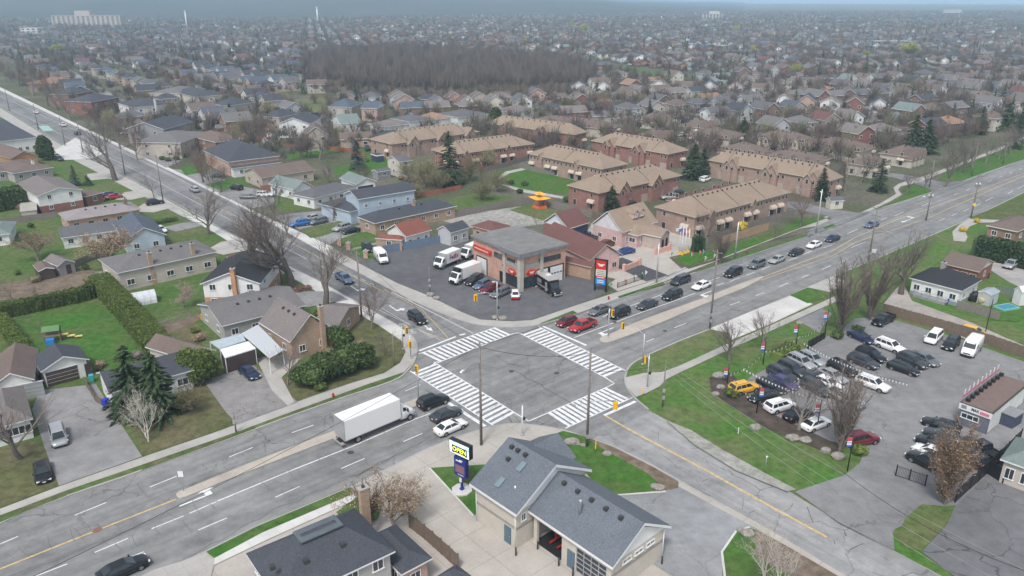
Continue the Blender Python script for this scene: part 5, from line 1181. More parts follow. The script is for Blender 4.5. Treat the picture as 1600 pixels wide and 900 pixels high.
# plaza
PK='cars parked beside the repair shop'
car('suv','black',(741,438),(725,446),'black SUV parked nearest the reefer truck by the repair shop',PK)
car('hatch','steel blue',(753,444.5),(736,453),'pale blue hatchback between black SUV and dark red sedan',PK)
car('sedan','dark red',(765,450),(746,458),'dark red sedan parked by the repair shop wall',PK)
car('wagon','grey',(782,457),(762,466),'grey estate car at the end of the row by the shop window',PK)
sm_=car('smart','white',(805,461),(806,467),'tiny white and red two-seater at the corner of the repair shop')
for x_ in (-1.25,1.22):MB().box((0,0,0),(.28,1.42,.42)).build('bumper',[pm('red')],sm_,(x_,0,.55))
car('suv','black',(575,387),(585,395),'dark SUV parked behind the white cargo van')
car('suv','bright blue',(469,349),(450,352),'bright blue SUV at the cross road driveway')
car('sedan','silver',(487,340),(470,344),'silver sedan behind the bright blue SUV');car('suv','grey',(498,346),(480,350),'grey SUV parked next to the silver sedan behind the bare tree')
car('suv','silver',(534,356),(520,360),'silver SUV on the driveway of the long tan bungalow');car('sedan','black',(548,360),(530,364),'black sedan on the driveway of the long tan bungalow')
car('suv','white',(414,304),(440,304),'white SUV on the lawn left of the white green-roofed cottage');car('sedan','grey',(388,307),(410,307),'grey car half hidden by branches left of the white SUV');car('suv','black',(369,293),(355,290),'black SUV parked below the tan bungalow porch')
car('suv','white',(246,236),(260,240),'white SUV in front of the clipped shrubs');car('sedan','dark grey',(340,274),(360,272),'dark car beside the large brick house porch');car('sedan','silver',(197,207),(180,209),'silver car on a driveway above the cross road')
car('sedan','blue',(977,392),(957,396),'bright blue coupe in front of the pink temple house');car('suv','maroon',(949,381),(960,376),'dark maroon SUV between the hall and the pink house');car('pickup','black',(917,370),(900,368),'black pickup by the blue wall of the mural garage')
car('suv','silver',(1046,308),(1025,309),'silver SUV parked before the twin-gabled red terrace');car('minivan','white',(1102,280),(1120,274),'white minivan at the garages of the arched-window terrace');car('sedan','black',(985,317),(1000,312),'black car by the spruce of the red brick terrace');car('sedan','dark grey',(1056,300),(1040,302),'dark car behind the silver SUV at the red terrace')
car('sedan','silver',(840,226),(850,222),'silver car between two tan-roofed terraces');car('sedan','white',(777,211),(790,210),'white car at the foot of the dark clipped conifer')
for px,c,lb in (((1062,211),'white','white car left of the small estate car park'),((1072,210),'black','black car second from left by the estate car park'),((1062,219),'white','white SUV below the white car at the estate car park'),((1110,205),'silver','silver car in the row of the small estate car park'),((1120,203),'grey','grey car right of the silver one in the small estate car park'),((1130,206),'dark grey','dark car at the right end of the small estate car park')):
 car('suv' if c in ('white','dark grey') else 'sedan',c,px,(px[0]+14,px[1]-5),lb,'cars of the estate car park')
# west
car('suv','black',(242,316),(262,313),'black SUV on the pale driveway beside the mauve-roofed bungalow');car('sedan','red',(178,307),(200,303),'red sedan on the driveway beside the split-level house');car('sedan','purple blue',(171,303),(190,300),'violet car partly behind the red sedan')
car('sedan','steel blue',(401,426),(420,421),'blue sedan under the big bare trees of the cross road');car('sedan','white',(251,358),(262,364),'white car behind the pale blue gabled cottage')
car('sedan','navy',(389,581),(404,592),'navy blue sedan on the cracked driveway by the dark screen');car('minivan','silver',(91,681),(97,705),'silver minivan on the wide grey driveway');car('sedan','black',(66,736),(70,760),'black sedan parked on the dry front lawn')
car('suv','dark grey',(92,248),(105,252),'dark SUV by the shrubs in the white lot upper left');car('sedan','white',(88,243),(100,247),'white sedan in the white lot upper left')
# car dealer's lot
CL='cars for sale in the car lot'
LOT=[('pickup','black',(1380,500),(1366,507),'black pickup at the top of the lot beside the brown-leaved tree'),('sedan','navy',(1346,526),(1366,535),'dark navy sedan at the top left of the middle row'),('suv','white',(1391,541),(1412,549),'white SUV with black roof at the head of the middle row'),
 ('suv','black',(1361,555),(1382,564),'black SUV second in the dark middle row'),('suv','dark grey',(1349,565),(1370,573),'dark grey SUV at the lower left of the dark middle row'),('wagon','black',(1412,575),(1436,583),'long black estate car nearest the open middle of the lot'),('suv','dark grey',(1426,564),(1447,573),'dark grey SUV between the black estate and grey sedan'),
 ('sedan','grey',(1445,560),(1464,569),'grey sedan at the right end of the dark middle row'),('suv','white',(1364,600),(1386,608),'white SUV with black sunroof alone in the middle of the lot'),('suv','silver',(1252,566),(1270,575),'silver SUV at the upper left corner of the lot'),('wagon','silver',(1269,560),(1286,568),'silver estate car at the very top of the left rows'),
 ('suv','black',(1317,576),(1334,584),'black SUV below the thin flag wires in the second row'),('sedan','silver',(1301,586),(1316,594),'silver sedan between black SUV and white coupe'),('sedan','white',(1292,597),(1313,606),'white coupe with sunroof in the second row'),
 ('suv','dark grey',(1238,577),(1252,584),'dark grey SUV second from top in the left row'),('suv','dark grey',(1222,585),(1238,593),'dark grey SUV left of the violet sedan, third in the row'),('sedan','purple blue',(1224,596),(1240,604),'violet blue sedan in the left row'),('sedan','black',(1206,602),(1222,610),'black sedan right of the yellow off-roader'),('sedan','dark grey',(1270,590),(1286,598),'dark grey sedan behind bare twigs in the second row'),
 ('suv','dark grey',(1276,606),(1292,614),'dark SUV hidden by twigs below the white coupe'),('sedan','black',(1193,618),(1178,622),'black car next to the yellow off-roader with red tail lamps'),('suv','white',(1219,634),(1240,628),'white SUV facing the office at the lower left row'),('sedan','black',(1248,647),(1268,640),'black sedan between the two white cars of the lower row'),('sedan','white',(1275,661),(1296,653),'white sedan at the lower end under the lamp post'),
 ('pickup','silver',(1322,623),(1338,631),'silver white pickup seen through the brown-leaved tree'),('minivan','white',(1459,527),(1448,538),'white minivan at the back fence of the lot'),('suv','black',(1486,537),(1475,549),'black off-road SUV between white minivan and white van'),('suv','dark red',(1346,686),(1366,682),'dark red SUV at the lower left gate of the lot'),
 ('sedan','black',(1471,663),(1452,657),'black sedan beside the office sign wall'),('suv','black',(1448,721),(1434,714),'black SUV nearest the iron gate'),('hatch','white',(1454,706),(1440,700),'white hatchback half behind the columnar oak'),('sedan','black',(1462,692),(1448,687),'black sedan above the white hatchback by the oak'),('sedan','dark grey',(1474,680),(1460,675),'dark sedan between office and columnar oak'),
 ('pickup','black',(1534,702),(1518,692),'black pickup right of the columnar oak'),('suv','black',(1517,714),(1502,704),'black SUV behind the oak below the black pickup'),('suv','yellow',(1163,606),(1180,602),'yellow off-roader with white roof at the tip of the lot')]
for i,(k,c,px,fw,lb) in enumerate(LOT):car(k,c,px,fw,lb,CL)
car('hatch','yellow',(1522,518),(1536,522),'small yellow car behind the brown lot fence')
car('pickup','silver',(1581,413),(1568,420),'silver pickup on the pale yard beside the brick bungalow')
# ---------------- trucks and vans ----------------
def big_truck(label,px,fwd,L=8.3,Hb=2.7,z=RD,cabc='white',name='box_truck',hood=True,text=None,reefer=False,boxm=None,z0=1.05,W=2.45,side=-1):
 q0=G(px[0],px[1],z+1.6);d=G(*fwd)-G(*px);ang=math.atan2(d.y,d.x);root=empty(name,(q0.x,q0.y,z),ang,label,'truck');mt=pm(cabc);bx=boxm or pm('white')
 m=MB();m.box((-1.2,0,z0+Hb/2),(L,W,Hb));xb=-1.2+L/2;xr=-1.2-L/2
 m.box((-1.2,-W/2-.005,z0+.04),(L,.03,.10),0,1);m.box((-1.2,W/2+.005,z0+.04),(L,.03,.10),0,1);m.box((xb-.02,0,z0+Hb/2),(.05,W+.03,Hb+.02),0,1);m.box((xr+.02,0,z0+Hb/2),(.06,W+.03,Hb+.02),0,1)
 m.build('cargo_box',[bx,M_galv],root)
 MB().box((-.4,0,.72),(L+2.2,.95,.28)).build('chassis',[M_trimk],root)
 m=MB()
 if hood:
  body_loft(m,[(xb+.15,.6,2.3,1.05),(xb+.9,.55,2.35,1.08),(xb+1.35,.5,1.75,1.06),(xb+1.9,.5,1.62,1.0),(xb+2.35,.5,1.45,.9),(xb+2.45,.55,1.2,.75)])
  m.add([(xb+.15,-1.0,2.3),(xb+1.15,-.95,2.2),(xb+1.15,.95,2.2),(xb+.15,1.0,2.3),(xb+.2,-.88,2.75),(xb+.75,-.82,2.7),(xb+.75,.82,2.7),(xb+.2,.88,2.75)],[(0,1,5,4),(1,2,6,5),(2,3,7,6),(3,0,4,7),(4,5,6,7)])
  ws_=[(xb+1.36,-.92,1.8),(xb+1.36,.92,1.8),(xb+.80,.8,2.66),(xb+.80,-.8,2.66)];sw=[(xb+.45,1.8),(xb+1.1,1.8),(xb+.85,2.35),(xb+.45,2.4)];wf=xb+1.55;front=xb+2.46;hz_=1.1
 else:
  body_loft(m,[(xb+.15,.6,2.45,1.05),(xb+.9,.5,2.5,1.08),(xb+1.5,.5,1.6,1.05),(xb+1.75,.5,1.3,1.0),(xb+1.82,.55,1.0,.95)])
  ws_=[(xb+1.60,-.92,1.5),(xb+1.60,.92,1.5),(xb+1.05,.85,2.42),(xb+1.05,-.85,2.42)];sw=[(xb+.45,1.55),(xb+1.25,1.5),(xb+.95,2.2),(xb+.45,2.25)];wf=xb+.9;front=xb+1.84;hz_=.85
 m.build('cab',[mt],root);MB().add(ws_,[(0,1,2,3)]).build('windscreen',[M_cglass],root)
 for s in (-1,1):MB().add([(x,s*1.085,zz) for x,zz in sw],[(0,1,2,3)]).build('side_window',[M_cglass],root)
 r=.5 if hood else .42;a=MB();n=18
 a.add([(r*math.cos(6.2832*i/n),y,r*math.sin(6.2832*i/n)) for y in (-.15,.15) for i in range(n)],[(i,(i+1)%n,n+(i+1)%n,n+i) for i in range(n)]+[tuple(range(n)),tuple(range(2*n-1,n-1,-1))],0)
 for y in (-.153,.153):a.add([(r*.6*math.cos(6.2832*i/12),y,r*.6*math.sin(6.2832*i/12)) for i in range(12)],[tuple(range(12))],1)
 wm=a.mesh('wheel',[M_tyre,M_rim])
 for wx in (wf,-1.2-L*.27):
  for s in (-1,1):link('wheel',wm,root,(wx,s*.98,r))
 for s in (-1,1):
  MB().box((0,0,0),(.10,.3,.2)).build('headlight',[M_lamp],root,(front-.04,s*.72,hz_));MB().box((0,0,0),(.06,.2,.16)).build('taillight',[M_tail],root,(xr-.05,s*.9,.85))
  MB().box((0,0,0),(.12,.25,.5)).build('mirror',[M_trimk],root,(xb+1.1,s*1.3,1.9))
 MB().box((0,0,0),(.1,2.2,.25)).build('bumper',[M_galv if hood else M_trimk],root,(front+.02,0,.55));MB().box((0,0,0),(.5,2.2,.12)).build('tail_lift',[M_galv],root,(xr-.25,0,.62))
 MB().box((0,0,0),(.06,1.2,.35)).build('grille',[M_trimk],root,(front+.01,0,hz_+.02))
 if reefer:MB().box((0,0,0),(.7,1.6,.9)).build('cooling_unit',[M_trimk],root,(xb+.38,0,z0+Hb-.5))
 return root,xb,xr,z0,Hb,W
big_truck('large white box truck in the left lanes of the main road',(588,655),(690,613),8.6,2.9)
t_,xb,xr,z0,Hb,Wd=big_truck('white and purple-lettered courier box truck in the plaza parking',(697,404),(660,419),4.9,2.25,z=GZ,hood=False,z0=.85,W=2.2)
M_ltp=plain('lettering_purple',(.06,.02,.16),.5,var=0);M_lto=plain('lettering_orange',(.70,.06,.03),.5,var=0)
# the photo sees the truck's left flank
text_on('Fed',1.35,M_ltp,t_,(-.75,Wd/2+.02,z0+Hb*.5),(0,1),1.75,bold=.02);text_on('Ex',1.35,M_lto,t_,(-2.25,Wd/2+.02,z0+Hb*.5),(0,1),1.15,bold=.02)
big_truck('white refrigerated box truck beside the repair shop',(725,427),(690,440),5.6,2.3,z=GZ,hood=False,reefer=True,z0=.95,W=2.3)
big_truck('white truck with green stripe behind the courier truck',(734,391),(712,400),3.6,2.0,z=GZ,hood=False,z0=.85,W=2.1)
def cargo_van(label,px,fwd,step=False):
 q0=G(px[0],px[1],GZ+1.2);d=G(*fwd)-G(*px);ang=math.atan2(d.y,d.x);root=empty('food_truck' if step else 'cargo_van',(q0.x,q0.y,GZ),ang,label,'food truck' if step else 'van')
 m=MB();mt=pm('black') if step else pm('white')
 if step:
  m.box((-.9,0,1.75),(4.9,2.3,2.3));body_loft(m,[(1.5,.5,1.9,1.0),(2.0,.45,1.7,1.02),(2.5,.45,1.35,1.0),(3.1,.5,1.25,.92),(3.3,.55,1.0,.8)])
  m.build('body',[mt,M_trimk],root)
  MB().box((-.9,0,2.97),(5.0,2.4,.12)).build('roof',[plain('grey_roof_sheet',(.36,.34,.32),.6)],root);MB().box((-1.2,.3,3.12),(.9,.9,.16)).build('roof_hatch',[M_wht],root)
  MB().box((-2.2,-1.17,1.9),(1.7,.05,.8)).build('serving_hatch',[M_greymetal],root);MB().box((.6,-1.17,1.5),(.75,.05,1.8)).build('door',[M_galv],root)
  MB().box((-.9,-1.16,1.1),(4.6,.04,.3)).build('stripe',[M_greymetal],root)
  MB().add([(2.32,-.85,1.5),(2.32,.85,1.5),(1.72,.9,2.4),(1.72,-.9,2.4)],[(0,1,2,3)]).build('windscreen',[M_cglass],root);MB().add([(1.55,-1,1.9),(2.0,-.98,1.7),(1.6,-.95,2.45),(1.55,.95,2.45),(2.0,.98,1.7),(1.55,1,1.9)],[(0,1,2),(3,4,5),(1,4,3,2)]).build('cab',[mt],root)
  fx,wx,hy,r=3.3,(2.4,-2.0),1.0,.4
 else:
  rows=[(-2.9,.5,2.3,.86),(-2.85,.35,2.55,.95),(-2.2,.3,2.62,.99),(.9,.3,2.6,.99),(1.45,.3,2.35,.98),(1.95,.3,1.55,.97),(2.5,.35,1.25,.93),(2.78,.42,.95,.82),(2.82,.48,.8,.75)]
  body_loft(m,rows);m.build('body',[mt],root)
  MB().add([(2.02,-.85,1.55),(2.02,.85,1.55),(1.40,.78,2.42),(1.40,-.78,2.42)],[(0,1,2,3)]).build('windscreen',[M_cglass],root)
  for s in (-1,1):MB().add([(.65,s*.995,1.5),(1.75,s*.99,1.45),(1.35,s*.975,2.05),(.65,s*.985,2.1)],[(0,1,2,3)]).build('side_window',[M_cglass],root)
  fx,wx,r=2.8,(1.85,-1.8),.36
 wm=None;a=MB();n=16
 a.add([(r*math.cos(6.2832*i/n),y,r*math.sin(6.2832*i/n)) for y in (-.13,.13) for i in range(n)],[(i,(i+1)%n,n+(i+1)%n,n+i) for i in range(n)]+[tuple(range(n)),tuple(range(2*n-1,n-1,-1))],0)
 for y in (-.133,.133):a.add([(r*.6*math.cos(6.2832*i/12),y,r*.6*math.sin(6.2832*i/12)) for i in range(12)],[tuple(range(12))],1)
 wm=a.mesh('wheel',[M_tyre,M_rim])
 for x in wx:
  for s in (-1,1):link('wheel',wm,root,(x,s*.9,r))
 for s in (-1,1):MB().box((0,0,0),(.14,.3,.2)).build('headlight',[M_lamp],root,(fx-.02,s*.7,.85));MB().box((0,0,0),(.05,.14,.5)).build('taillight',[M_tail],root,(-2.9 if not step else -3.37,s*.82,1.3))
 MB().box((0,0,0),(.1,1.7,.25)).build('bumper',[M_trimk if not step else M_galv],root,(fx+.02,0,.5));MB().box((0,0,0),(.05,1.0,.2)).build('grille',[M_trimk],root,(fx+.01,0,.85))
 return root
cargo_van('white high-roof cargo van at the parking edge by the brick gate posts',(595,400),(606,411))
cargo_van('white high-roof cargo van at the back fence of the car lot',(1519,541),(1508,553))
cargo_van('black food truck with grey roof in front of the shop garage doors',(859,447),(876,458),True)
# ---------------- trees ----------------
M_bark=plain('grey_bark',(.18,.155,.135),.95,var=.25,nsc=4);M_barkd=plain('dark_bark',(.12,.10,.085),.95,var=.25,nsc=4);M_birch=plain('birch_bark',(.50,.46,.41),.85,var=.3,nsc=5)
M_twig=leafmat('twigs_grey_brown',(.185,.155,.138),.35,.95);M_twigr=leafmat('twigs_reddish',(.20,.12,.10),.35,.95);M_twigt=leafmat('twigs_tan_buds',(.30,.22,.14),.4,.95);M_twigg=leafmat('twigs_willow_green',(.235,.215,.12),.4,.95)
M_brownleaf=leafmat('dead_oak_leaves',(.205,.135,.082),.55);M_conifer=leafmat('spruce_needles',(.042,.070,.030),.55);M_cedar=leafmat('cedar_foliage',(.062,.095,.030),.6);M_cedarl=leafmat('light_cedar_foliage',(.105,.145,.035),.45);M_blueS=leafmat('blue_spruce_needles',(.05,.085,.075),.45)
M_yleaf=leafmat('spring_leaves_yellow_green',(.36,.38,.07),.4);M_forsy=leafmat('yellow_blossom',(.50,.38,.04),.4);M_pinkbl=leafmat('pink_blossom',(.42,.29,.29),.3)
def bare_tree(seed,H_=10.0,spread=.55,trunk=.28,up=.5,depth=5,twl=1.0,first=.22,nmain=5,multi=1,ntw=5,leaves=None,leafn=0):
 """returns trunk MB and crown MB (H_ metres)"""
 r=random.Random(seed);T=MB();C=MB();tips=[]
 def grow(p,d,L,rad,lev):
  n=3 if lev<3 else 2;pts=[p];q=p.copy();dd=d.copy()
  for i in range(n):
   dd=(dd+Vector((r.gauss(0,.13),r.gauss(0,.13),r.gauss(0,.06)+.05*up))).normalized();q=q+dd*L/n;pts.append(q)
  rs=[rad*(1-.45*i/n) for i in range(n+1)]
  (T if lev<2 else C).tube(pts,rs,6 if lev<1 else (5 if lev<2 else 3),0,False)
  if lev>=depth:tips.append((q,dd));return
  nb={0:nmain,1:4}.get(lev,3)
  for k in range(nb):
   t=1.0 if k==0 else r.uniform(.35,1.0);idx=t*n;i0=min(int(idx),n-1);pp=pts[i0].lerp(pts[i0+1],idx-i0)
   az=r.uniform(0,6.283);ax=dd.cross(Vector((math.cos(az),math.sin(az),.3))).normalized();a=r.uniform(.25,.55) if k==0 else r.uniform(.5,.95)*(spread/.55)
   nd=(Matrix.Rotation(a if k else a*.4,3,ax) @ dd);nd.z+=.12*up;nd.normalize()
   grow(pp,nd,L*r.uniform(.62,.8),rs[i0]*(.72 if k==0 else .52),lev+1)
  if lev>=2:
   for k in range(ntw):
    i0=r.randrange(n);pp=pts[i0].lerp(pts[i0+1],r.random());tw(pp,dd,L*.6)
 def tw(pp,dd,L):
  v=(dd+Vector((r.gauss(0,.6),r.gauss(0,.6),r.gauss(0,.5)+.15*up))).normalized()*L*r.uniform(.5,1)*twl;s=v.cross(Vector((r.random(),r.random(),r.random()))).normalized()*.0095
  C.add([pp-s,pp+s,pp+v],[(0,1,2)])
  m=pp+v*.5;v2=(v.normalized()+Vector((r.gauss(0,.6),r.gauss(0,.6),r.gauss(0,.5)))).normalized()*L*.4
  C.add([m-s*.7,m+s*.7,m+v2],[(0,1,2)]);tips.append((pp+v,v.normalized()))
 for mm in range(multi):
  d=Vector((r.gauss(0,.05+.12*(multi>1)),r.gauss(0,.05+.12*(multi>1)),1)).normalized()
  grow(Vector((r.uniform(-.15,.15)*(multi>1),r.uniform(-.15,.15)*(multi>1),-.1)),d,H_*first*1.25,trunk,0)
 if leaves:
  for k in range(leafn):
   p,d=r.choice(tips);p=p-d*r.random()*.5+Vector((r.gauss(0,.12),r.gauss(0,.12),r.gauss(0,.12)));leafcard(C,p,r,.05 if leafn<8000 else .15,1)
 z=max(v[2] for v in C.v);k=H_/z
 for M in (T,C):M.v=[(x*k,y*k,zz*k) for x,y,zz in M.v]
 return T,C
def column_tree(seed,H_=10.0,w=1.0,stems=16,tw=60,leafn=3000,ls=.06):
 r=random.Random(seed);T=MB();C=MB();tips=[]
 T.tube([(0,0,-.1),(0,0,H_*.25),(0,0,H_*.6)],[.09,.07,.03],6,0,False)
 for k in range(stems):
  az=r.uniform(0,6.283);R_=w*r.uniform(.35,1);z0=H_*r.uniform(.02,.35);z1=H_*r.uniform(.6,1.0)*(1-.12*R_/w);n=6
  P_=[Vector((math.cos(az)*R_*min(1,(i/n) **.6)+r.gauss(0,.05),math.sin(az)*R_*min(1,(i/n) **.6)+r.gauss(0,.05),z0+(z1-z0)*i/n)) for i in range(n+1)];C.tube(P_,[.055*(1-.8*i/n) for i in range(n+1)],3,0,False)
  for q in range(tw):
   i0=r.randrange(n);p=P_[i0].lerp(P_[i0+1],r.random());v=Vector((r.gauss(0,.3)+math.cos(az)*.12,r.gauss(0,.3)+math.sin(az)*.12,1)).normalized()*r.uniform(.5,1.5);sd_=Vector((r.gauss(0,1),r.gauss(0,1),0)).normalized()*.011
   C.add([p-sd_,p+sd_,p+v],[(0,1,2)]);tips.append((p,v))
 for k in range(leafn):
  p,v=r.choice(tips);leafcard(C,p+v*r.random()+Vector((r.gauss(0,.08),r.gauss(0,.08),r.gauss(0,.1))),r,ls*r.uniform(.4,.9),1)
 return T,C
def leafcard(M,p,r,s,mi=0):
 a,b=Vector((r.gauss(0,1),r.gauss(0,1),r.gauss(0,1))).normalized(),Vector((r.gauss(0,1),r.gauss(0,1),r.gauss(0,1))).normalized()
 a*=s;b*=s*.8;M.add([p-a,p+b,p+a,p-b],[(0,1,2,3)],mi)
def conifer(seed,H_=10.0,w=.24,n=5200,base=.04,s=.2,lay=22):
 r=random.Random(seed);T=MB();C=MB();T.tube([(0,0,0),(0,0,H_*.5),(0,0,H_*.97)],[.2*H_/10,.1*H_/10,.02],6,0,False)
 for k in range(lay*9):
  t=(k+r.random())/(lay*9);z=H_*(base+(1-base)*t);R_=H_*w*(1-t) **.85*r.uniform(.72,1.12)+.08;az=r.uniform(0,6.283);dr=-.18-.25*(1-t)
  m=max(3,int(n/(lay*9)*(1.5-t)))
  for j in range(m):
   u=(j+r.random())/m;p=Vector((math.cos(az)*R_*u,math.sin(az)*R_*u,z+dr*R_*u*u+.1*R_*u))+Vector((r.gauss(0,.05),r.gauss(0,.05),r.gauss(0,.04)))*H_*.12*(1.1-t)*(.4+u)
   d=Vector((math.cos(az),math.sin(az),-.25))*s*1.5;b=Vector((-math.sin(az),math.cos(az),r.gauss(0,.3)))*s*.55;C.add([p-b,p+d,p+b,p-d*.4],[(0,1,2,3)])
 return T,C
def bushy(seed,rx,ry,rz,n,s,cz=None,lumps=7,flat=0,core=.62):
 r=random.Random(seed);C=MB();cz=rz*.95 if cz is None else cz
 L=[(Vector((r.uniform(-.5,.5)*rx,r.uniform(-.5,.5)*ry,cz+r.uniform(-.35,.45)*rz)),r.uniform(.45,.7)) for _ in range(lumps)]+[(Vector((0,0,cz)),.8)]
 for k in range(n):
  c,f=r.choice(L);d=Vector((r.gauss(0,1),r.gauss(0,1),r.gauss(0,1))).normalized()*r.uniform(.78,1.02)
  p=c+Vector((d.x*rx*f,d.y*ry*f,d.z*rz*f));p.z=max(p.z,.05);leafcard(C,p,r,s*r.uniform(.7,1.3))
 for c,f in L:C.blob(c,(rx*f*core*1.1,ry*f*core*1.1,rz*f*core*1.1),0,r.random(),2,.06)
 return C
PROTO={}
def tp(key,fn):
 if key not in PROTO:
  a,b,tm,cm=fn();PROTO[key]=(a.mesh('trunk',[tm]) if a else None,b.mesh('crown',cm if isinstance(cm,list) else [cm]))
 return PROTO[key]
def protos(kind,v):
 K=dict(
  big=lambda:bare_tree(100+v,10,.46,.25,.8,5,1.0,.2,5,1,4)+(M_barkd,M_twig),
  bare=lambda:bare_tree(200+v,10,.5,.22,.7,5,1.0,.2,6,1,4)+(M_bark,M_twig),
  light=lambda:bare_tree(300+v,10,.55,.16,.6,4,1.3,.24,6,1,5)+(M_bark,M_twig),
  red=lambda:bare_tree(400+v,10,.5,.15,.7,5,.9,.2,6,1,6)+(M_bark,M_twigr),
  tan=lambda:bare_tree(500+v,10,.62,.13,.6,5,.9,.14,7,1,6,True,5000)+(M_bark,[M_twig,M_twigt]),
  willow=lambda:bare_tree(600+v,10,.75,.16,.3,4,1.3,.14,8,3,8)+(M_bark,M_twigg),
  birch=lambda:bare_tree(700+v,10,.42,.13,.8,5,1.0,.26,4,2,3)+(M_birch,M_birch),
  columnar=lambda:column_tree(800+v,10,1.25,26,90,900)+(M_bark,[M_twig,M_brownleaf]),
  oakleaf=lambda:column_tree(820+v,10,1.45,26,80,9000,.085)+(M_bark,[M_twig,M_brownleaf]),
  yellow=lambda:bare_tree(900+v,10,.6,.2,.5,5,.9,.2,6,1,4,True,16000)+(M_bark,[M_twig,M_yleaf]),
  pink=lambda:bare_tree(950+v,10,.7,.2,.4,4,1,.2,6,1,5,True,4000)+(M_bark,[M_twigr,M_pinkbl]),
  spruce=lambda:conifer(10+v,10,.24)+(M_barkd,M_conifer),bspruce=lambda:conifer(20+v,10,.27)+(M_barkd,M_blueS),wide=lambda:conifer(30+v,10,.36,6500,.02,.28)+(M_barkd,M_conifer),
  pine=lambda:conifer(40+v,10,.32,5000,.1,.34,14)+(M_barkd,M_cedar))
 if kind=='round':return tp((kind,v),lambda:(MB().tube([(0,0,0),(0,0,3)],.3,6),bushy(50+v,4.2,4.2,5,9000,.3),M_bark,M_cedarl))
 if kind=='clip':return tp((kind,v),lambda:(MB().tube([(0,0,0),(0,0,3)],.2,6),bushy(60+v,2.9,2.9,5.0,8000,.26),M_bark,M_cedar))
 return tp((kind,v),K[kind])
TN=dict(big='bare_tree',bare='bare_tree',light='bare_tree',red='bare_tree',tan='budding_tree',willow='willow_tree',birch='birch_tree',columnar='columnar_oak',oakleaf='columnar_oak',yellow='budding_tree',pink='blossom_tree',spruce='spruce_tree',bspruce='spruce_tree',wide='spruce_tree',pine='cedar_tree',round='cedar_tree',clip='cedar_tree')
def tree(kind,base,top,label,group=None,v=None,wide=1.0,rz=None,world=None,H_=None):
 v=RN.randrange(3) if v is None else v;tr,cr=protos(kind,v);g_=world if world is not None else G(*base);h=H_ or Hgt(base,top);k=h/10
 nm=TN[kind];root=empty(nm,g_,rz if rz is not None else RN.uniform(0,6.28),label,'tree',group);root.scale=(k*wide,k*wide,k)
 if tr:link('trunk',tr,root)
 link('crown',cr,root);return root
# street trees of the cross road (west side)
for k,b,t,lb in (('big',(395,410),300,'massive bare tree with thick trunk beside the pale driveway of the cross road'),('big',(429,432),318,'bare tree with a slim trunk left of the twin-trunked giant'),('big',(456,449),310,'twin-trunked giant bare tree on the cross road verge'),('light',(442,441),350,'thin bare sapling between the two giant bare trees'),
  ('big',(511,483),375,'spreading bare tree leaning over the blue pickup'),('red',(581,516),440,'small reddish-budded tree beside the pavement pole'),('bare',(325,366),285,'bare tree beside the pale blue cottage driveway'),('light',(241,309),262,'small bare street tree by the black SUV driveway'),
  ('big',(180,282),190,'tall leaning bare tree above the split-level house'),('light',(601,556),510,'tiny sapling with mulch ring on the corner lawn'),('birch',(232,690),604,'white-barked birch with two stems in front of the spruces'),('light',(450,602),515,'bare tree with twisted crown in front of the translucent carport'),
  ('bare',(32,716),590,'bare front-yard tree with brick ring before the white house'),('tan',(170,420),345,'tan budding tree over the white annex roof'),('tan',(60,408),355,'wide pale-twigged tree in the back garden left of the sheds'),('pink',(287,480),440,'pink blossoming tree beside the black-roofed white house'),('pink',(200,384),366,'pink shrub against the pale blue gable'),
  ('light',(62,522),498,'small bare fruit tree in the hedged lawn'),('light',(20,470),430,'bare fruit tree left of the garden plot'),('light',(52,470),440,'bare fruit tree in the garden plot soil'),('willow',(300,640),585,'bare shrub tangle beside the cracked driveway'),
  ('tan',(617,828),730,'large round budding tree over the forecourt fence'),('columnar',(580,822),745,'narrow leafy-stemmed tree beside the bottom house chimney'),('birch',(1195,905),800,'pale birch with fine twigs in the lower lawn bed'),('birch',(1212,925),850,'leaning pale birch beside the first one at the bottom edge'),
  ('bare',(1140,566),490,'bare tree on the lawn by the pale concrete apron'),('bare',(1192,548),480,'bare tree beside the pavement left of the flag banners'),('bare',(1248,672),590,'bare twiggy tree among the lower row of sale cars'),('columnar',(1314,522),392,'tall columnar tree at the top corner of the car lot'),('columnar',(1358,500),388,'second columnar tree beside the black pickup'),
  ('columnar',(1312,704),566,'columnar oak with sparse brown leaves at the car lot gate'),('oakleaf',(1476,790),655,'dense brown-leaved columnar oak beside the iron gate'),('big',(1408,460),348,'big bare tree left of the white black-roofed bungalow'),('bare',(1385,440),372,'bare tree behind the columnar trees'),
  ('bare',(1100,378),325,'bare maroon-tinged tree beside the fence and flag lawn'),('red',(1250,355),290,'bare reddish tree on the main road verge before the side street'),('light',(1208,372),330,'small bare tree on the verge behind the grey pole'),('light',(1008,350),305,'thin bare tree between the terraces by the pink house'),
  ('columnar',(1125,412),360,'tree with clinging brown leaves at the end of the flag lawn'),('bare',(1320,300),240,'cluster of bare stems behind the big spruce'),('bare',(1345,285),235,'bare tree at the end of the arched-window terrace'),('bare',(1415,302),262,'young bare tree on the island verge'),('bare',(1442,294),255,'bare tree at the side street mouth')):
 tree(k,b,t,lb,'bare trees of the streets and yards' if k in ('big','bare','light','red') else None,wide={'oakleaf':1.55,'columnar':2.1,'tan':1.3,'birch':1.2,'big':1.3,'bare':1.15}.get(k,1))
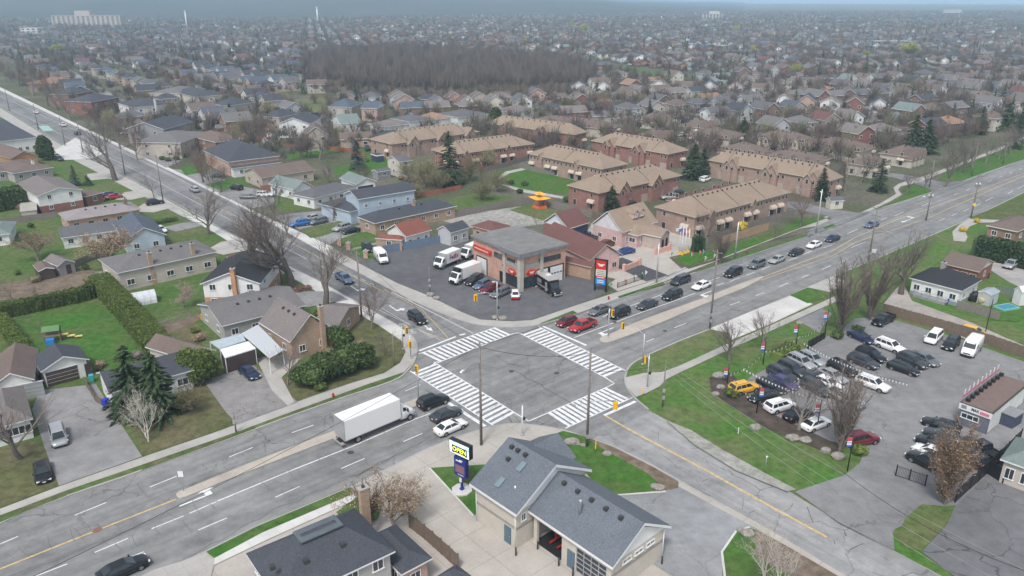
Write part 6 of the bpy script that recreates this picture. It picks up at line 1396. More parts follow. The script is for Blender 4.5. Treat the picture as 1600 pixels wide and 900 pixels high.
for k,b,t,lb in (('wide',(210,642),540,'tall spruce in front of the white bungalow, left of the pair'),('wide',(250,650),550,'broad dark spruce in front of the white bungalow, right of the pair'),('round',(318,598),537,'round light green cedar beside the cracked driveway'),
  ('spruce',(703,290),205,'tallest spruce rising over the willow shrubs'),('bspruce',(559,265),218,'blue-green spruce on the back lawn of the north side'),('clip',(773,208),166,'dense dark clipped conifer between two terraces'),('wide',(955,330),290,'dark spruce in front of the red brick terrace'),('spruce',(1070,362),332,'bright green cedar at the corner of the near buff terrace'),
  ('wide',(1082,280),225,'dark pine mass left of the arched-window terrace'),('spruce',(1282,312),262,'spruce in front of the arched-window terrace end'),('spruce',(1372,300),248,'spruce beside the fence left of the winding pavement'),('wide',(1098,275),232,'second dark pine beside the arched-window terrace'),('bspruce',(118,290),258,'blue spruce behind the white split-level house'),('pine',(138,290),272,'small green conifer beside the blue spruce'),
  ('pine',(1160,218),183,'bushy dark pine beside the estate car park'),('clip',(72,250),210,'round green tree by the white lot'),('wide',(958,162),148,'dark green fir in the white-gabled street'),('pine',(875,172),152,'dark pine behind the brown terraces, left one'),('wide',(918,178),155,'dark pine behind the brown terraces, right one'),
  ('pine',(1425,232),180,'large dark pine at the left of the evergreen stand by the main road'),('wide',(1445,240),186,'broad dark fir within the evergreen stand by the main road'),('spruce',(1530,210),165,'pointed spruce behind the pavement at the upper right'),('pine',(1570,205),160,'dark pine at the upper right edge'),('wide',(1598,200),165,'dark fir cut by the upper right edge'),('spruce',(1585,232),185,'green fir above the right end of the pavement')):
 tree(k,b,t,lb,'evergreens among the houses',wide={'spruce':1.35,'pine':1.3,'bspruce':1.25}.get(k,1.2) if k != 'round' else 1)
for b,t,lb in (((664,292),238,'pale olive willow shrub left of the tallest spruce'),((735,282),236,'pale olive willow shrub right of the tallest spruce'),((690,300),255,'low willow tangle in front of the tallest spruce'),((640,285),245,'willow shrub beside the cream outbuilding'),((648,310),280,'small willow-grey shrub by the red fence'),((775,300),262,'grey willow tangle at the path lawn'),((752,312),270,'grey twiggy tree above the red garden fence'),((632,243),205,'bare willow crown over the left terrace')):
 tree('willow',b,t,lb,'willow thicket by the tallest spruce')
tree('light',(838,352),330,'thin bare tree at the gravel yard fence');
for i,(b,t) in enumerate((((1475,292),228),((1505,270),215),((1540,255),205),((1580,240),190),((1520,262),210),((1560,248),200),((1490,262),205),((1595,232),190))):tree('bare',b,t,'bare street tree along the upper pavement, '+('first','second','fourth','sixth','third','fifth','small inner','last')[i]+' from the side street','bare trees along the upper pavement')
GT=sorted((((30,135),85),((52,150),92),((75,165),100),((110,188),130),((140,205),150),((165,222),165),((188,232),178),((215,250),195),((275,258),218),((318,285),222),((330,292),232),((345,300),250),((10,128),88),((90,172),118),((430,345),265),((520,345),300),((452,372),325),((500,250),190),((405,232),165),((420,235),175),((480,240),205),((590,330),305)))
for i,(b,t) in enumerate(GT):
 fr=b[0]<200;k=sum(1 for q in GT[:i+1] if (q[0][0]<200)==fr);tree('red' if i%3==0 else 'bare',b,t,ordn(k)+(' from the left of the bare brownish trees lining the far cross road' if fr else ' from the left of the bare trees over the north side gardens'),'bare trees of the north side gardens')
# gap-filling garden trees between the nearer houses
rg=random.Random(77);gk={};cnt=0
while cnt<72:
 x,y=rg.uniform(0,1590),rg.uniform(150,300)
 if (x<330 and y>120+x*.42) or (x>1280 and y>262-(x-1280)*.25) or y>300-abs(x-700)*.05 or (580<x<1250 and rg.random()<.75):continue
 g_=G(x,y)
 if any(abs((g_.x-cx_)*math.cos(an)+(g_.y-cy_)*math.sin(an))<a+1.5 and abs(-(g_.x-cx_)*math.sin(an)+(g_.y-cy_)*math.cos(an))<b+1.5 for cx_,cy_,a,b,an in OCC):continue
 gk.setdefault('between the nearer north side houses' if x<580 else 'among the terraces' if x<1250 else 'beside the upper right terraces',[]).append((x,y));cnt+=1
for lm,L0 in gk.items():
 for k,(x,y) in enumerate(sorted(L0)):tree(rg.choice(('bare','light','red','willow','tan')),None,None,'%s from the left of the small garden trees %s'%(ordn(k+1),lm),'small garden trees between houses',world=G(x,y),H_=rg.uniform(4.5,8.5))
# hedges
def hedge(label,pts,wd,h,mat,dens=55,s=.16,name='hedge',core=None,seed=1):
 w=PX(pts);o=w[0].copy();r=random.Random(seed);m=MB();root_o=None
 for i in range(len(w)-1):
  a,b=w[i]-o,w[i+1]-o;d=b-a;L_=d.length;an=math.atan2(d.y,d.x);p=a.lerp(b,.5);m.box((p.x,p.y,h*.46),(L_+wd*.5,wd*.8,h*.92),an);dn=d.normalized();nn=Vector((-dn.y,dn.x,0))
  n=int((L_*(wd+2*h))*dens)
  for k in range(n):
   u=r.random()*L_;q=r.random()*(wd+2*h);bump=.14*math.sin(u*2.1+i)+.1*math.sin(u*5.3)
   if q<h:y,z=-wd/2-bump,q
   elif q<h+wd:y,z=q-h-wd/2,h+bump
   else:y,z=wd/2+bump,q-h-wd
   c=a+dn*u+nn*(y+r.gauss(0,.10));c.z=max(.03,z+r.gauss(0,.07));leafcard(m,c,r,s)
 ob=m.build(name,[mat],None,o);return tag(ob,label,'hedge')
hedge('long clipped cedar hedge running down beside the greenhouse',[(158,450),(205,500),(255,560)],3.4,2.9,M_cedarl,100,.12)
hedge('clipped cedar hedge across the top of the hedged lawn',[(0,498),(60,485),(138,468),(152,456)],1.7,2.6,M_cedarl,100,.12,seed=2)
hedge('brown-green hedge down the left side of the hedged lawn',[(2,506),(28,540),(45,568)],1.8,2.0,M_cedarl,100,.12,seed=3)
hedge('tall dark hedge wall behind the white split-level house',[(-10,330),(12,326),(38,322)],5.0,5.4,M_cedar,26,.3,seed=4)
hedge('dark cedar hedge row beside the pale yard at the right',[(1522,402),(1560,408),(1615,422)],3.2,4.6,M_conifer,30,.28,seed=5)
hedge('tall thin cedar row behind the flag poles',[(1083,392),(1098,392)],1.4,3.4,M_conifer,50,.16,seed=6)
hedge('low clipped hedge between the driveways by the pale blue cottage',[(238,352),(275,345)],1.2,1.0,M_cedarl,50,.14,seed=7)
hedge('brown clipped hedge strip beside the pavement near the grey garage drive',[(462,456),(484,452)],1.2,.8,M_twigr,60,.14,seed=8)
hedge('low green hedge along the lawn edge of the car lot',[(1215,562),(1240,548)],2.2,1.3,M_cedarl,50,.17,seed=9)
SHR={}
def shrub(label,px,r_,h,mat,n=700,group=None,name='shrub',s=.14):
 key=(round(r_,1),round(h,1),mat.name)
 if key not in SHR:SHR[key]=bushy(len(SHR)+70,r_,r_,h/1.9,n,s,h*.5).mesh(name,[mat])
 o=link(name,SHR[key],None,G(*px),RN.uniform(0,6.28));return tag(o,label,'shrub',group)
rg=random.Random(91);LS=[]
WZ=[(0,300),(150,300),(300,345),(340,385),(300,400),(150,400),(150,440),(260,440),(330,480),(280,560),(200,470),(0,470)]
while len(LS)<46:
 x,y=rg.uniform(0,640),rg.uniform(225,600);g_=G(x,y)
 inw=any(abs((g_.x-cx_)*math.cos(an)+(g_.y-cy_)*math.sin(an))<a+.8 and abs(-(g_.x-cx_)*math.sin(an)+(g_.y-cy_)*math.cos(an))<b+.8 for cx_,cy_,a,b,an in OCC)
 near_=any(abs((g_.x-cx_)*math.cos(an)+(g_.y-cy_)*math.sin(an))<a+3 and abs(-(g_.x-cx_)*math.sin(an)+(g_.y-cy_)*math.cos(an))<b+3 for cx_,cy_,a,b,an in OCC)
 if inw or not near_ or any(abs(g_.x-p[0])+abs(g_.y-p[1])<14 for p in ((G(x_,y_).x,G(x_,y_).y) for x_,y_ in ((110,680),(390,600),(600,395),(470,350),(540,360),(240,316),(175,305)))):continue
 LS.append((x,y))
for k,(x,y) in enumerate(sorted(LS)):
 m_,h_=rg.choice(((M_twig,1.6),(M_twigt,1.4),(M_cedar,1.3),(M_cedarl,1.0),(M_twigg,1.8)));shrub('%s from the left of the low foundation shrubs in the left yards'%ordn(k+1),(x,y),h_*.7,h_,m_,420,'foundation shrubs in the left yards',s=.1)
def cedars(label,px,r_,h,v):
 C=bushy(90+v,r_,r_*.9,h/1.9,5200,.2,h*.5);return tag(C.build('cedar_bush',[M_cedar],None,G(*px)),label,'shrub','merged cedar bushes at the corner lawn')
for i,(px,r_,h,lb) in enumerate((((485,600),3.0,3.6,'dark cedar bush at the left end of the corner cluster'),((510,592),3.2,4.0,'dark cedar bush second from the left in the corner cluster'),((537,582),3.2,4.2,'dark cedar bush in the middle of the corner cluster'),((560,573),2.9,3.8,'dark cedar bush at the right end of the corner cluster'),((535,545),2.3,4.0,'taller cedar bush touching the tan cottage wall'))):cedars(lb,px,r_,h,i)
shrub('small dark conical cedar on the corner lawn behind the tan cottage',(534,508),1.0,1.9,M_cedar,1500)
for i,px in enumerate(((258,243),(272,244),(284,238),(275,250),(262,252),(292,246),(253,250))):shrub('clipped dark shrub before the grey house, '+('tall left','tall middle','tall right','low front','lowest left','round right','far left')[i]+' one',px,1.3,2.6 if i<3 else 1.6,M_cedar,600,'clipped shrubs on the gravel front yard')
shrub('bright yellow flowering shrub at the buff terrace fence',(1160,362),1.3,2.6,M_forsy,900,s=.12)
shrub('yellow flowering shrub beside the winding pavement at the right',(1504,362),1.0,1.4,M_forsy,700,s=.1);shrub('tiny yellow shrub on the wall of the winding pavement',(1526,348),.9,1.0,M_forsy,500)
for i,(px,lb) in enumerate((((885,315),'green shrub left at the red terrace end'),((912,322),'dark low shrub at the red terrace wall'),((1340,520),'green shrub at the foot of the columnar trees'),((1308,528),'green shrub under the left columnar tree'),((1342,710),'green round shrub at the car lot gate corner'),((1142,620),'yellow-green shrub at the tip of the mulch bed'),((500,610),'low green ground shrub before the cedar cluster'),((820,290),'round bush beside the park path'),((798,288),'small round bush left on the park path'),((812,302),'clipped ball bush on the park terrace'))):shrub(lb,px,1.2,1.4,M_cedarl if i in (5,4,6) else M_cedar,700,'low shrubs')
# boulders
M_rock=plain('pale_boulder',(.27,.25,.225),.9,var=.3,nsc=2)
for i,(px,s,lb) in enumerate((((893,693),.95,'large pinkish boulder on the workshop lawn'),((903,695),.35,'small stone right of the large boulder'),((911,697),.4,'flat stone beside the workshop lawn pole'),((948,711),.6,'boulder at the middle edge of the workshop lawn'),((1023,762),.6,'left boulder of the pair at the lawn tip'),((1029,764),.7,'right boulder of the pair at the lawn tip'),((1157,830),.5,'small boulder at the lower lawn corner'),((1168,836),.8,'large boulder at the lower lawn corner'),
  ((1123,590),1.0,'grey boulder at the top of the mulch bed'),((1126,607),.7,'flat pale rock in the mulch bed'),((1118,617),.6,'low rock at the left of the mulch bed'),((1180,670),.8,'boulder in the small round mulch patch'),((1238,687),.9,'long rock left on the lower mulch strip'),((1258,690),.8,'rock right on the lower mulch strip'),((1290,706),.7,'rock below the brown-leaved columnar oak'),((1310,716),.9,'flat boulder at the car lot gate bed'),((775,498),.8,'row stone left of the plaza signal pole'),((785,499),.8,'row stone right of the plaza signal pole'),((672,462),.8,'pile of pale rocks beside the plaza pole'),((682,467),.7,'second rock of the pile beside the plaza pole'))):
 tag(MB().blob((0,0,s*.35),(s,s*.75,s*.55),0,i,2,.12).build('boulder',[M_rock],None,G(*px)),lb,'boulder','boulders along the lawns and beds')
# ---------------- poles, signals, signs ----------------
M_wood=plain('weathered_pole_wood',(.20,.175,.155),.95,var=.25,nsc=3);M_steel=plain('grey_steel',(.50,.52,.53),.4,.5,var=.06);M_sigy=plain('signal_yellow',(.80,.45,.02),.5,var=.04);M_insul=plain('insulator',(.25,.26,.27),.4)
M_gsign=plain('green_sign',(.02,.28,.16),.5,var=0);M_blu=plain('sign_blue',(.02,.03,.18),.4,var=.05);M_yels=plain('warning_yellow',(.85,.60,.02),.5,var=0)
POLES=[]
def pole(label,base,top,lamp=None,arms=1,xf=False,box=0,mat=None,r0=.19,name='utility_pole',topx=None,group='wooden utility poles'):
 h=Hgt(base,top);g_=G(*base);mat=mat or M_wood;root=empty(name,g_,0,label,'pole',group);lean=Vector((0,0,h))
 MB().tube([(0,0,-.1),lean*.5,lean],[r0,r0*.8,r0*.62],8).build('mast',[mat],root)
 a=math.pi/2-AZB
 for k in range(arms):
  m=MB();z=h-.5-k*1.6;m.box((0,0,z),(2.0,.1,.12),a);c=m.build('crossarm',[mat],root)
  for s in (-.85,0.0,.85):MB().tube([(0,0,0),(0,0,.28)],[.05,.03],6).build('insulator',[M_insul],c,(s*math.cos(a),s*math.sin(a),z+.05))
 if xf:
  for s in (-.45,.45):MB().tube([(s,0,h*.72),(s,0,h*.72+.95)],.24,10).build('transformer',[M_galv],root)
 for k in range(box):MB().box((0,-.22,1.6+k*1.1),(.34,.18,.5)).build('meter_box',[M_galv],root)
 if lamp:
  p=G(lamp[0],lamp[1],h*.88+GZ)-g_;v=Vector((p.x,p.y,0));v=v.normalized()*min(v.length,4.2);m=MB();m.tube([(0,0,h*.8),(v.x*.5,v.y*.5,h*.86),(v.x,v.y,h*.86)],.04,5);ar=m.build('lamp_arm',[M_galv],root)
  MB().box((0,0,0),(.7,.28,.14),0,0,.8).build('lamp_head',[M_wht],ar,(v.x,v.y,h*.86),math.atan2(v.y,v.x))
 POLES.append((g_+lean,root));return root
L_=[('tall wooden pole with lamp arm in front of the workshop',(752,695),535,(715,582),1,0,0),('grey wooden pole standing on the workshop lawn',(917,698),545,None,0,0,1),('tallest wooden pole with number plates on the right verge',(1109,514),390,None,1,0,2),('wooden pole on the corner pavement of the cross road',(565,495),392,None,1,0,0),
  ('wooden pole in front of the big bare tree on the main road',(1357,407),322,None,2,0,1),('wooden pole with grey transformer box beyond the side street',(1447,343.6),296,(1428,312),1,1,0),('wooden pole with twin transformers and a yellow warning sign',(1517,340),272,None,1,1,0),('wooden pole on the island verge of the side street',(1452,292.6),250,None,1,0,0),('wooden pole beside the far right pavement verge',(1518,274.6),222,None,1,0,0),('farthest wooden pole on the upper right verge',(1567,256.7),222,None,1,0,0),
  ('light grey pole with lamp at the side street corner',(1275,364),296,(1282,292),0,0,1),('grey pole in front of the verge lawn of the buff terrace',(1148,404),347,None,0,0,0),('grey pole at the dark forecourt driveway',(1025.5,441.7),381,None,0,0,0),('thin wooden pole on the far cross road, beside the crossing',(60,202),163,None,1,0,0),('wooden pole by the white lot on the cross road',(102,228),183,None,1,0,0),('wooden pole behind the leaning bare tree',(195.5,273),226,None,1,0,0),('wooden pole beside the black SUV on the cross road',(255,314),242,None,1,0,0),
  ('farthest wooden pole at the upper left road',(15,173),135,None,1,0,0),('wooden pole above the white lot with a dark transformer',(130,239),190,None,1,1,0),('thin pole in the plaza parking with white meter boxes',(672,458),416,None,0,0,2),('short wooden pole with green box at the driveway corner',(369,675),644,None,0,0,1),('short wooden pole with white boxes on the right lawn',(1035,636),562,None,0,0,2),('thin pole at the brick gate posts of the cross road',(534,385),350,None,0,0,0),('thin pole on the north side lawn of the cross road',(334,300),262,None,0,0,0),('thin pole beside the round shrubs of the cross road',(272,263),232,None,0,0,0),('short corner pole with a round box on the west lawn',(616,571),521,None,0,0,0)]
PL={}
for i,(lb,b,t,lamp,arms,xf,bx) in enumerate(L_):PL[i]=pole(lb,b,t,lamp,arms,xf,bx,M_steel if i in (10,11,12) else M_wood,.19 if i<19 else .12)
m=MB();n=16;g_=PL[6]
m.add([(.38*math.cos(6.2832*k/n),-.2,3.6+.38*math.sin(6.2832*k/n)) for k in range(n)],[tuple(range(n))[::-1]]);m.build('warning_sign',[M_yels],g_)
def wire(label,a,b,sag=.9,r=.018,dz=(0,0),off=0):
 p,q=POLES[a][0].copy(),(POLES[b][0].copy() if isinstance(b,int) else b);p.z-=dz[0];q.z-=dz[1];d=(q-p);nn=Vector((-d.y,d.x,0)).normalized()*off;n=14
 pts=[p.lerp(q,i/n)+nn-Vector((0,0,sag*4*(i/n)*(1-i/n))) for i in range(n+1)];o=pts[0].copy();tag(MB().tube([x-o for x in pts],r,4,0,False).build('overhead_wire',[M_blk],None,o),label,'wire','overhead wires')
farL=Vector((-60,22,13));farR=G(1700,905,9.5)
wire('overhead wire from the workshop pole to the lawn pole across the junction corner',0,1,.8,.03,(.6,.6));wire('overhead wire from the workshop pole to the tallest right verge pole',0,2,1.2,.03,(.4,.4));wire('overhead wire from the workshop pole toward the lower left street',0,farL,1.6,.025,(.4,0));wire('overhead wire from the lawn pole to the short white-boxed pole',1,21,.6,.025,(3,.4))
wire('overhead wire from the tallest pole to the next main road pole',2,4,1.0,.025,(.4,.4));wire('overhead wire between two main road poles beyond the big bare tree',4,5,1.0,.025,(.4,.4));wire('overhead wire between the two transformer poles',5,6,1.0,.025,(.4,.4));wire('overhead wire from the pavement pole to the workshop pole',3,0,1.4,.025,(.4,.6))
wire('overhead wire from the pavement pole up the cross road',3,16,1.8,.025,(.4,.4));wire('overhead wire along the cross road behind the leaning tree',16,15,.9,.025,(.4,.4));wire('overhead wire along the cross road to the white lot',15,18,.8,.025,(.4,.4));wire('overhead wire on the far cross road',14,13,.8,.025,(.4,.4))
for k,(a,b,lb) in enumerate((((1035,588),(1620,900),'upper'),((1035,600),(1600,930),'middle'),((1035,612),(1560,940),'lower'))):
 q0,q1=G(*a,7.5-k*.9),G(*b,8.5-k*.9);q0=POLES[21][0]+Vector((0,0,-.3-.7*k));pts=[q0.lerp(q1,i/14)-Vector((0,0,1.2*4*(i/14)*(1-i/14))) for i in range(15)]
 tag(MB().tube([x-pts[0] for x in pts],.022,4,0,False).build('overhead_wire',[M_insul],None,pts[0]),lb+' of the three pale wires running down over the right lawn','wire','overhead wires')
q0,q1=G(1290,715,8),G(1640,905,8);pts=[q0.lerp(q1,i/14)-Vector((0,0,1.5*4*(i/14)*(1-i/14))) for i in range(15)]
tag(MB().tube([x-pts[0] for x in pts],.03,4,0,False).build('overhead_wire',[M_blk],None,pts[0]),'thick black wire crossing the car lot entrance','wire')
def sighead(parent,loc,ang,mat=None):
 m=MB();m.box((0,0,0),(.34,.32,1.05));m.box((0,-.03,0),(.62,.04,1.25));h=link('signal_head',m.mesh('signal_head',[mat or M_sigy]),parent,loc,ang)
 for k,c in enumerate(('lens_red','lens_amber','lens_green')):
  mt=plain(c,((.10,.01,.01),(.12,.06,.01),(.01,.10,.05))[k],.3,var=0);MB().tube([(0,-.17,.33-.33*k),(0,-.24,.33-.33*k)],.13,10).build('lens',[mt],h)
 return h
def signal(label,base,top,heads,mat=None,arm=None,sign=None,ped=None,lampx=None):
 g_=G(*base);h=Hgt(base,top);root=empty('traffic_signal',g_,0,label,'traffic light','traffic signals of the junction');MB().tube([(0,0,0),(0,0,h)],[.11,.08],8).build('mast',[mat or M_steel],root)
 MB().tube([(0,0,0),(0,0,.25)],.2,8).build('base',[M_galv],root)
 for px,z,ang in heads:
  if px is None:sighead(root,(.0,-.25,z),ang);continue
  w=G(px[0],px[1],z+GZ)-g_;v=Vector((w.x,w.y,0));hd=Vector((v.x,v.y,z));a=MB().tube([(0,0,min(h-.2,z+.5)),(v.x*.5,v.y*.5,z+.8),(v.x,v.y,z+.72)],.05,6).build('mast_arm',[mat or M_steel],root);sighead(root,hd,ang)
 if sign:MB().box((.7,-.02,h-.3),(1.4,.04,.3)).build('street_sign',[M_gsign],root)
 if ped:MB().box((.25,-.15,2.6),(.3,.28,.35)).build('pedestrian_signal',[M_blk],root)
 if lampx:p=lampx;MB().tube([(0,0,h-.3),(p[0]*.6,p[1]*.6,h+.2),(p[0],p[1],h+.1)],.04,5).build('lamp_arm',[M_steel],root);MB().box((p[0],p[1],h+.08),(.5,.2,.12)).build('lamp_head',[M_wht],root)
 return root
signal('signal mast with mast arm and yellow head at the plaza corner',(777,501),440,[((743,465),4.6,0)],ped=True,lampx=(-.6,-.3));signal('signal post with yellow head and street sign on the west corner',(630,546),510,[((635,516),4.2,.4)],sign=True,ped=True);signal('low signal post with yellow head at the west corner kerb',(642,560),524,[(None,2.6,.2)],ped=False)
signal('signal post with yellow head on the left traffic island',(654,623),570,[(None,4.9,-.6)]);signal('signal post with yellow head on the right traffic island',(950,527),482,[((957,489),4.2,.5)]);signal('signal mast with long curved arm on the right verge',(1004,570),522,[((973,509),5.2,.4)]);signal('signal post with pedestrian head at the east corner',(1011,607),555,[((1009,562),4.2,.8)],ped=True)
signal('white signal post with black heads at the south corner',(816,680),634,[],ped=True,mat=M_wht);
r_=PL[1];gh_=POLES[1][0];w=G(958,630,6.0)-G(917,698);v=Vector((w.x,w.y,0)).normalized()*3.6;MB().tube([(0,0,6.6),(v.x,v.y,6.2)],.06,6).build('mast_arm',[M_steel],r_);sighead(r_,(v.x,v.y,5.5),math.pi)
sp_=signal;
def simple_sign(label,base,top,mat,w=.6,h_=.75,name='road_sign',cat='sign'):
 g_=G(*base);h=Hgt(base,top);root=empty(name,g_,0,label,cat);MB().tube([(0,0,0),(0,0,h)],.035,6).build('post',[M_galv],root);MB().box((0,-.05,h-h_/2),(w,.03,h_)).build('sign_plate',[mat],root);return root
simple_sign('small white sign on the tip of the left traffic island',(287,767),736,M_wht);simple_sign('yellow marker stake leaning on the workshop lawn',(930,708),688,M_sigy,.15,1.2,'marker_stake','stake');simple_sign('yellow marker at the east corner lawn',(1004,618),606,M_sigy,.15,1.0,'marker_stake','stake');simple_sign('white sign board beside the wooden pole on the main road',(1364,402),389,M_wht,.9,.9)
simple_sign('white marker post on the right lawn',(1153,678),668,M_wht,.1,.9,'marker_stake','stake');simple_sign('small lamp-like white post at the worn road edge',(1195,737),712,M_wht,.25,.2,'marker_stake','stake')
simple_sign('yellow school sign on the north side lawn',(222,246),226,M_yels,.9,.9)
def hydrant(label,px):
 m=MB();m.tube([(0,0,0),(0,0,.5),(0,0,.62),(0,0,.75)],[.14,.14,.17,.05],8);m.tube([(-.22,0,.45),(.22,0,.45)],.07,6);m.tube([(0,0,.05),(0,0,.08)],.2,8);tag(m.build('fire_hydrant',[plain('hydrant_red',(.45,.05,.03),.5)],None,G(*px)),label,'hydrant')
hydrant('red fire hydrant on the verge below the cedar cluster',(521,621));hydrant('red fire hydrant on the verge by the buff terrace fence',(1167,396));hydrant('red fire hydrant at the kerb in front of the tall red sign',(951,468))
# tall shop sign
def pylon():
 base=G(938,455);root=empty('pylon_sign',base,R(-26),'tall red and blue pylon sign with winged emblem in front of the hall','sign');H_=6.6
 for s in (-1.15,1.15):MB().box((s,0,H_/2),(.28,.45,H_)).build('post',[M_blk],root)
 def panel(z0,z1,mat,nm='panel'):return MB().box((0,0,(z0+z1)/2),(2.02,.4,z1-z0)).build(nm,[mat],root)
 p=panel(4.6,6.4,shop_red,'emblem_panel');panel(3.2,4.5,plain('sign_cream',(.60,.57,.50),.5));panel(2.75,3.1,shop_red);panel(1.5,2.65,plain('sign_bright_blue',(.03,.25,.62),.5));MB().box((0,0,6.5),(2.6,.46,.2)).build('cap',[M_blk],root)
 m=MB()
 for sg in (-1,1):
  for k in range(3):m.add([(sg*.1,-.215,5.65-.16*k),(sg*(.8-.17*k),-.215,5.75-.2*k),(sg*(.66-.17*k),-.215,5.58-.2*k),(sg*.1,-.215,5.5-.16*k)],[(0,1,2,3) if sg>0 else (3,2,1,0)])
 m.add([(.24*math.cos(6.2832*i/10),-.22,5.4+.24*math.sin(6.2832*i/10)) for i in range(10)],[tuple(range(10))]);m.build('emblem',[shop_emb],p)
 m=MB()
 for z in (4.2,3.85,3.5):m.box((0,-.21,z),(1.5,.02,.12))
 for z in (2.3,1.9):m.box((0,-.21,z),(1.3,.02,.14),0,1)
 m.box((0,-.21,2.92),(1.5,.02,.14),0,1);m.build('small_print',[plain('sign_ink',(.15,.13,.12),.6),M_wht],root)
shop_red=MATS['sign_red'];shop_emb=MATS['emblem_white'];pylon()
# OPEN display sign
def open_sign():
 base=G(722,767);root=empty('display_sign',base,R(-38),'two-part sign on a blue post with a lit OPEN screen and blue price box','sign')
 a=[];n=8;MB().prism([(1.25*math.cos(6.2832*(i+.5)/n),1.25*math.sin(6.2832*(i+.5)/n)) for i in range(n)],-.02,.25).build('footing',[M_concw],root)
 m=MB();m.tube([(0,0,.2),(0,0,6.0)],.16,8);m.box((0,0,.4),(.5,.5,.35),0,0,.5);m.build('post',[plain('post_blue',(.03,.04,.30),.45)],root);MB().box((0,-.2,1.6),(.3,.1,.55)).build('notice',[M_wht],root)
 MB().box((0,0,3.35),(1.75,.55,2.5)).build('price_box',[M_blu],root);MB().box((0,-.285,3.1),(1.35,.03,1.0)).build('price_panel',[plain('price_panel_grey',(.22,.12,.16),.4)],root)
 m=MB();m.box((-.15,-.285,4.15),(.9,.02,.16));m.box((.2,-.285,4.32),(.5,.02,.1));m.box((.1,-.285,2.35),(.9,.02,.06));m.build('logo_strokes',[M_wht],root)
 MB().box((0,0,5.75),(3.1,.6,1.75)).build('screen_case',[M_blk],root)
 t=NT('lit_screen',.4);v=t.co();f=t.noise(v,.9,3,.6);c=t.ramp(f,.55,.75,(.62,.85,.88),(.25,.35,.70));
 t.l.new(c,t.b.inputs['Base Color']);t.l.new(c,t.b.inputs['Emission Color']);t.b.inputs['Emission Strength'].default_value=.55
 s=MB().box((0,-.31,5.75),(2.9,.03,1.55)).build('screen',[t.m],root)
 ty=NT('lit_yellow_text',.5);ty.col((.85,.90,.02));ty.b.inputs['Emission Color'].default_value=(.9,.95,.03,1);ty.b.inputs['Emission Strength'].default_value=.7
 MB().box((.05,-.33,5.6),(2.3,.01,1.0)).build('screen_patch',[M_blu],root);o=text_on('OPEN',.8,ty.m,root,(.05,-.36,5.62),(0,-1),2.05,bold=.0,name='open_lettering')
 MB().box((.1,-.352,5.14),(1.6,.01,.09)).build('small_print',[ty.m],root)
 m=MB();m.box((0,.31,5.75),(2.9,.02,1.55));m.build('back_screen',[M_vent],root)
open_sign()
# flag banner posts of the car lot
M_flagr=plain('banner_red',(.45,.08,.09),.8,var=.15);M_flagw=plain('banner_white',(.70,.70,.72),.8,var=.1);M_flagb=plain('banner_blue',(.05,.10,.40),.8,var=.1)
def banner(label,base,top,side=1,lamp=False,flag=True):
 g_=G(*base);h=Hgt(base,top);root=empty('banner_post',g_,0,label,'lamp post','black banner posts of the car lot');MB().tube([(0,0,0),(0,0,h)],[.08,.06],6).build('post',[M_blk],root)
 if lamp:MB().box((0,0,h),(.8,.45,.25)).build('lamp_head',[plain('lamp_tan',(.36,.31,.24),.6)],root)
 if flag:
  z=h-.9;m=MB();m.box((side*.36,0,z),(.55,.03,.55),0,0);m.box((side*.36,0,z-.65),(.55,.03,.75),0,1);m.box((side*.36,0,z-.5),(.55,.034,.1),0,2);m.box((side*.36,0,z-.95),(.55,.034,.3),0,2);m.build('banner',[M_flagr,M_flagw,M_flagb],root)
for args in (('black banner post at the tip of the car lot beside the boulder',(1136,600),569,-1),('black banner post second along the flag wires',(1192,570),530,-1),('black banner post third along the flag wires, with tan lamp',(1242,551),504,-1,True),('black banner post at the top end of the flag wires',(1289,521),482,-1),('black banner post in the mulch beside the black car',(1182,646),600,1),('black banner post beside the lower white sedan',(1276,673),625,-1),('black banner post at the lower left gate',(1324,736),676,-1),('black lamp post behind the lot fence by the yellow car',(1539,522),467,1,False,False)):banner(*args)
def bunting(label,a,b,za,zb,mats,r=.02,fl=True):
 p,q=G(a[0],a[1],za),G(b[0],b[1],zb);n=12;pts=[p.lerp(q,i/n)-Vector((0,0,.8*4*(i/n)*(1-i/n))) for i in range(n+1)];o=pts[0].copy();m=MB().tube([x-o for x in pts],r,4,0,False)
 k=int((q-p).length/.5)
 for i in range(k if fl else 0):
  t=(i+.5)/k;x=p.lerp(q,t)-Vector((0,0,.8*4*t*(1-t)))-o;d=(q-p).normalized()*.15;m.add([x-d,x+d,x-Vector((0,0,.38))],[(0,1,2)],1+i%2)
 tag(m.build('bunting',[M_blk]+mats,None,o),label,'bunting','strings of pennants over the car lot')
MW=[M_flagw,plain('pennant_green',(.06,.16,.12),.7)]
bunting('pennant string between the first two banner posts',(1141,583),(1196,548),2.4,2.6,MW);bunting('pennant string between the second and third banner posts',(1196,548),(1249,525),2.6,2.8,MW);bunting('pennant string from the third to the top banner post',(1249,525),(1293,498),2.8,3,MW);bunting('dark pennant string from the lot tip down to the mulch post',(1141,583),(1184,622),3.0,2.8,MW)
bunting('long pale pennant string slanting over the sale cars',(1160,575),(1345,640),3.4,3.2,[M_flagw,M_flagw]);bunting('pale wire with pennants across the upper sale cars',(1255,535),(1420,600),3.2,3.2,[M_flagw,M_flagw])
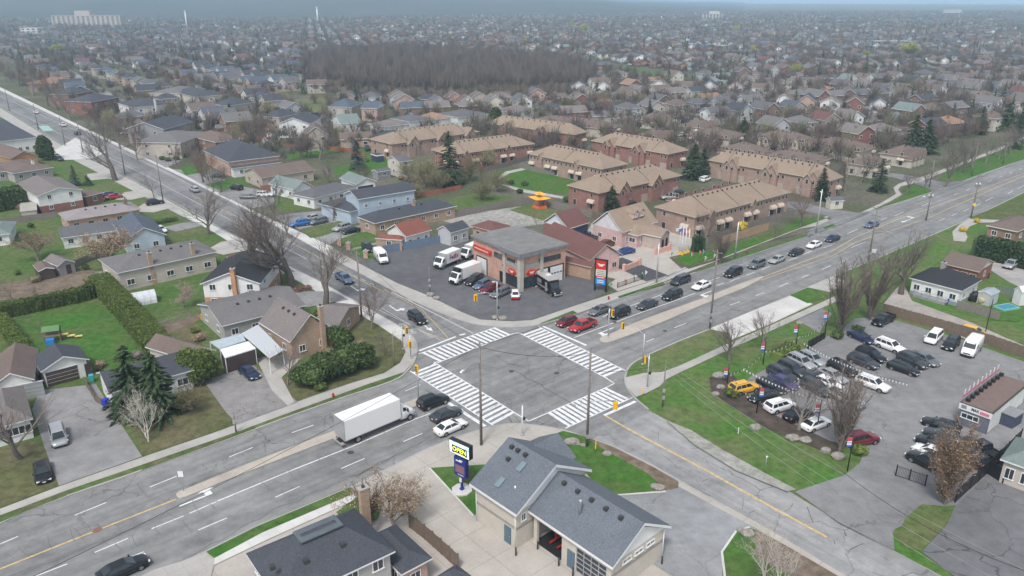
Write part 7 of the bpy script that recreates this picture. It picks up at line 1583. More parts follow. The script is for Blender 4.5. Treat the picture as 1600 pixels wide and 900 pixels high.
# fences
F_wood=plain('grey_fence_wood',(.20,.18,.16),.95,var=.2,nsc=3);F_brown=plain('brown_fence_wood',(.17,.13,.10),.95,var=.2,nsc=3);F_tan=plain('tan_fence_wood',(.36,.25,.16),.9,var=.15);F_red=plain('red_stained_fence',(.30,.12,.075),.9,var=.15)
fence('grey board fence behind the plaza and gravel yard',[(676,346),(745,333),(800,322),(832,318),(880,328),(925,341)],1.9,F_wood)
fence('blue-grey painted fence between plaza parking and red-roofed cottage',[(596,397),(640,389),(687,380)],1.9,plain('blue_grey_fence',(.15,.20,.28),.7,var=.08))
fence('brown board fence along the back of the car lot',[(1378,490),(1420,502),(1500,525),(1600,560),(1680,590)],2.0,F_brown)
fence('brown lattice fence between the bottom house and the forecourt',[(640,824),(664,843),(690,866),(716,890)],1.9,F_brown,posts=1.8)
fence('new tan board fence along the verge by the buff terrace',[(1128,382),(1160,372),(1200,360)],2.0,F_tan)
fence('grey board fence of the small yards below the near buff terrace',[(1088,376),(1105,382),(1130,373),(1165,358),(1205,346),(1240,337)],1.7,F_wood)
fence('grey board fence along the path lawn terrace',[(812,262),(832,268),(880,277),(907,283)],1.7,F_wood)
fence('grey board fence behind the red terrace by the tall spruce',[(760,268),(785,262),(825,250)],1.6,F_wood)
fence('dark board fence beside the red terrace and temple garage',[(925,341),(955,352),(965,345)],1.6,F_brown)
fence('red-stained garden fence on the north side back lawns',[(445,228),(500,233),(545,238),(570,245)],1.5,F_red);fence('red-stained fence panels by the white garage',[(408,298),(432,296)],1.6,F_red);fence('reddish garden fence below the willow shrubs',[(650,308),(690,302),(720,296)],1.4,F_red);fence('red fence segment behind the bungalow with porch',[(380,218),(415,220)],1.6,F_red)
fence('black solid fence beside the stained asphalt yard',[(1492,786),(1515,765),(1542,741),(1572,712),(1592,692)],2.0,M_blk,posts=3);fence('black fence panel joining the beige stucco house',[(1542,741),(1566,756)],1.9,M_blk)
fence('open iron gate at the car lot entrance',[(1399,744),(1420,751),(1445,760)],1.5,M_blk,slat=False,posts=5)
fence('black iron railing at the lot corner shrubs',[(1288,530),(1262,545)],1.4,M_blk,slat=True,posts=1.5);fence('thin railing in front of the hall below the pylon sign',[(965,450),(1003,437)],1.1,M_blk,slat=False)
fence('weathered fence behind the garden sheds',[(118,418),(150,405),(170,398)],1.6,F_wood);fence('weathered fence below the split-level house garden',[(0,352),(50,345),(90,340)],1.6,F_wood);fence('thin wire fence between the long hedge and grey bungalow',[(245,514),(315,490)],1.1,M_galv,slat=False)
fence('tan wooden deck rail of the garage drive',[(133,600),(150,628),(160,634)],1.1,F_brown);fence('grey fence at the terrace end beside the side street',[(1318,318),(1345,312),(1372,318)],1.6,F_wood);fence('low grey wood fence of the lane yard',[(1494,482),(1530,492),(1560,500)],1.6,F_wood);fence('green-grey mesh fence behind the turquoise pool',[(1562,458),(1600,468)],1.5,plain('mesh_green',(.16,.20,.17),.8));fence('dark edging fence round the flag lawn',[(1052,408),(1076,420),(1116,408),(1134,397)],.5,F_brown)
# small items
def office():
 c,w,d,rz,sk=rect3((1505,627),(1549.6,646),(1605,600),3.2);root=empty('sales_office',(c.x,c.y,GZ),rz,'low sales office trailer with brown roof, sign band and pink arrow fence','office')
 X,Y=w/2,d/2;MB().box((0,0,1.65),(2*X,2*Y,2.9)).build('wall',[W_white],root);m=MB();m.box((0,0,3.2),(2*X+.3,2*Y+.3,.2));m.box((0,0,3.31),(2*X,2*Y,.03),0,1);m.build('roof',[M_dkbrown,plain('roof_felt_brown',(.17,.125,.11),.9)],root)
 MB().box((-X-.04,0,1.25),(.08,2*Y+.02,2.2)).build('front_cladding',[plain('slate_cladding',(.13,.14,.175),.7)],root);put_window(root,-X-.06,Y*.25,1.6,-math.pi/2,2.2,.8,M_wht,grid=2)
 MB().box((-X-.12,0,2.8),(.12,2*Y+.3,.85)).build('sign_band',[M_wht],root);text_on('MAX',.6,M_blk,root,(-X-.2,0,2.85),(-1,0),2*Y*.25,bold=.015);MB().box((-X-.19,Y*.75,2.85),(.04,Y*.35,.5)).build('sign_mark',[M_greymetal],root);MB().box((-X-.2,-Y*.62,2.8),(.04,Y*.6,.4)).build('sign_flash',[plain('sign_pink',(.62,.18,.25),.6)],root)
 for k in range(9):
  x=-X+.8+k*(2*X-1.2)/8;m=MB();m.box((x,Y+.1,4.0),(1.5,.05,.35));m.box((x,Y+.1,4.35),(.25,.05,1.1),0,1);m.build('roof_sign_bracket',[plain('sign_pink',(.62,.18,.25),.6),M_flagw],root);MB().box((x,Y-.5,3.55),(.5,.5,.45)).build('ballast',[M_blk],root)
 for s in (-1,1):MB().box((0,s*(Y-.3),.15),(2*X,.2,.3)).build('skid',[F_brown],root)
office()
tag(MB().box((0,0,.9),(2.6,1.8,1.8)).box((0,0,1.85),(2.8,2,.1),0,1).build('storage_box',[plain('navy_box',(.06,.07,.11),.7),M_greymetal],None,G(1577,662),R(35)),'dark blue storage shed box beside the sales office','storage box')
tag(MB().add([(-1.1,-.6,0),(1.1,-.6,0),(1.1,.1,1.6),(-1.1,.1,1.6)],[(0,1,2,3),(3,2,1,0)]).build('plywood_board',[plain('plywood',(.40,.27,.19),.8)],None,G(1497,660),R(40)),'tan plywood board leaning beside the office wall','board')
def pagoda():
 root=empty('pagoda',G(843,325),R(30),'small orange pagoda with upturned yellow roof at the yard fence','pagoda');o=plain('orange_lacquer',(.62,.16,.05),.6);y=plain('yellow_tile',(.72,.36,.05),.6)
 MB().box((0,0,.3),(3.0,3.0,.6)).build('base',[o],root)
 for a in (-1,1):
  for b in (-1,1):MB().box((a*1.1,b*1.1,1.6),(.2,.2,2.0)).build('column',[o],root)
 for z,s,h in ((2.6,2.3,1.0),(3.7,1.3,.9)):
  q=[(-s,-s,z+.35),(0,-s*.8,z),(s,-s,z+.35),(s*.8,0,z),(s,s,z+.35),(0,s*.8,z),(-s,s,z+.35),(-s*.8,0,z),(0,0,z+h)];MB().add(q,[(i,(i+1)%8,8) for i in range(8)]+[tuple(range(7,-1,-1))]).build('roof',[y],root)
pagoda()
def flagpoles():
 cols=((.65,.65,.67),(.10,.16,.35),(.45,.20,.40),(.60,.35,.30))
 for i,px in enumerate(((1061,396),(1065,398),(1070,396),(1075,394))):
  g_=G(*px);h=Hgt(px,354+i*1.2);root=empty('flagpole',g_,0,('leftmost','second','third','rightmost')[i]+' of the four white flagpoles beside the arched porch','flagpole','white flagpoles beside the porch');MB().tube([(0,0,0),(0,0,h)],[.11,.07],8).build('pole',[M_wht],root);MB().box((0,0,.2),(.6,.6,.4)).build('plinth',[M_sigy],root)
  m=MB();m.add([(0,0,h-.1),(-1.1,.1,h-.5),(-1.0,.15,h-1.2),(0,0,h-.9)],[(0,1,2,3)]);m.build('flag',[plain('flag_colour_%d'%i,cols[i],.8)],root)
flagpoles()
for i,(px,c) in enumerate((((1115,406),(.70,.70,.66)),((1101,410),(.40,.62,.40)),((1093,401),(.65,.10,.06)),((1080,404),(.62,.16,.08)),((1098,400),(.15,.2,.55)),((1128,399),(.75,.55,.05)),((1008,433),(.68,.68,.66)),((1003,436),(.03,.30,.12)),((992,440),(.68,.68,.64)),((974,446),(.60,.30,.24)),((953,452),(.03,.35,.15)),((1048,403),(.02,.25,.10)))):
 h=1.5;m=MB().tube([(0,0,0),(0,0,h)],.03,4);m.add([(0,0,h),(.5,.1,h-.4),(.05,0,h-1.0)],[(0,1,2)],1)
 tag(m.build('garden_flag',[M_wht,plain('garden_flag_%d'%i,c,.8)],None,G(*px)),('white','pale green','red','orange-red','blue','yellow','white','green','cream','salmon','green','green')[i]+' little flag '+('on the flag lawn edge','on the flag lawn front','near the lawn hedge','at the foot of the flagpoles','in the middle of the flag lawn','at the right end of the flag lawn','right of the hall railing','on the hall railing corner','left of the dark driveway','behind the hall railing','beside the pylon sign','at the pink gate wall')[i],'flag','little garden flags')
M_pinkw=plain('pink_gate_wall',(.62,.36,.30),.85)
for a,b,lb in (((975,424),(999,414),'pink low gate wall left of the dark driveway'),((1024,398),(1046,391),'pink low gate wall right of the forecourt entrance')):
 p,q=G(*a),G(*b);d=q-p;an=math.atan2(d.y,d.x);root=empty('gate_wall',p.lerp(q,.5),an,lb,'wall','pink gate walls');MB().box((0,0,.6),(d.length,.3,1.2)).build('panel',[M_pinkw],root)
 for s in (-1,1):MB().box((s*d.length/2,0,.8),(.6,.6,1.6)).build('pier',[M_pinkw],root)
for px,lb in (((531,384),'left brick gate post with a stone ball by the cross road'),((545,390),'middle brick gate post of the cross road entrance'),((572,403),'right brick gate post beside the white cargo van')):
 m=MB();m.box((0,0,.8),(.9,.9,1.6));m.box((0,0,1.66),(1.05,1.05,.12),0,1);m.blob((0,0,1.9),(.25,.25,.25),1);tag(m.build('gate_post',[B_pink,M_conc],None,G(*px)),lb,'gate post','brick gate posts')
def bin_(label,px,c,name='wheelie_bin'):
 m=MB();m.box((0,0,.55),(.58,.7,.95),0,0,1.1);m.box((0,0,1.06),(.66,.8,.08),0,0);root=m.build(name,[plain('bin_'+label.split()[0],c,.6)],None,G(*px),RN.uniform(0,3));tag(root,label,'bin')
bin_('blue recycling bin beside the white bungalow corner',(166,634),(.02,.04,.42),'recycling_box');bin_('royal-blue bin below the deck of the black-roofed bungalow',(1482,474),(.01,.03,.35),'recycling_box');bin_('black bin beside the beige ranch patio',(164,427),(.02,.02,.02));bin_('orange tub at the grey bungalow back corner',(318,500),(.55,.30,.03),'tub');bin_('turquoise box on the garage drive deck',(144,596),(.05,.35,.40),'storage_tub')
def pool():
 root=empty('paddling_pool',G(1572,482),R(20),'turquoise paddling pool on the small green lawn at the right','pool');MB().box((0,0,.2),(4,2.4,.4)).build('rim',[plain('pool_turquoise',(.16,.42,.37),.5)],root);MB().box((0,0,.41),(3.4,1.8,.03)).build('water',[plain('pool_water',(.03,.20,.30),.1)],root)
pool()
def deck():
 root=empty('deck',G(1455,468),math.atan2(*(G(1502,456)-G(1422,434)).yx),'grey wooden deck with glass rail in front of the black-roofed white bungalow','deck');MB().box((0,0,.45),(6,2.2,.15)).build('platform',[W_dgrey],root);MB().box((0,-1.1,.2),(6,.08,.5)).build('skirt',[W_dgrey],root)
 for k in range(5):MB().box((-3+k*1.5,-1.05,1.0),(.08,.08,1.0)).build('rail_post',[M_greymetal],root)
 MB().box((0,-1.05,1.5),(6,.06,.06)).build('handrail',[M_greymetal],root)
deck()
pd=NT('mural_blue',.8);pd.col((.02,.22,.62))
m=MB();rr=random.Random(3)
g0=G(870,352,2.6);
for k in range(9):m.box((rr.uniform(-1.6,1.6),-.0,rr.uniform(-.9,.7)),(rr.uniform(.5,1.1),.04,rr.uniform(.25,.6)),0,k%2)
mu=[o for o in bpy.data.objects if o.get('label','').startswith('white gabled garage with a blue mural')][0]
X_=mu['_dim'][0]/2;m.build('mural',[pd.m,plain('mural_light_blue',(.20,.45,.72),.8)],mu,(-X_+.34,-.2,2.4),-math.pi/2)
mu_side=MB().box((0,-mu['_dim'][1]/2+.36,1.4),(mu['_dim'][0]-.9,.06,2.6)).build('blue_side_wall',[plain('navy_side',(.04,.07,.14),.6)],mu)
# bottom house roof details
bh=[o for o in bpy.data.objects if o.get('label','').startswith('large grey-walled house')][0];w_,d_,z_=bh['_dim']
MB().box((0,0,z_+.16+2.9-.25),(w_-d_+1.2 if w_>d_ else 2.2,1.9 if w_>d_ else d_-w_+1.2,.14)).build('ridge_platform',[plain('weathered_metal_sheet',(.13,.155,.17),.5,.3,var=.2,nsc=.8)],bh)
for x,y in ((-.2,-.42),(.12,-.42),(-.45,-.3)):MB().box((x*w_,y*d_*.6,z_+.25+2.9*(1-abs(y)*1.2)),(.45,.45,.4)).build('roof_vent',[M_vent],bh)
m=MB();m.box((0,0,3.2),(.95,.65,6.4));m.box((0,0,6.47),(1.15,.8,.16),0,1);m.box((0,0,6.65),(.28,.28,.28),0,2);ch=m.build('chimney',[B_tan,M_conc,M_vent]);gch=G(573,832,1.0);ch.parent=bh;ch.location=Matrix.Rotation(-bh.rotation_euler.z,4,'Z') @ (Vector((gch.x,gch.y,0))-Vector((bh.location.x,bh.location.y,0)))
# temple dormer
th_=[o for o in bpy.data.objects if o.get('label','').startswith('pink rendered house')][0];w_,d_,z_=th_['_dim']
for s in (-1,1):
 m=MB();m.box((0,0,.6),(1.7,2.4,1.2));m.add([(-.85,-1.2,1.2),(.85,-1.2,1.2),(0,-1.2,1.9)],[(0,1,2)]);dm=m.build('dormer',[B_pinkp],th_,(w_*.08+s*1.1,-d_*.22,z_+1.9));put_window(dm,0,-1.2,.7,0,.7,.9)
 r=MB();r.add([(-1.0,-1.4,1.15),(0,-1.4,2.0),(1.0,-1.4,1.15),(-1.0,1.8,1.15),(0,1.8,2.0),(1.0,1.8,1.15)],[(0,1,4,3),(1,2,5,4)]);r.build('dormer_roof',[R_tan],dm)
ap=[o for o in bpy.data.objects if o.get('label','').startswith('tan-roofed entrance porch')][0];w_,d_,z_=ap['_dim']
for s in (-.45,.45):
 m=MB();n=8;pts=[(-.55,0),(.55,0)]+[(.55*math.cos(math.pi*i/n),1.7+.55*math.sin(math.pi*i/n)) for i in range(n+1)];m.add([(x,0,z) for x,z in pts],[tuple(range(len(pts)))]);m.build('archway',[M_dkin],ap,(s*(w_/2-.4)*1.0,-d_/2+.28,.02))
# verandah posts
vr=[o for o in bpy.data.objects if o.get('label','').startswith('low maroon-roofed side verandah')][0]
# person at the brick bungalow, and yellow wrapped things at the fence
def person(label,px,shirt,ang=0):
 g_=G(*px);me=bpy.data.meshes.new('person');V=[(0,0,.95),(0,0,1.15),(0,0,1.38),(0,.01,1.5),(0,.02,1.62),(0,.02,1.72),(-.1,0,.9),(-.12,.02,.5),(-.12,0,.06),(-.12,.14,.03),(.1,0,.9),(.13,-.05,.5),(.14,-.1,.06),(.14,.03,.03),(-.2,0,1.38),(-.27,.02,1.1),(-.24,.16,.9),(.2,0,1.38),(.27,.02,1.1),(.25,.12,.86)]
 E_=[(0,1),(1,2),(2,3),(3,4),(4,5),(0,6),(6,7),(7,8),(8,9),(0,10),(10,11),(11,12),(12,13),(2,14),(14,15),(15,16),(2,17),(17,18),(18,19)];RR=[.15,.14,.16,.06,.10,.085,.1,.07,.05,.04,.1,.07,.05,.04,.07,.05,.035,.07,.05,.035]
 me.from_pydata(V,E_,[]);o=link('person',me,None,g_,ang);md=o.modifiers.new('skin','SKIN');sv=me.skin_vertices[0].data
 for i,r in enumerate(RR):sv[i].radius=(r,r)
 sv[0].use_root=True;ss=o.modifiers.new('sub','SUBSURF');ss.levels=ss.render_levels=1
 bpy.context.view_layer.update();m2=bpy.data.meshes.new_from_object(o.evaluated_get(bpy.context.evaluated_depsgraph_get()));o.modifiers.clear();o.data=m2;m2.materials.clear()
 for mm in (plain('trousers_dark',(.03,.032,.04),.8),plain('shirt_'+shirt[0],shirt[1],.8),plain('skin_tone',(.42,.26,.19),.6),plain('hair_dark',(.03,.022,.018),.7)):m2.materials.append(mm)
 for p in m2.polygons:z=p.center.z;p.material_index=0 if z<.97 else 1 if z<1.47 and not (abs(p.center.x)>.2 and z<.98) else 3 if z>1.68 or (p.center.y<-.02 and z>1.55) else 2
 return tag(o,label,'person')
person('person in a dark red top and dark trousers standing by the brick bungalow',(1544,436),('dark_red',(.20,.02,.03)),1.0)
m=MB();m.blob((0,0,.7),(1.2,.9,.8),0,4,2,.2);tag(m.build('tarpaulin',[plain('yellow_tarp',(.42,.39,.24),.6)],None,G(1536,474)),'pale yellow tarpaulin heap behind the lane yard fence','tarpaulin')
m=MB();m.blob((0,0,.8),(1.3,1.0,1.1),0,6,2,.25);tag(m.build('tarpaulin',[M_blk],None,G(1523,470)),'black covered heap left of the pale yellow tarpaulin','tarpaulin')
# ---------------- the suburb beyond ----------------
rs=random.Random(42)
HM=[(-300,30),(-20,116),(90,168),(180,212),(262,250),(330,262),(430,262),(560,232),(640,240),(780,250),(900,250),(1090,250),(1330,266),(1395,262),(1440,245),(1600,190),(1900,80),(1900,1000),(-300,1000)]
def occ(x,y,m=9.5):
 for cx_,cy_,a,b,an in OCC:
  dx,dy=x-cx_,y-cy_;c_,s_=math.cos(an),math.sin(an)
  if abs(dx*c_+dy*s_)<a+m and abs(-dx*s_+dy*c_)<b+m:return True
 return any(inside((x,y),q) for q in PLB)
PLB=[q for q in PLS if min(p[1] for p in q)>150]
WOOD=[(484,104),(500,92),(560,86),(640,83),(800,93),(890,104),(925,114),(938,128),(900,139),(820,146),(700,152),(600,152),(545,145),(505,138),(490,122)]
PARK=[(920,92),(1000,104),(1095,120),(1090,132),(935,112)];FIELD=[(420,155),(505,148),(525,165),(515,178),(480,177),(420,168)]
def inside(p,poly_):
 x,y=p;c=False;j=len(poly_)-1
 for i in range(len(poly_)):
  (a,b),(d,e)=poly_[i],poly_[j]
  if (b>y) != (e>y) and x<(d-a)*(y-b)/(e-b)+a:c=not c
  j=i
 return c
RM=[('slate',R_dark),('blue-grey',R_blue),('brown',R_brown),('grey',R_grey),('dark',R_mid),('taupe',R_taupe),('pale',R_green),('rust',R_maroon),('orange-tan',R_orange)]
WM_=[('white',W_white),('cream',W_cream),('sand',W_sand),('red brick',B_red),('pink brick',B_pink),('brown brick',B_brown),('grey',W_grey),('white stucco',W_stucco)]
# shared prototype shapes
SP=[]
for i,(w,d,ze,rise,kind) in enumerate(((9.5,11,5.4,2.2,'hip'),(10,10.5,5.4,2.8,'gy'),(12,9.5,5.2,2.4,'gx'),(13.5,9.5,3.0,2.0,'hip'),(12.5,9,3.0,2.0,'gx'),(9,12,5.6,3.0,'gy'))):
 wl_=wall_mesh(kind,w,d,ze,rise);y=-d/2+.45
 gw,gx=(4.6,-w*.18) if i != 3 else (5,-3.5)
 wl_.box((gx,y-1.2,1.4),(gw,2.4,2.8));wl_.box((gx,y-2.43,1.2),(gw-1.0,.06,2.1),0,2)
 rf=roof_mesh(kind,w,d,ze,rise);rf.add([(gx-gw/2-.3,y-2.8,2.8),(gx+gw/2+.3,y-2.8,2.8),(gx,y-2.8,4.2),(gx-gw/2-.3,y+.3,2.8),(gx+gw/2+.3,y+.3,2.8),(gx,y+.3,4.2)],[(0,2,5,3),(1,4,5,2)],0);rf.add([(gx-gw/2-.1,y-2.42,2.8),(gx+gw/2+.1,y-2.42,2.8),(gx,y-2.42,4.0)],[(0,1,2)],1)
 SP.append((wl_.mesh('wall',[W_cream,W_cream,M_gdoor]),rf.mesh('roof',[R_dark,M_wht]),w,d,ze,(gx,gw)))
SWIN=MB().box((0,-.03,0),(1.3,.08,1.2)).box((0,-.05,0),(1.05,.08,.95),0,1).mesh('window',[M_wht,M_glass])
SCH=MB().box((0,0,.8),(.7,.7,2.2)).mesh('chimney',[B_brown])
def suburb_house(x,y,rz,i,rn,wn_,label,group):
 wl_,rf,w,d,ze,g_=SP[i];root=empty('house',(x,y,GZ),rz,label,'house',group)
 o=link('wall',wl_,root)
 for k in (0,1):o.material_slots[k].link='OBJECT';o.material_slots[k].material=wn_
 o=link('roof',rf,root);o.material_slots[0].link='OBJECT';o.material_slots[0].material=rn
 for s in range(2 if ze>4 else 1):
  for xx in (-.26,.26):
   link('window',SWIN,root,(xx*w,-d/2+.45,1.5+2.8*s) if s or abs(xx*w-g_[0])>g_[1]/2 else (.30*w,-d/2+.44,1.5),0);link('window',SWIN,root,(-w/2+.45,xx*d,1.5+2.8*s),-math.pi/2)
   link('window',SWIN,root,(w/2-.45,xx*d,1.5+2.8*s),math.pi/2);link('window',SWIN,root,(xx*w,d/2-.45,1.5+2.8*s),math.pi)
 if (int(x)+int(y))%3==0:link('chimney',SCH,root,(w*.2,d*.1,ze+.8))
 return root
for a,b,n,tp_,rc_,wc_,fl,txt in (((133,110),(262,152),10,(0,2,0),('dark','slate','blue-grey','slate'),('cream','sand','pink brick'),0,'dark-roofed houses backing onto the far cross road'),((312,116),(462,143),11,(5,1,0),('slate','blue-grey','dark'),('white','grey','sand'),1,'slate-roofed houses facing the mown field'),
  ((330,128),(425,148),7,(0,1,5),('slate','dark','blue-grey'),('cream','sand','pink brick'),0,'slate roofs nearest the mown field'),((622,172),(812,166),10,(1,5,0),('taupe','brown','brown','slate'),('pink brick','brown brick','sand'),1,'brown gabled houses in front of the woods'),((822,147),(1010,151),10,(5,1,3),('pale','brown','slate','brown'),('white','cream','white'),1,'white gabled houses below the park strip'),
  ((1020,146),(1200,152),9,(1,5,2),('brown','rust','slate','brown'),('white','red brick','white'),1,'mixed gabled houses right of the park strip'),((1215,172),(1400,182),10,(5,1,5),('brown','slate','brown'),('white','pink brick','red brick'),1,'gabled houses above the arched-window terrace')):
 p,q=G(*a),G(*b);d=q-p;an=math.atan2(d.y,d.x)
 for k in range(n):
  c=p.lerp(q,(k+.5)/n);i=tp_[k%len(tp_)];rr_=rc_[(k*3+k //2)%len(rc_)];ww_=wc_[(k*5+k //3)%len(wc_)]
  if occ(c.x,c.y,5):continue
  OCC.append((c.x,c.y,5,5.5,an));suburb_house(c.x,c.y,an if fl else an+math.pi,i,dict(RM)[rr_],dict(WM_)[ww_],ordn(k+1)+' from the left of the '+txt,'row of '+txt)
pts=[];streets=MB()
def zone_angle(px):return R(-39) if px<470 else (R(-14) if px<960 else R(-24))
DZ={}
for zi,(az,x0,x1) in enumerate(((R(-39),-80,470),(R(-14),470,960),(R(-24),960,1700))):
 du=Vector((math.sin(az),math.cos(az)));dv=Vector((du.y,-du.x))     # du along cross streets, dv lateral
 for j in range(-70,80):
  for i in range(-200,320):
   u=i*14.2+rs.uniform(-1.5,1.5);
   for sd_ in (-1,1):
    v=j*57+sd_*15;
    wob=14*math.sin(u/170+j*1.3);c=du*u+dv*(v+wob);
    if zi:c=dv*u+du*(v+wob)
    if c.y<150 or c.y>3300:continue
    px=P((c.x,c.y,0))
    if not (x0<=px[0]<x1) or px[1]<20+12*max(0,min(1,(1000-px[0])/500)) or inside(px,HM) or inside(px,WOOD) or inside(px,PARK) or inside(px,FIELD) or inside((px[0],px[1]-12),WOOD) or (px[1]>100 and occ(c.x,c.y)):continue
    fac=(az if zi==0 else az+math.pi/2) ;f=-fac+(0 if sd_>0 else math.pi)+(math.pi if zi==0 else 0)
    # local -y faces the street
    out=(dv if zi==0 else du)*(-sd_);rz=math.atan2(out.y,out.x)+math.pi/2
    pts.append((c.length,c.x,c.y,rz,px,zi))
  # street surface
 for j in range(-40,50):
  L_=[]
  for i in range(-60,140):
   u=i*30;q=(du*u+dv*(j*57+14*math.sin(u/170+j*1.3))) if zi==0 else (dv*u+du*(j*57+14*math.sin(u/170+j*1.3)));px=P((q.x,q.y,0)) if q.y>150 else (0,2000)
   ok=q.y>150 and q.y<2200 and x0<=px[0]<x1 and not inside(px,HM) and not inside(px,WOOD) and not inside(px,PARK) and not inside(px,FIELD) and not (px[1]>100 and occ(q.x,q.y,4))
   if ok:L_.append(q)
   if (not ok or i==139) and len(L_)>1:
    a_,b_=offs([Vector((p.x,p.y,0)) for p in L_],-4.2,4.2);zz=GZ+.02+.003*zi
    for k in range(len(L_)-1):streets.add([(q2.x,q2.y,zz) for q2 in (a_[k],a_[k+1],b_[k+1],b_[k])],[(0,1,2,3)])
   if not ok:L_=[]
struct(streets.build('side_streets',M_drive))
pts.sort(key=lambda t:t[0]);near,rest=pts[:190],pts[190:]
def landmark(px):
 x,y=px
 if x<160:return 'beyond the far crossing'
 if x<330:return 'behind the slate-roofed houses'
 if x<480:return 'beside the mown field'
 if x<700:return 'in front of the dark woods'
 if x<935:return 'right below the woods'
 if x<1110:return 'behind the brown-roofed terraces' if y>150 else 'near the green park strip'
 if x<1300:return 'above the small estate car park'
 if x<1450:return 'left of the evergreens'
 return 'behind the upper right evergreens'
buckets={}
for t in near:
 zi=t[5];rsel=rs.choices(range(9),(7,4,3,3,6,1,0,0,0) if zi==0 else (3,1,6,5,5,5,1,1,1))[0];wsel=rs.choices(range(8),(1,3,5,2,1,2,3,1) if zi==0 else (4,4,4,3,2,4,2,1))[0]
 buckets.setdefault((landmark(t[4]),rsel,wsel),[]).append(t)
for (lm,a_,b_),L_ in buckets.items():
 L_.sort(key=lambda t:t[4][0]);n_=len(L_)
 for k,t in enumerate(L_):
  i=rs.choices(range(6),(4,3,3,1,1,3) if t[5]==0 else (2,3,3,3,3,2))[0]
  nm='%s house with %s roof, %s'%(WM_[b_][0],RM[a_][0],lm);lb=nm if n_==1 else '%s from left: %s'%(ordn(k+1),nm)
  suburb_house(t[1],t[2],t[3]+rs.uniform(-.03,.03),i,RM[a_][1],WM_[b_][1],lb,'suburban houses beyond the terraces')
# remaining houses read as one mass
def tile(name,protos_,items,mats,label,cat):
 V,F,MI=[],[],[];off=0
 fl=[]
 for (vs,fs,mi) in protos_:fl.append((np.array(vs,float),fs,mi))
 co_=[];lv=[];ls=[];lt=[];mi_=[]
 for (k,x,y,z,rz,s,ms) in items:
  vs,fs,mi=fl[k];c_,s_=math.cos(rz)*s,math.sin(rz)*s
  a=np.empty_like(vs);a[:,0]=vs[:,0]*c_-vs[:,1]*s_+x;a[:,1]=vs[:,0]*s_+vs[:,1]*c_+y;a[:,2]=vs[:,2]*s+z;co_.append(a)
  for f,m in zip(fs,mi):lv.extend([q+off for q in f]);lt.append(len(f));mi_.append(ms[m])
  off+=len(vs)
 me=bpy.data.meshes.new(name);co_=np.concatenate(co_);me.vertices.add(len(co_));me.vertices.foreach_set('co',co_.ravel());me.loops.add(len(lv));me.loops.foreach_set('vertex_index',lv);me.polygons.add(len(lt))
 st=np.concatenate(([0],np.cumsum(lt)[:-1]));me.polygons.foreach_set('loop_start',st.astype(np.int32));None
 for m in mats:me.materials.append(m)
 me.polygons.foreach_set('material_index',mi_);me.update(calc_edges=True);me.validate()
 return tag(link(name,me),label,cat,kind='stuff')
def simple_house(w,d,ze,rise,gy):
 m=MB();m.box((0,0,ze/2),(w,d,ze),0,0);X,Y=w/2+.4,d/2+.4;z1=ze+rise
 if gy:m.add([(-X,-Y,ze),(X,-Y,ze),(X,Y,ze),(-X,Y,ze),(0,-Y,z1),(0,Y,z1)],[(0,4,5,3),(1,2,5,4)],1);m.add([(-w/2,-d/2-.05,ze),(w/2,-d/2-.05,ze),(0,-d/2-.05,z1-.2),(-w/2,d/2+.05,ze),(w/2,d/2+.05,ze),(0,d/2+.05,z1-.2)],[(0,1,2),(4,3,5)],0)
 else:m.add([(-X,-Y,ze),(X,-Y,ze),(X,Y,ze),(-X,Y,ze),(-X*.3,0,z1),(X*.3,0,z1)],[(0,1,5,4),(1,2,5),(2,3,4,5),(3,0,4)],1)
 for x in (-.28,.28):m.box((x*w,-d/2-.01,ze*.72),(1.4,.06,1.2),0,2);m.box((-w/2-.01,x*d,ze*.72),(.06,1.4,1.2),0,2);m.box((x*w,d/2+.01,ze*.72),(1.4,.06,1.2),0,2)
 return (m.v,m.f,m.mi)
HP=[simple_house(9,10.5,5.3,2.3,True),simple_house(10,10,5.2,2.3,False),simple_house(13,9,3,2.0,False),simple_house(12,9,3.1,2.2,True)]
wms=[w for _,w in WM_];rms=[r for _,r in RM];it=[]
for t in rest:
 if t[0]>1400 and rs.random()<.35:continue
 b_=rs.choices(range(8),(2,2,4,2,2,4,4,1))[0];a_=rs.choices(range(9),(3,2,6,4,5,4,1,1,0) if t[5] else (7,4,3,3,5,1,0,1,0))[0]
 it.append((rs.randrange(4),t[1],t[2],GZ,t[3],rs.uniform(.92,1.15),(b_,8+a_,17)))
tile('distant_houses',HP,it,wms+rms+[M_glass],'mass of small houses running to the horizon','houses')
# crowns of bare trees: low-count prototypes for the far mass
def far_tree(seed,n,w,H_,up=.6):
 r=random.Random(seed);m=MB();m.tube([(0,0,0),(0,0,H_*.45)],[.18,.1],3,0,False)
 for k in range(n):
  d=Vector((r.gauss(0,1),r.gauss(0,1),abs(r.gauss(0,.9)))).normalized();L_=r.uniform(.35,1);p0=Vector((0,0,H_*.3))+Vector((d.x*w*L_*.45,d.y*w*L_*.45,d.z*H_*.6*L_*.5));p1=Vector((0,0,H_*.32))+Vector((d.x*w*L_,d.y*w*L_,d.z*H_*.68*L_));p1.z+=up
  s=(p1-p0).cross(Vector((r.random(),r.random(),r.random()))).normalized()*r.uniform(.05,.13);m.add([p0-s,p0+s,p1],[(0,1,2)],1)
 return (m.v,m.f,m.mi)
TP=[far_tree(s,110,3.6,9) for s in range(4)]+[far_tree(s+9,46,3.9,9.5) for s in range(3)]
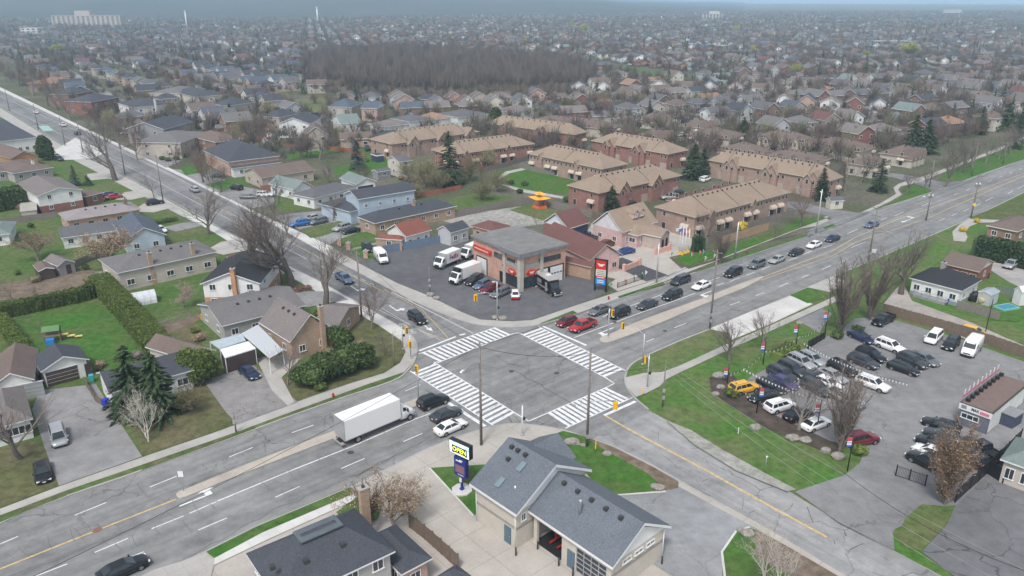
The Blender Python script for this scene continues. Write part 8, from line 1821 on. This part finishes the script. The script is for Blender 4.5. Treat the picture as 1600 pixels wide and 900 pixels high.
def far_conifer(seed,n=70,w=2.0,H_=10):
 r=random.Random(seed);m=MB()
 for k in range(n):
  t=(k+r.random())/n;a=r.uniform(0,6.28);R_=w*(1-t)*r.uniform(.7,1.15);z=H_*(.04+.96*t);m.add([(0,0,z+.5),(math.cos(a-.35)*R_,math.sin(a-.35)*R_,z-.5),(math.cos(a+.35)*R_,math.sin(a+.35)*R_,z-.5)],[(0,1,2)],0)
 return (m.v,m.f,m.mi)
CP=[far_conifer(s) for s in range(3)]
it=[];ic=[];nt=[]
for t in pts:
 for k in range(4):
  if rs.random()<.92:
   a=rs.uniform(0,6.28);q=(t[1]+math.cos(a)*rs.uniform(8,13),t[2]+math.sin(a)*rs.uniform(8,13));px=P((q[0],q[1],0))
   if inside(px,HM) or inside(px,PARK) or inside(px,FIELD) or (px[1]>100 and occ(q[0],q[1],2)):continue
   con=rs.random()<.10
   if t[0]<560 and len(nt)<190:nt.append((q,con));continue
   (ic if con else it).append((rs.randrange(3) if con else (rs.randrange(4) if t[0]<900 else 4+rs.randrange(3)),q[0],q[1],GZ,rs.uniform(0,6),rs.uniform(.8,1.5),(0,1+rs.randrange(3),0)))
for k in range(6500):
 px=(rs.uniform(-60,1660),20+250*rs.random() **1.7)
 if inside(px,HM) or inside(px,PARK) or inside(px,FIELD) or inside(px,WOOD):continue
 q=G(*px)
 if q.y>3000 or (px[1]>100 and occ(q.x,q.y,2)):continue
 it.append((rs.randrange(4) if q.y<900 else 4+rs.randrange(3),q.x,q.y,GZ,rs.uniform(0,6),rs.uniform(.6,1.3),(0,1+rs.randrange(3),0)))
M_ft=[plain('far_twigs_grey',(.135,.115,.105),.95,var=.25,nsc=.1),plain('far_twigs_brown',(.150,.115,.098),.95,var=.25,nsc=.1),plain('far_twigs_olive',(.135,.125,.085),.95,var=.25,nsc=.1)]
tile('far_trees',TP,it,[M_bark]+M_ft,'mass of bare trees among the distant houses','trees')
tile('far_evergreens',CP,[q[:6]+((0,0,0),) for q in ic],[M_conifer],'dark evergreens scattered among the distant houses','trees')
bk={}
for q,con in nt:bk.setdefault((landmark(P((q[0],q[1],0))),con),[]).append(q)
for (lm,con),L_ in bk.items():
 L_.sort(key=lambda q:P((q[0],q[1],0))[0])
 for k,q in enumerate(L_):
  tree(rs.choice(('spruce','wide','pine')) if con else rs.choice(('bare','light','red','willow')),None,None,'%s %s from the left, %s'%('evergreen' if con else 'bare garden tree',ordn(k+1),lm),'garden trees beyond the terraces',world=Vector((q[0],q[1],GZ)),H_=rs.uniform(5,10.5))
# woods
it=[];cx=[p for p in [G(x,y) for x,y in WOOD]];x0,x1,y0,y1=min(p.x for p in cx),max(p.x for p in cx),min(p.y for p in cx),max(p.y for p in cx);x=x0
while x<x1:
 y=y0
 while y<y1:
  q=(x+rs.uniform(-2,2),y+rs.uniform(-2,2))
  if inside(P((q[0]+9*math.sin(q[1]*.11),q[1]+9*math.sin(q[0]*.13),0)),WOOD):it.append((rs.randrange(4),q[0],q[1],GZ,rs.uniform(0,6),rs.uniform(1.0,1.75),(0,1+rs.randrange(2),0)))
  y+=5.2
 x+=5.2
WP=[far_tree(s+30,80,2.6,9,1.4) for s in range(4)]
tile('woods',WP,it,[M_bark,plain('wood_twigs_grey',(.125,.108,.095),.95,var=.2,nsc=.1),plain('wood_twigs_brown',(.155,.128,.108),.95,var=.2,nsc=.1)],'dark bare woodlot standing beyond the terraces','woods')
poly('woodland_floor',WOOD,M_soil,3)
# escarpment and lake
hm_=MB();n=90;prof=[]
for i in range(n+1):
 a=R(-62+78*i/n);f=max(0,1-max(0,(math.degrees(a)+8))/24);h=(78+9*math.sin(i*.35)+4*math.sin(i*1.3))*f
 for k,(rr,hh) in enumerate(((2350,0),(2700,.35),(3100,.8),(3600,1),(9000,1.1))):prof.append((rr*math.sin(a),rr*math.cos(a),-.5+h*hh))
hm_.add(prof,[(i*5+k,(i+1)*5+k,(i+1)*5+k+1,i*5+k+1) for i in range(n) for k in range(4)],0,True)
struct(hm_.build('hills',grassmat('forested_hill',(.055,.065,.045),(.10,.085,.07),.8,.004)))
struct(MB().flat([(-1500+0,8200),(6500,5200),(16000,4000),(20000,15000),(0,24000),(-4000,16000)],.16).build('lake',plain('lake_water',(.30,.38,.44),.3,var=.05)))
# landmark blocks far off
def far_block(label,x0,x1,yb,yt,mat,floors,name='apartment_block',steps=None,cat='building'):
 b=G((x0+x1)/2,yb);w=(G(x1,yb)-G(x0,yb)).length;h=Hgt(((x0+x1)/2,yb),yt);root=empty(name,b,0,label,cat)
 MB().box((0,8,h/2),(w,16,h)).build('wall',[mat],root)
 if steps:MB().box((w*steps[0],8,h+steps[1]/2),(w*steps[2],12,steps[1])).build('penthouse',[mat],root)
 MB().box((0,8,h+.3),(w+.4,16.4,.6)).build('parapet',[M_conc],root)
 nx=max(2,int(w/7));me=MB().box((0,0,0),(4.4,.2,1.9)).mesh('window',[M_glass])
 for f in range(floors):
  for k in range(min(nx,14)):link('window',me,root,(-w/2+(k+.5)*w/min(nx,14),-.05,(f+.55)*h/floors))
 return root
far_block('wide pale apartment building near the upper left, with a raised middle block',83,190,44,25,W_sand,6,steps=(-.05,9,.22));far_block('low white terrace in front of the wide apartment building',33,73,52,44,W_white,2);far_block('pale high-rise right of the top centre',1098,1128,33,22,W_cream,6,steps=(.1,6,.5))
far_block('small white slab building near the top right corner',1477,1502,24,15,W_white,4);far_block('long dark flat-roofed building at upper right',1366,1422,75,65,W_dgrey,2);far_block('orange brick flat-roofed building at upper right',1466,1500,113,101,B_orange,2,'low_block');far_block('dark blue-grey hall left of the right group',1120,1155,80,72,W_dgrey,2,'low_block')
for b,t,r_,lb in (((293,48),18,1.4,'thin white water tower mast near the upper left'),((497,38),12,2.0,'bright white mast standing left above the woods'),((1033,34),26,1.3,'small white spire on the far skyline')):
 g_=G(*b);h=Hgt(b,t);root=empty('mast',g_,0,lb,'mast');MB().tube([(0,0,0),(0,0,h)],[r_,r_*.7],8).build('shaft',[M_wht],root);MB().tube([(0,0,h),(0,0,h+1.5)],[r_*1.4,r_],8).build('head',[M_wht],root)
for b,t,lb in (((85,88),68,'yellow-green tree near the upper left terrace roofs'),((912,55),36,'pale yellow-green tree above the right end of the woods'),((893,45),32,'faint yellow tree beside the pale yellow-green one'),((817,72),58,'yellow tree at the far edge of the woods'),((1152,52),38,'yellow tree right of the pale high-rise'),((1420,92),64,'large golden-yellow willow at upper right'),((1358,98),78,'bright green tree left of the golden willow'),((1243,122),98,'bright green tree above the white-gabled houses'),((1175,85),70,'olive green tree at the right of the park'),((500,68),58,'small green tree at the left edge of the woods'),((641,66),56,'small yellow-green tree over the middle of the woods')):
 tree('yellow',b,t,lb,'trees in fresh leaf',wide=1.1)
# cars standing in the far streets
M_farcar={}
fc=MB();body_loft(fc,KIND['suv']['rows']);g_,lo,up=greenhouse_mb(KIND['suv']['gh']);fc.add(g_.v,g_.f,1)
for wx in (-1.42,1.42):
 for s in (-1,1):fc.tube([(wx,s*.8,.36),(wx,s*.97,.36)],.36,8,2)
fcm=fc.mesh('parked_car',[pm('white'),M_cglass,M_tyre]);cand=[t for t in pts if t[0]<700 and rs.random()<.42][:110];bk={}
for t in cand:c=rs.choice(('white','silver','black','grey','dark grey','white','navy','dark red'));bk.setdefault((landmark(t[4]),c),[]).append(t)
for (lm,c),L_ in bk.items():
 L_.sort(key=lambda t:t[4][0])
 for k,t in enumerate(L_):
  sx=rs.choice((-2.2,3.5));a=t[3]-math.pi/2;q=Vector((t[1]+math.cos(a)*12.0-math.sin(a)*sx,t[2]+math.sin(a)*12.0+math.cos(a)*sx,GZ));o=link('parked_car',fcm,None,q,a);tag(o,('%s parked car %s'%(c,lm)) if len(L_)==1 else '%s %s parked car from the left, %s'%(ordn(k+1),c,lm),'car','cars parked in the far streets');o.material_slots[0].link='OBJECT';o.material_slots[0].material=pm(c)
# ---------------- haze ----------------
hz=MB().box((0,7000,99),(26000,18000,200)).build('haze',[])
tag(hz,'thin bluish haze lying over the whole suburb','haze',kind='stuff')
hm=bpy.data.materials.new('haze_air');hm.use_nodes=True;hn=hm.node_tree.nodes;hn.remove(hn['Principled BSDF'])
pv=hn.new('ShaderNodeVolumePrincipled');pv.inputs['Color'].default_value=(.58,.80,1,1);pv.inputs['Density'].default_value=0.00024
pv.inputs['Anisotropy'].default_value=0.0
hm.node_tree.links.new(pv.outputs[0],hn['Material Output'].inputs['Volume']);hz.data.materials.append(hm)
hz.location=(0,0,-1.0)
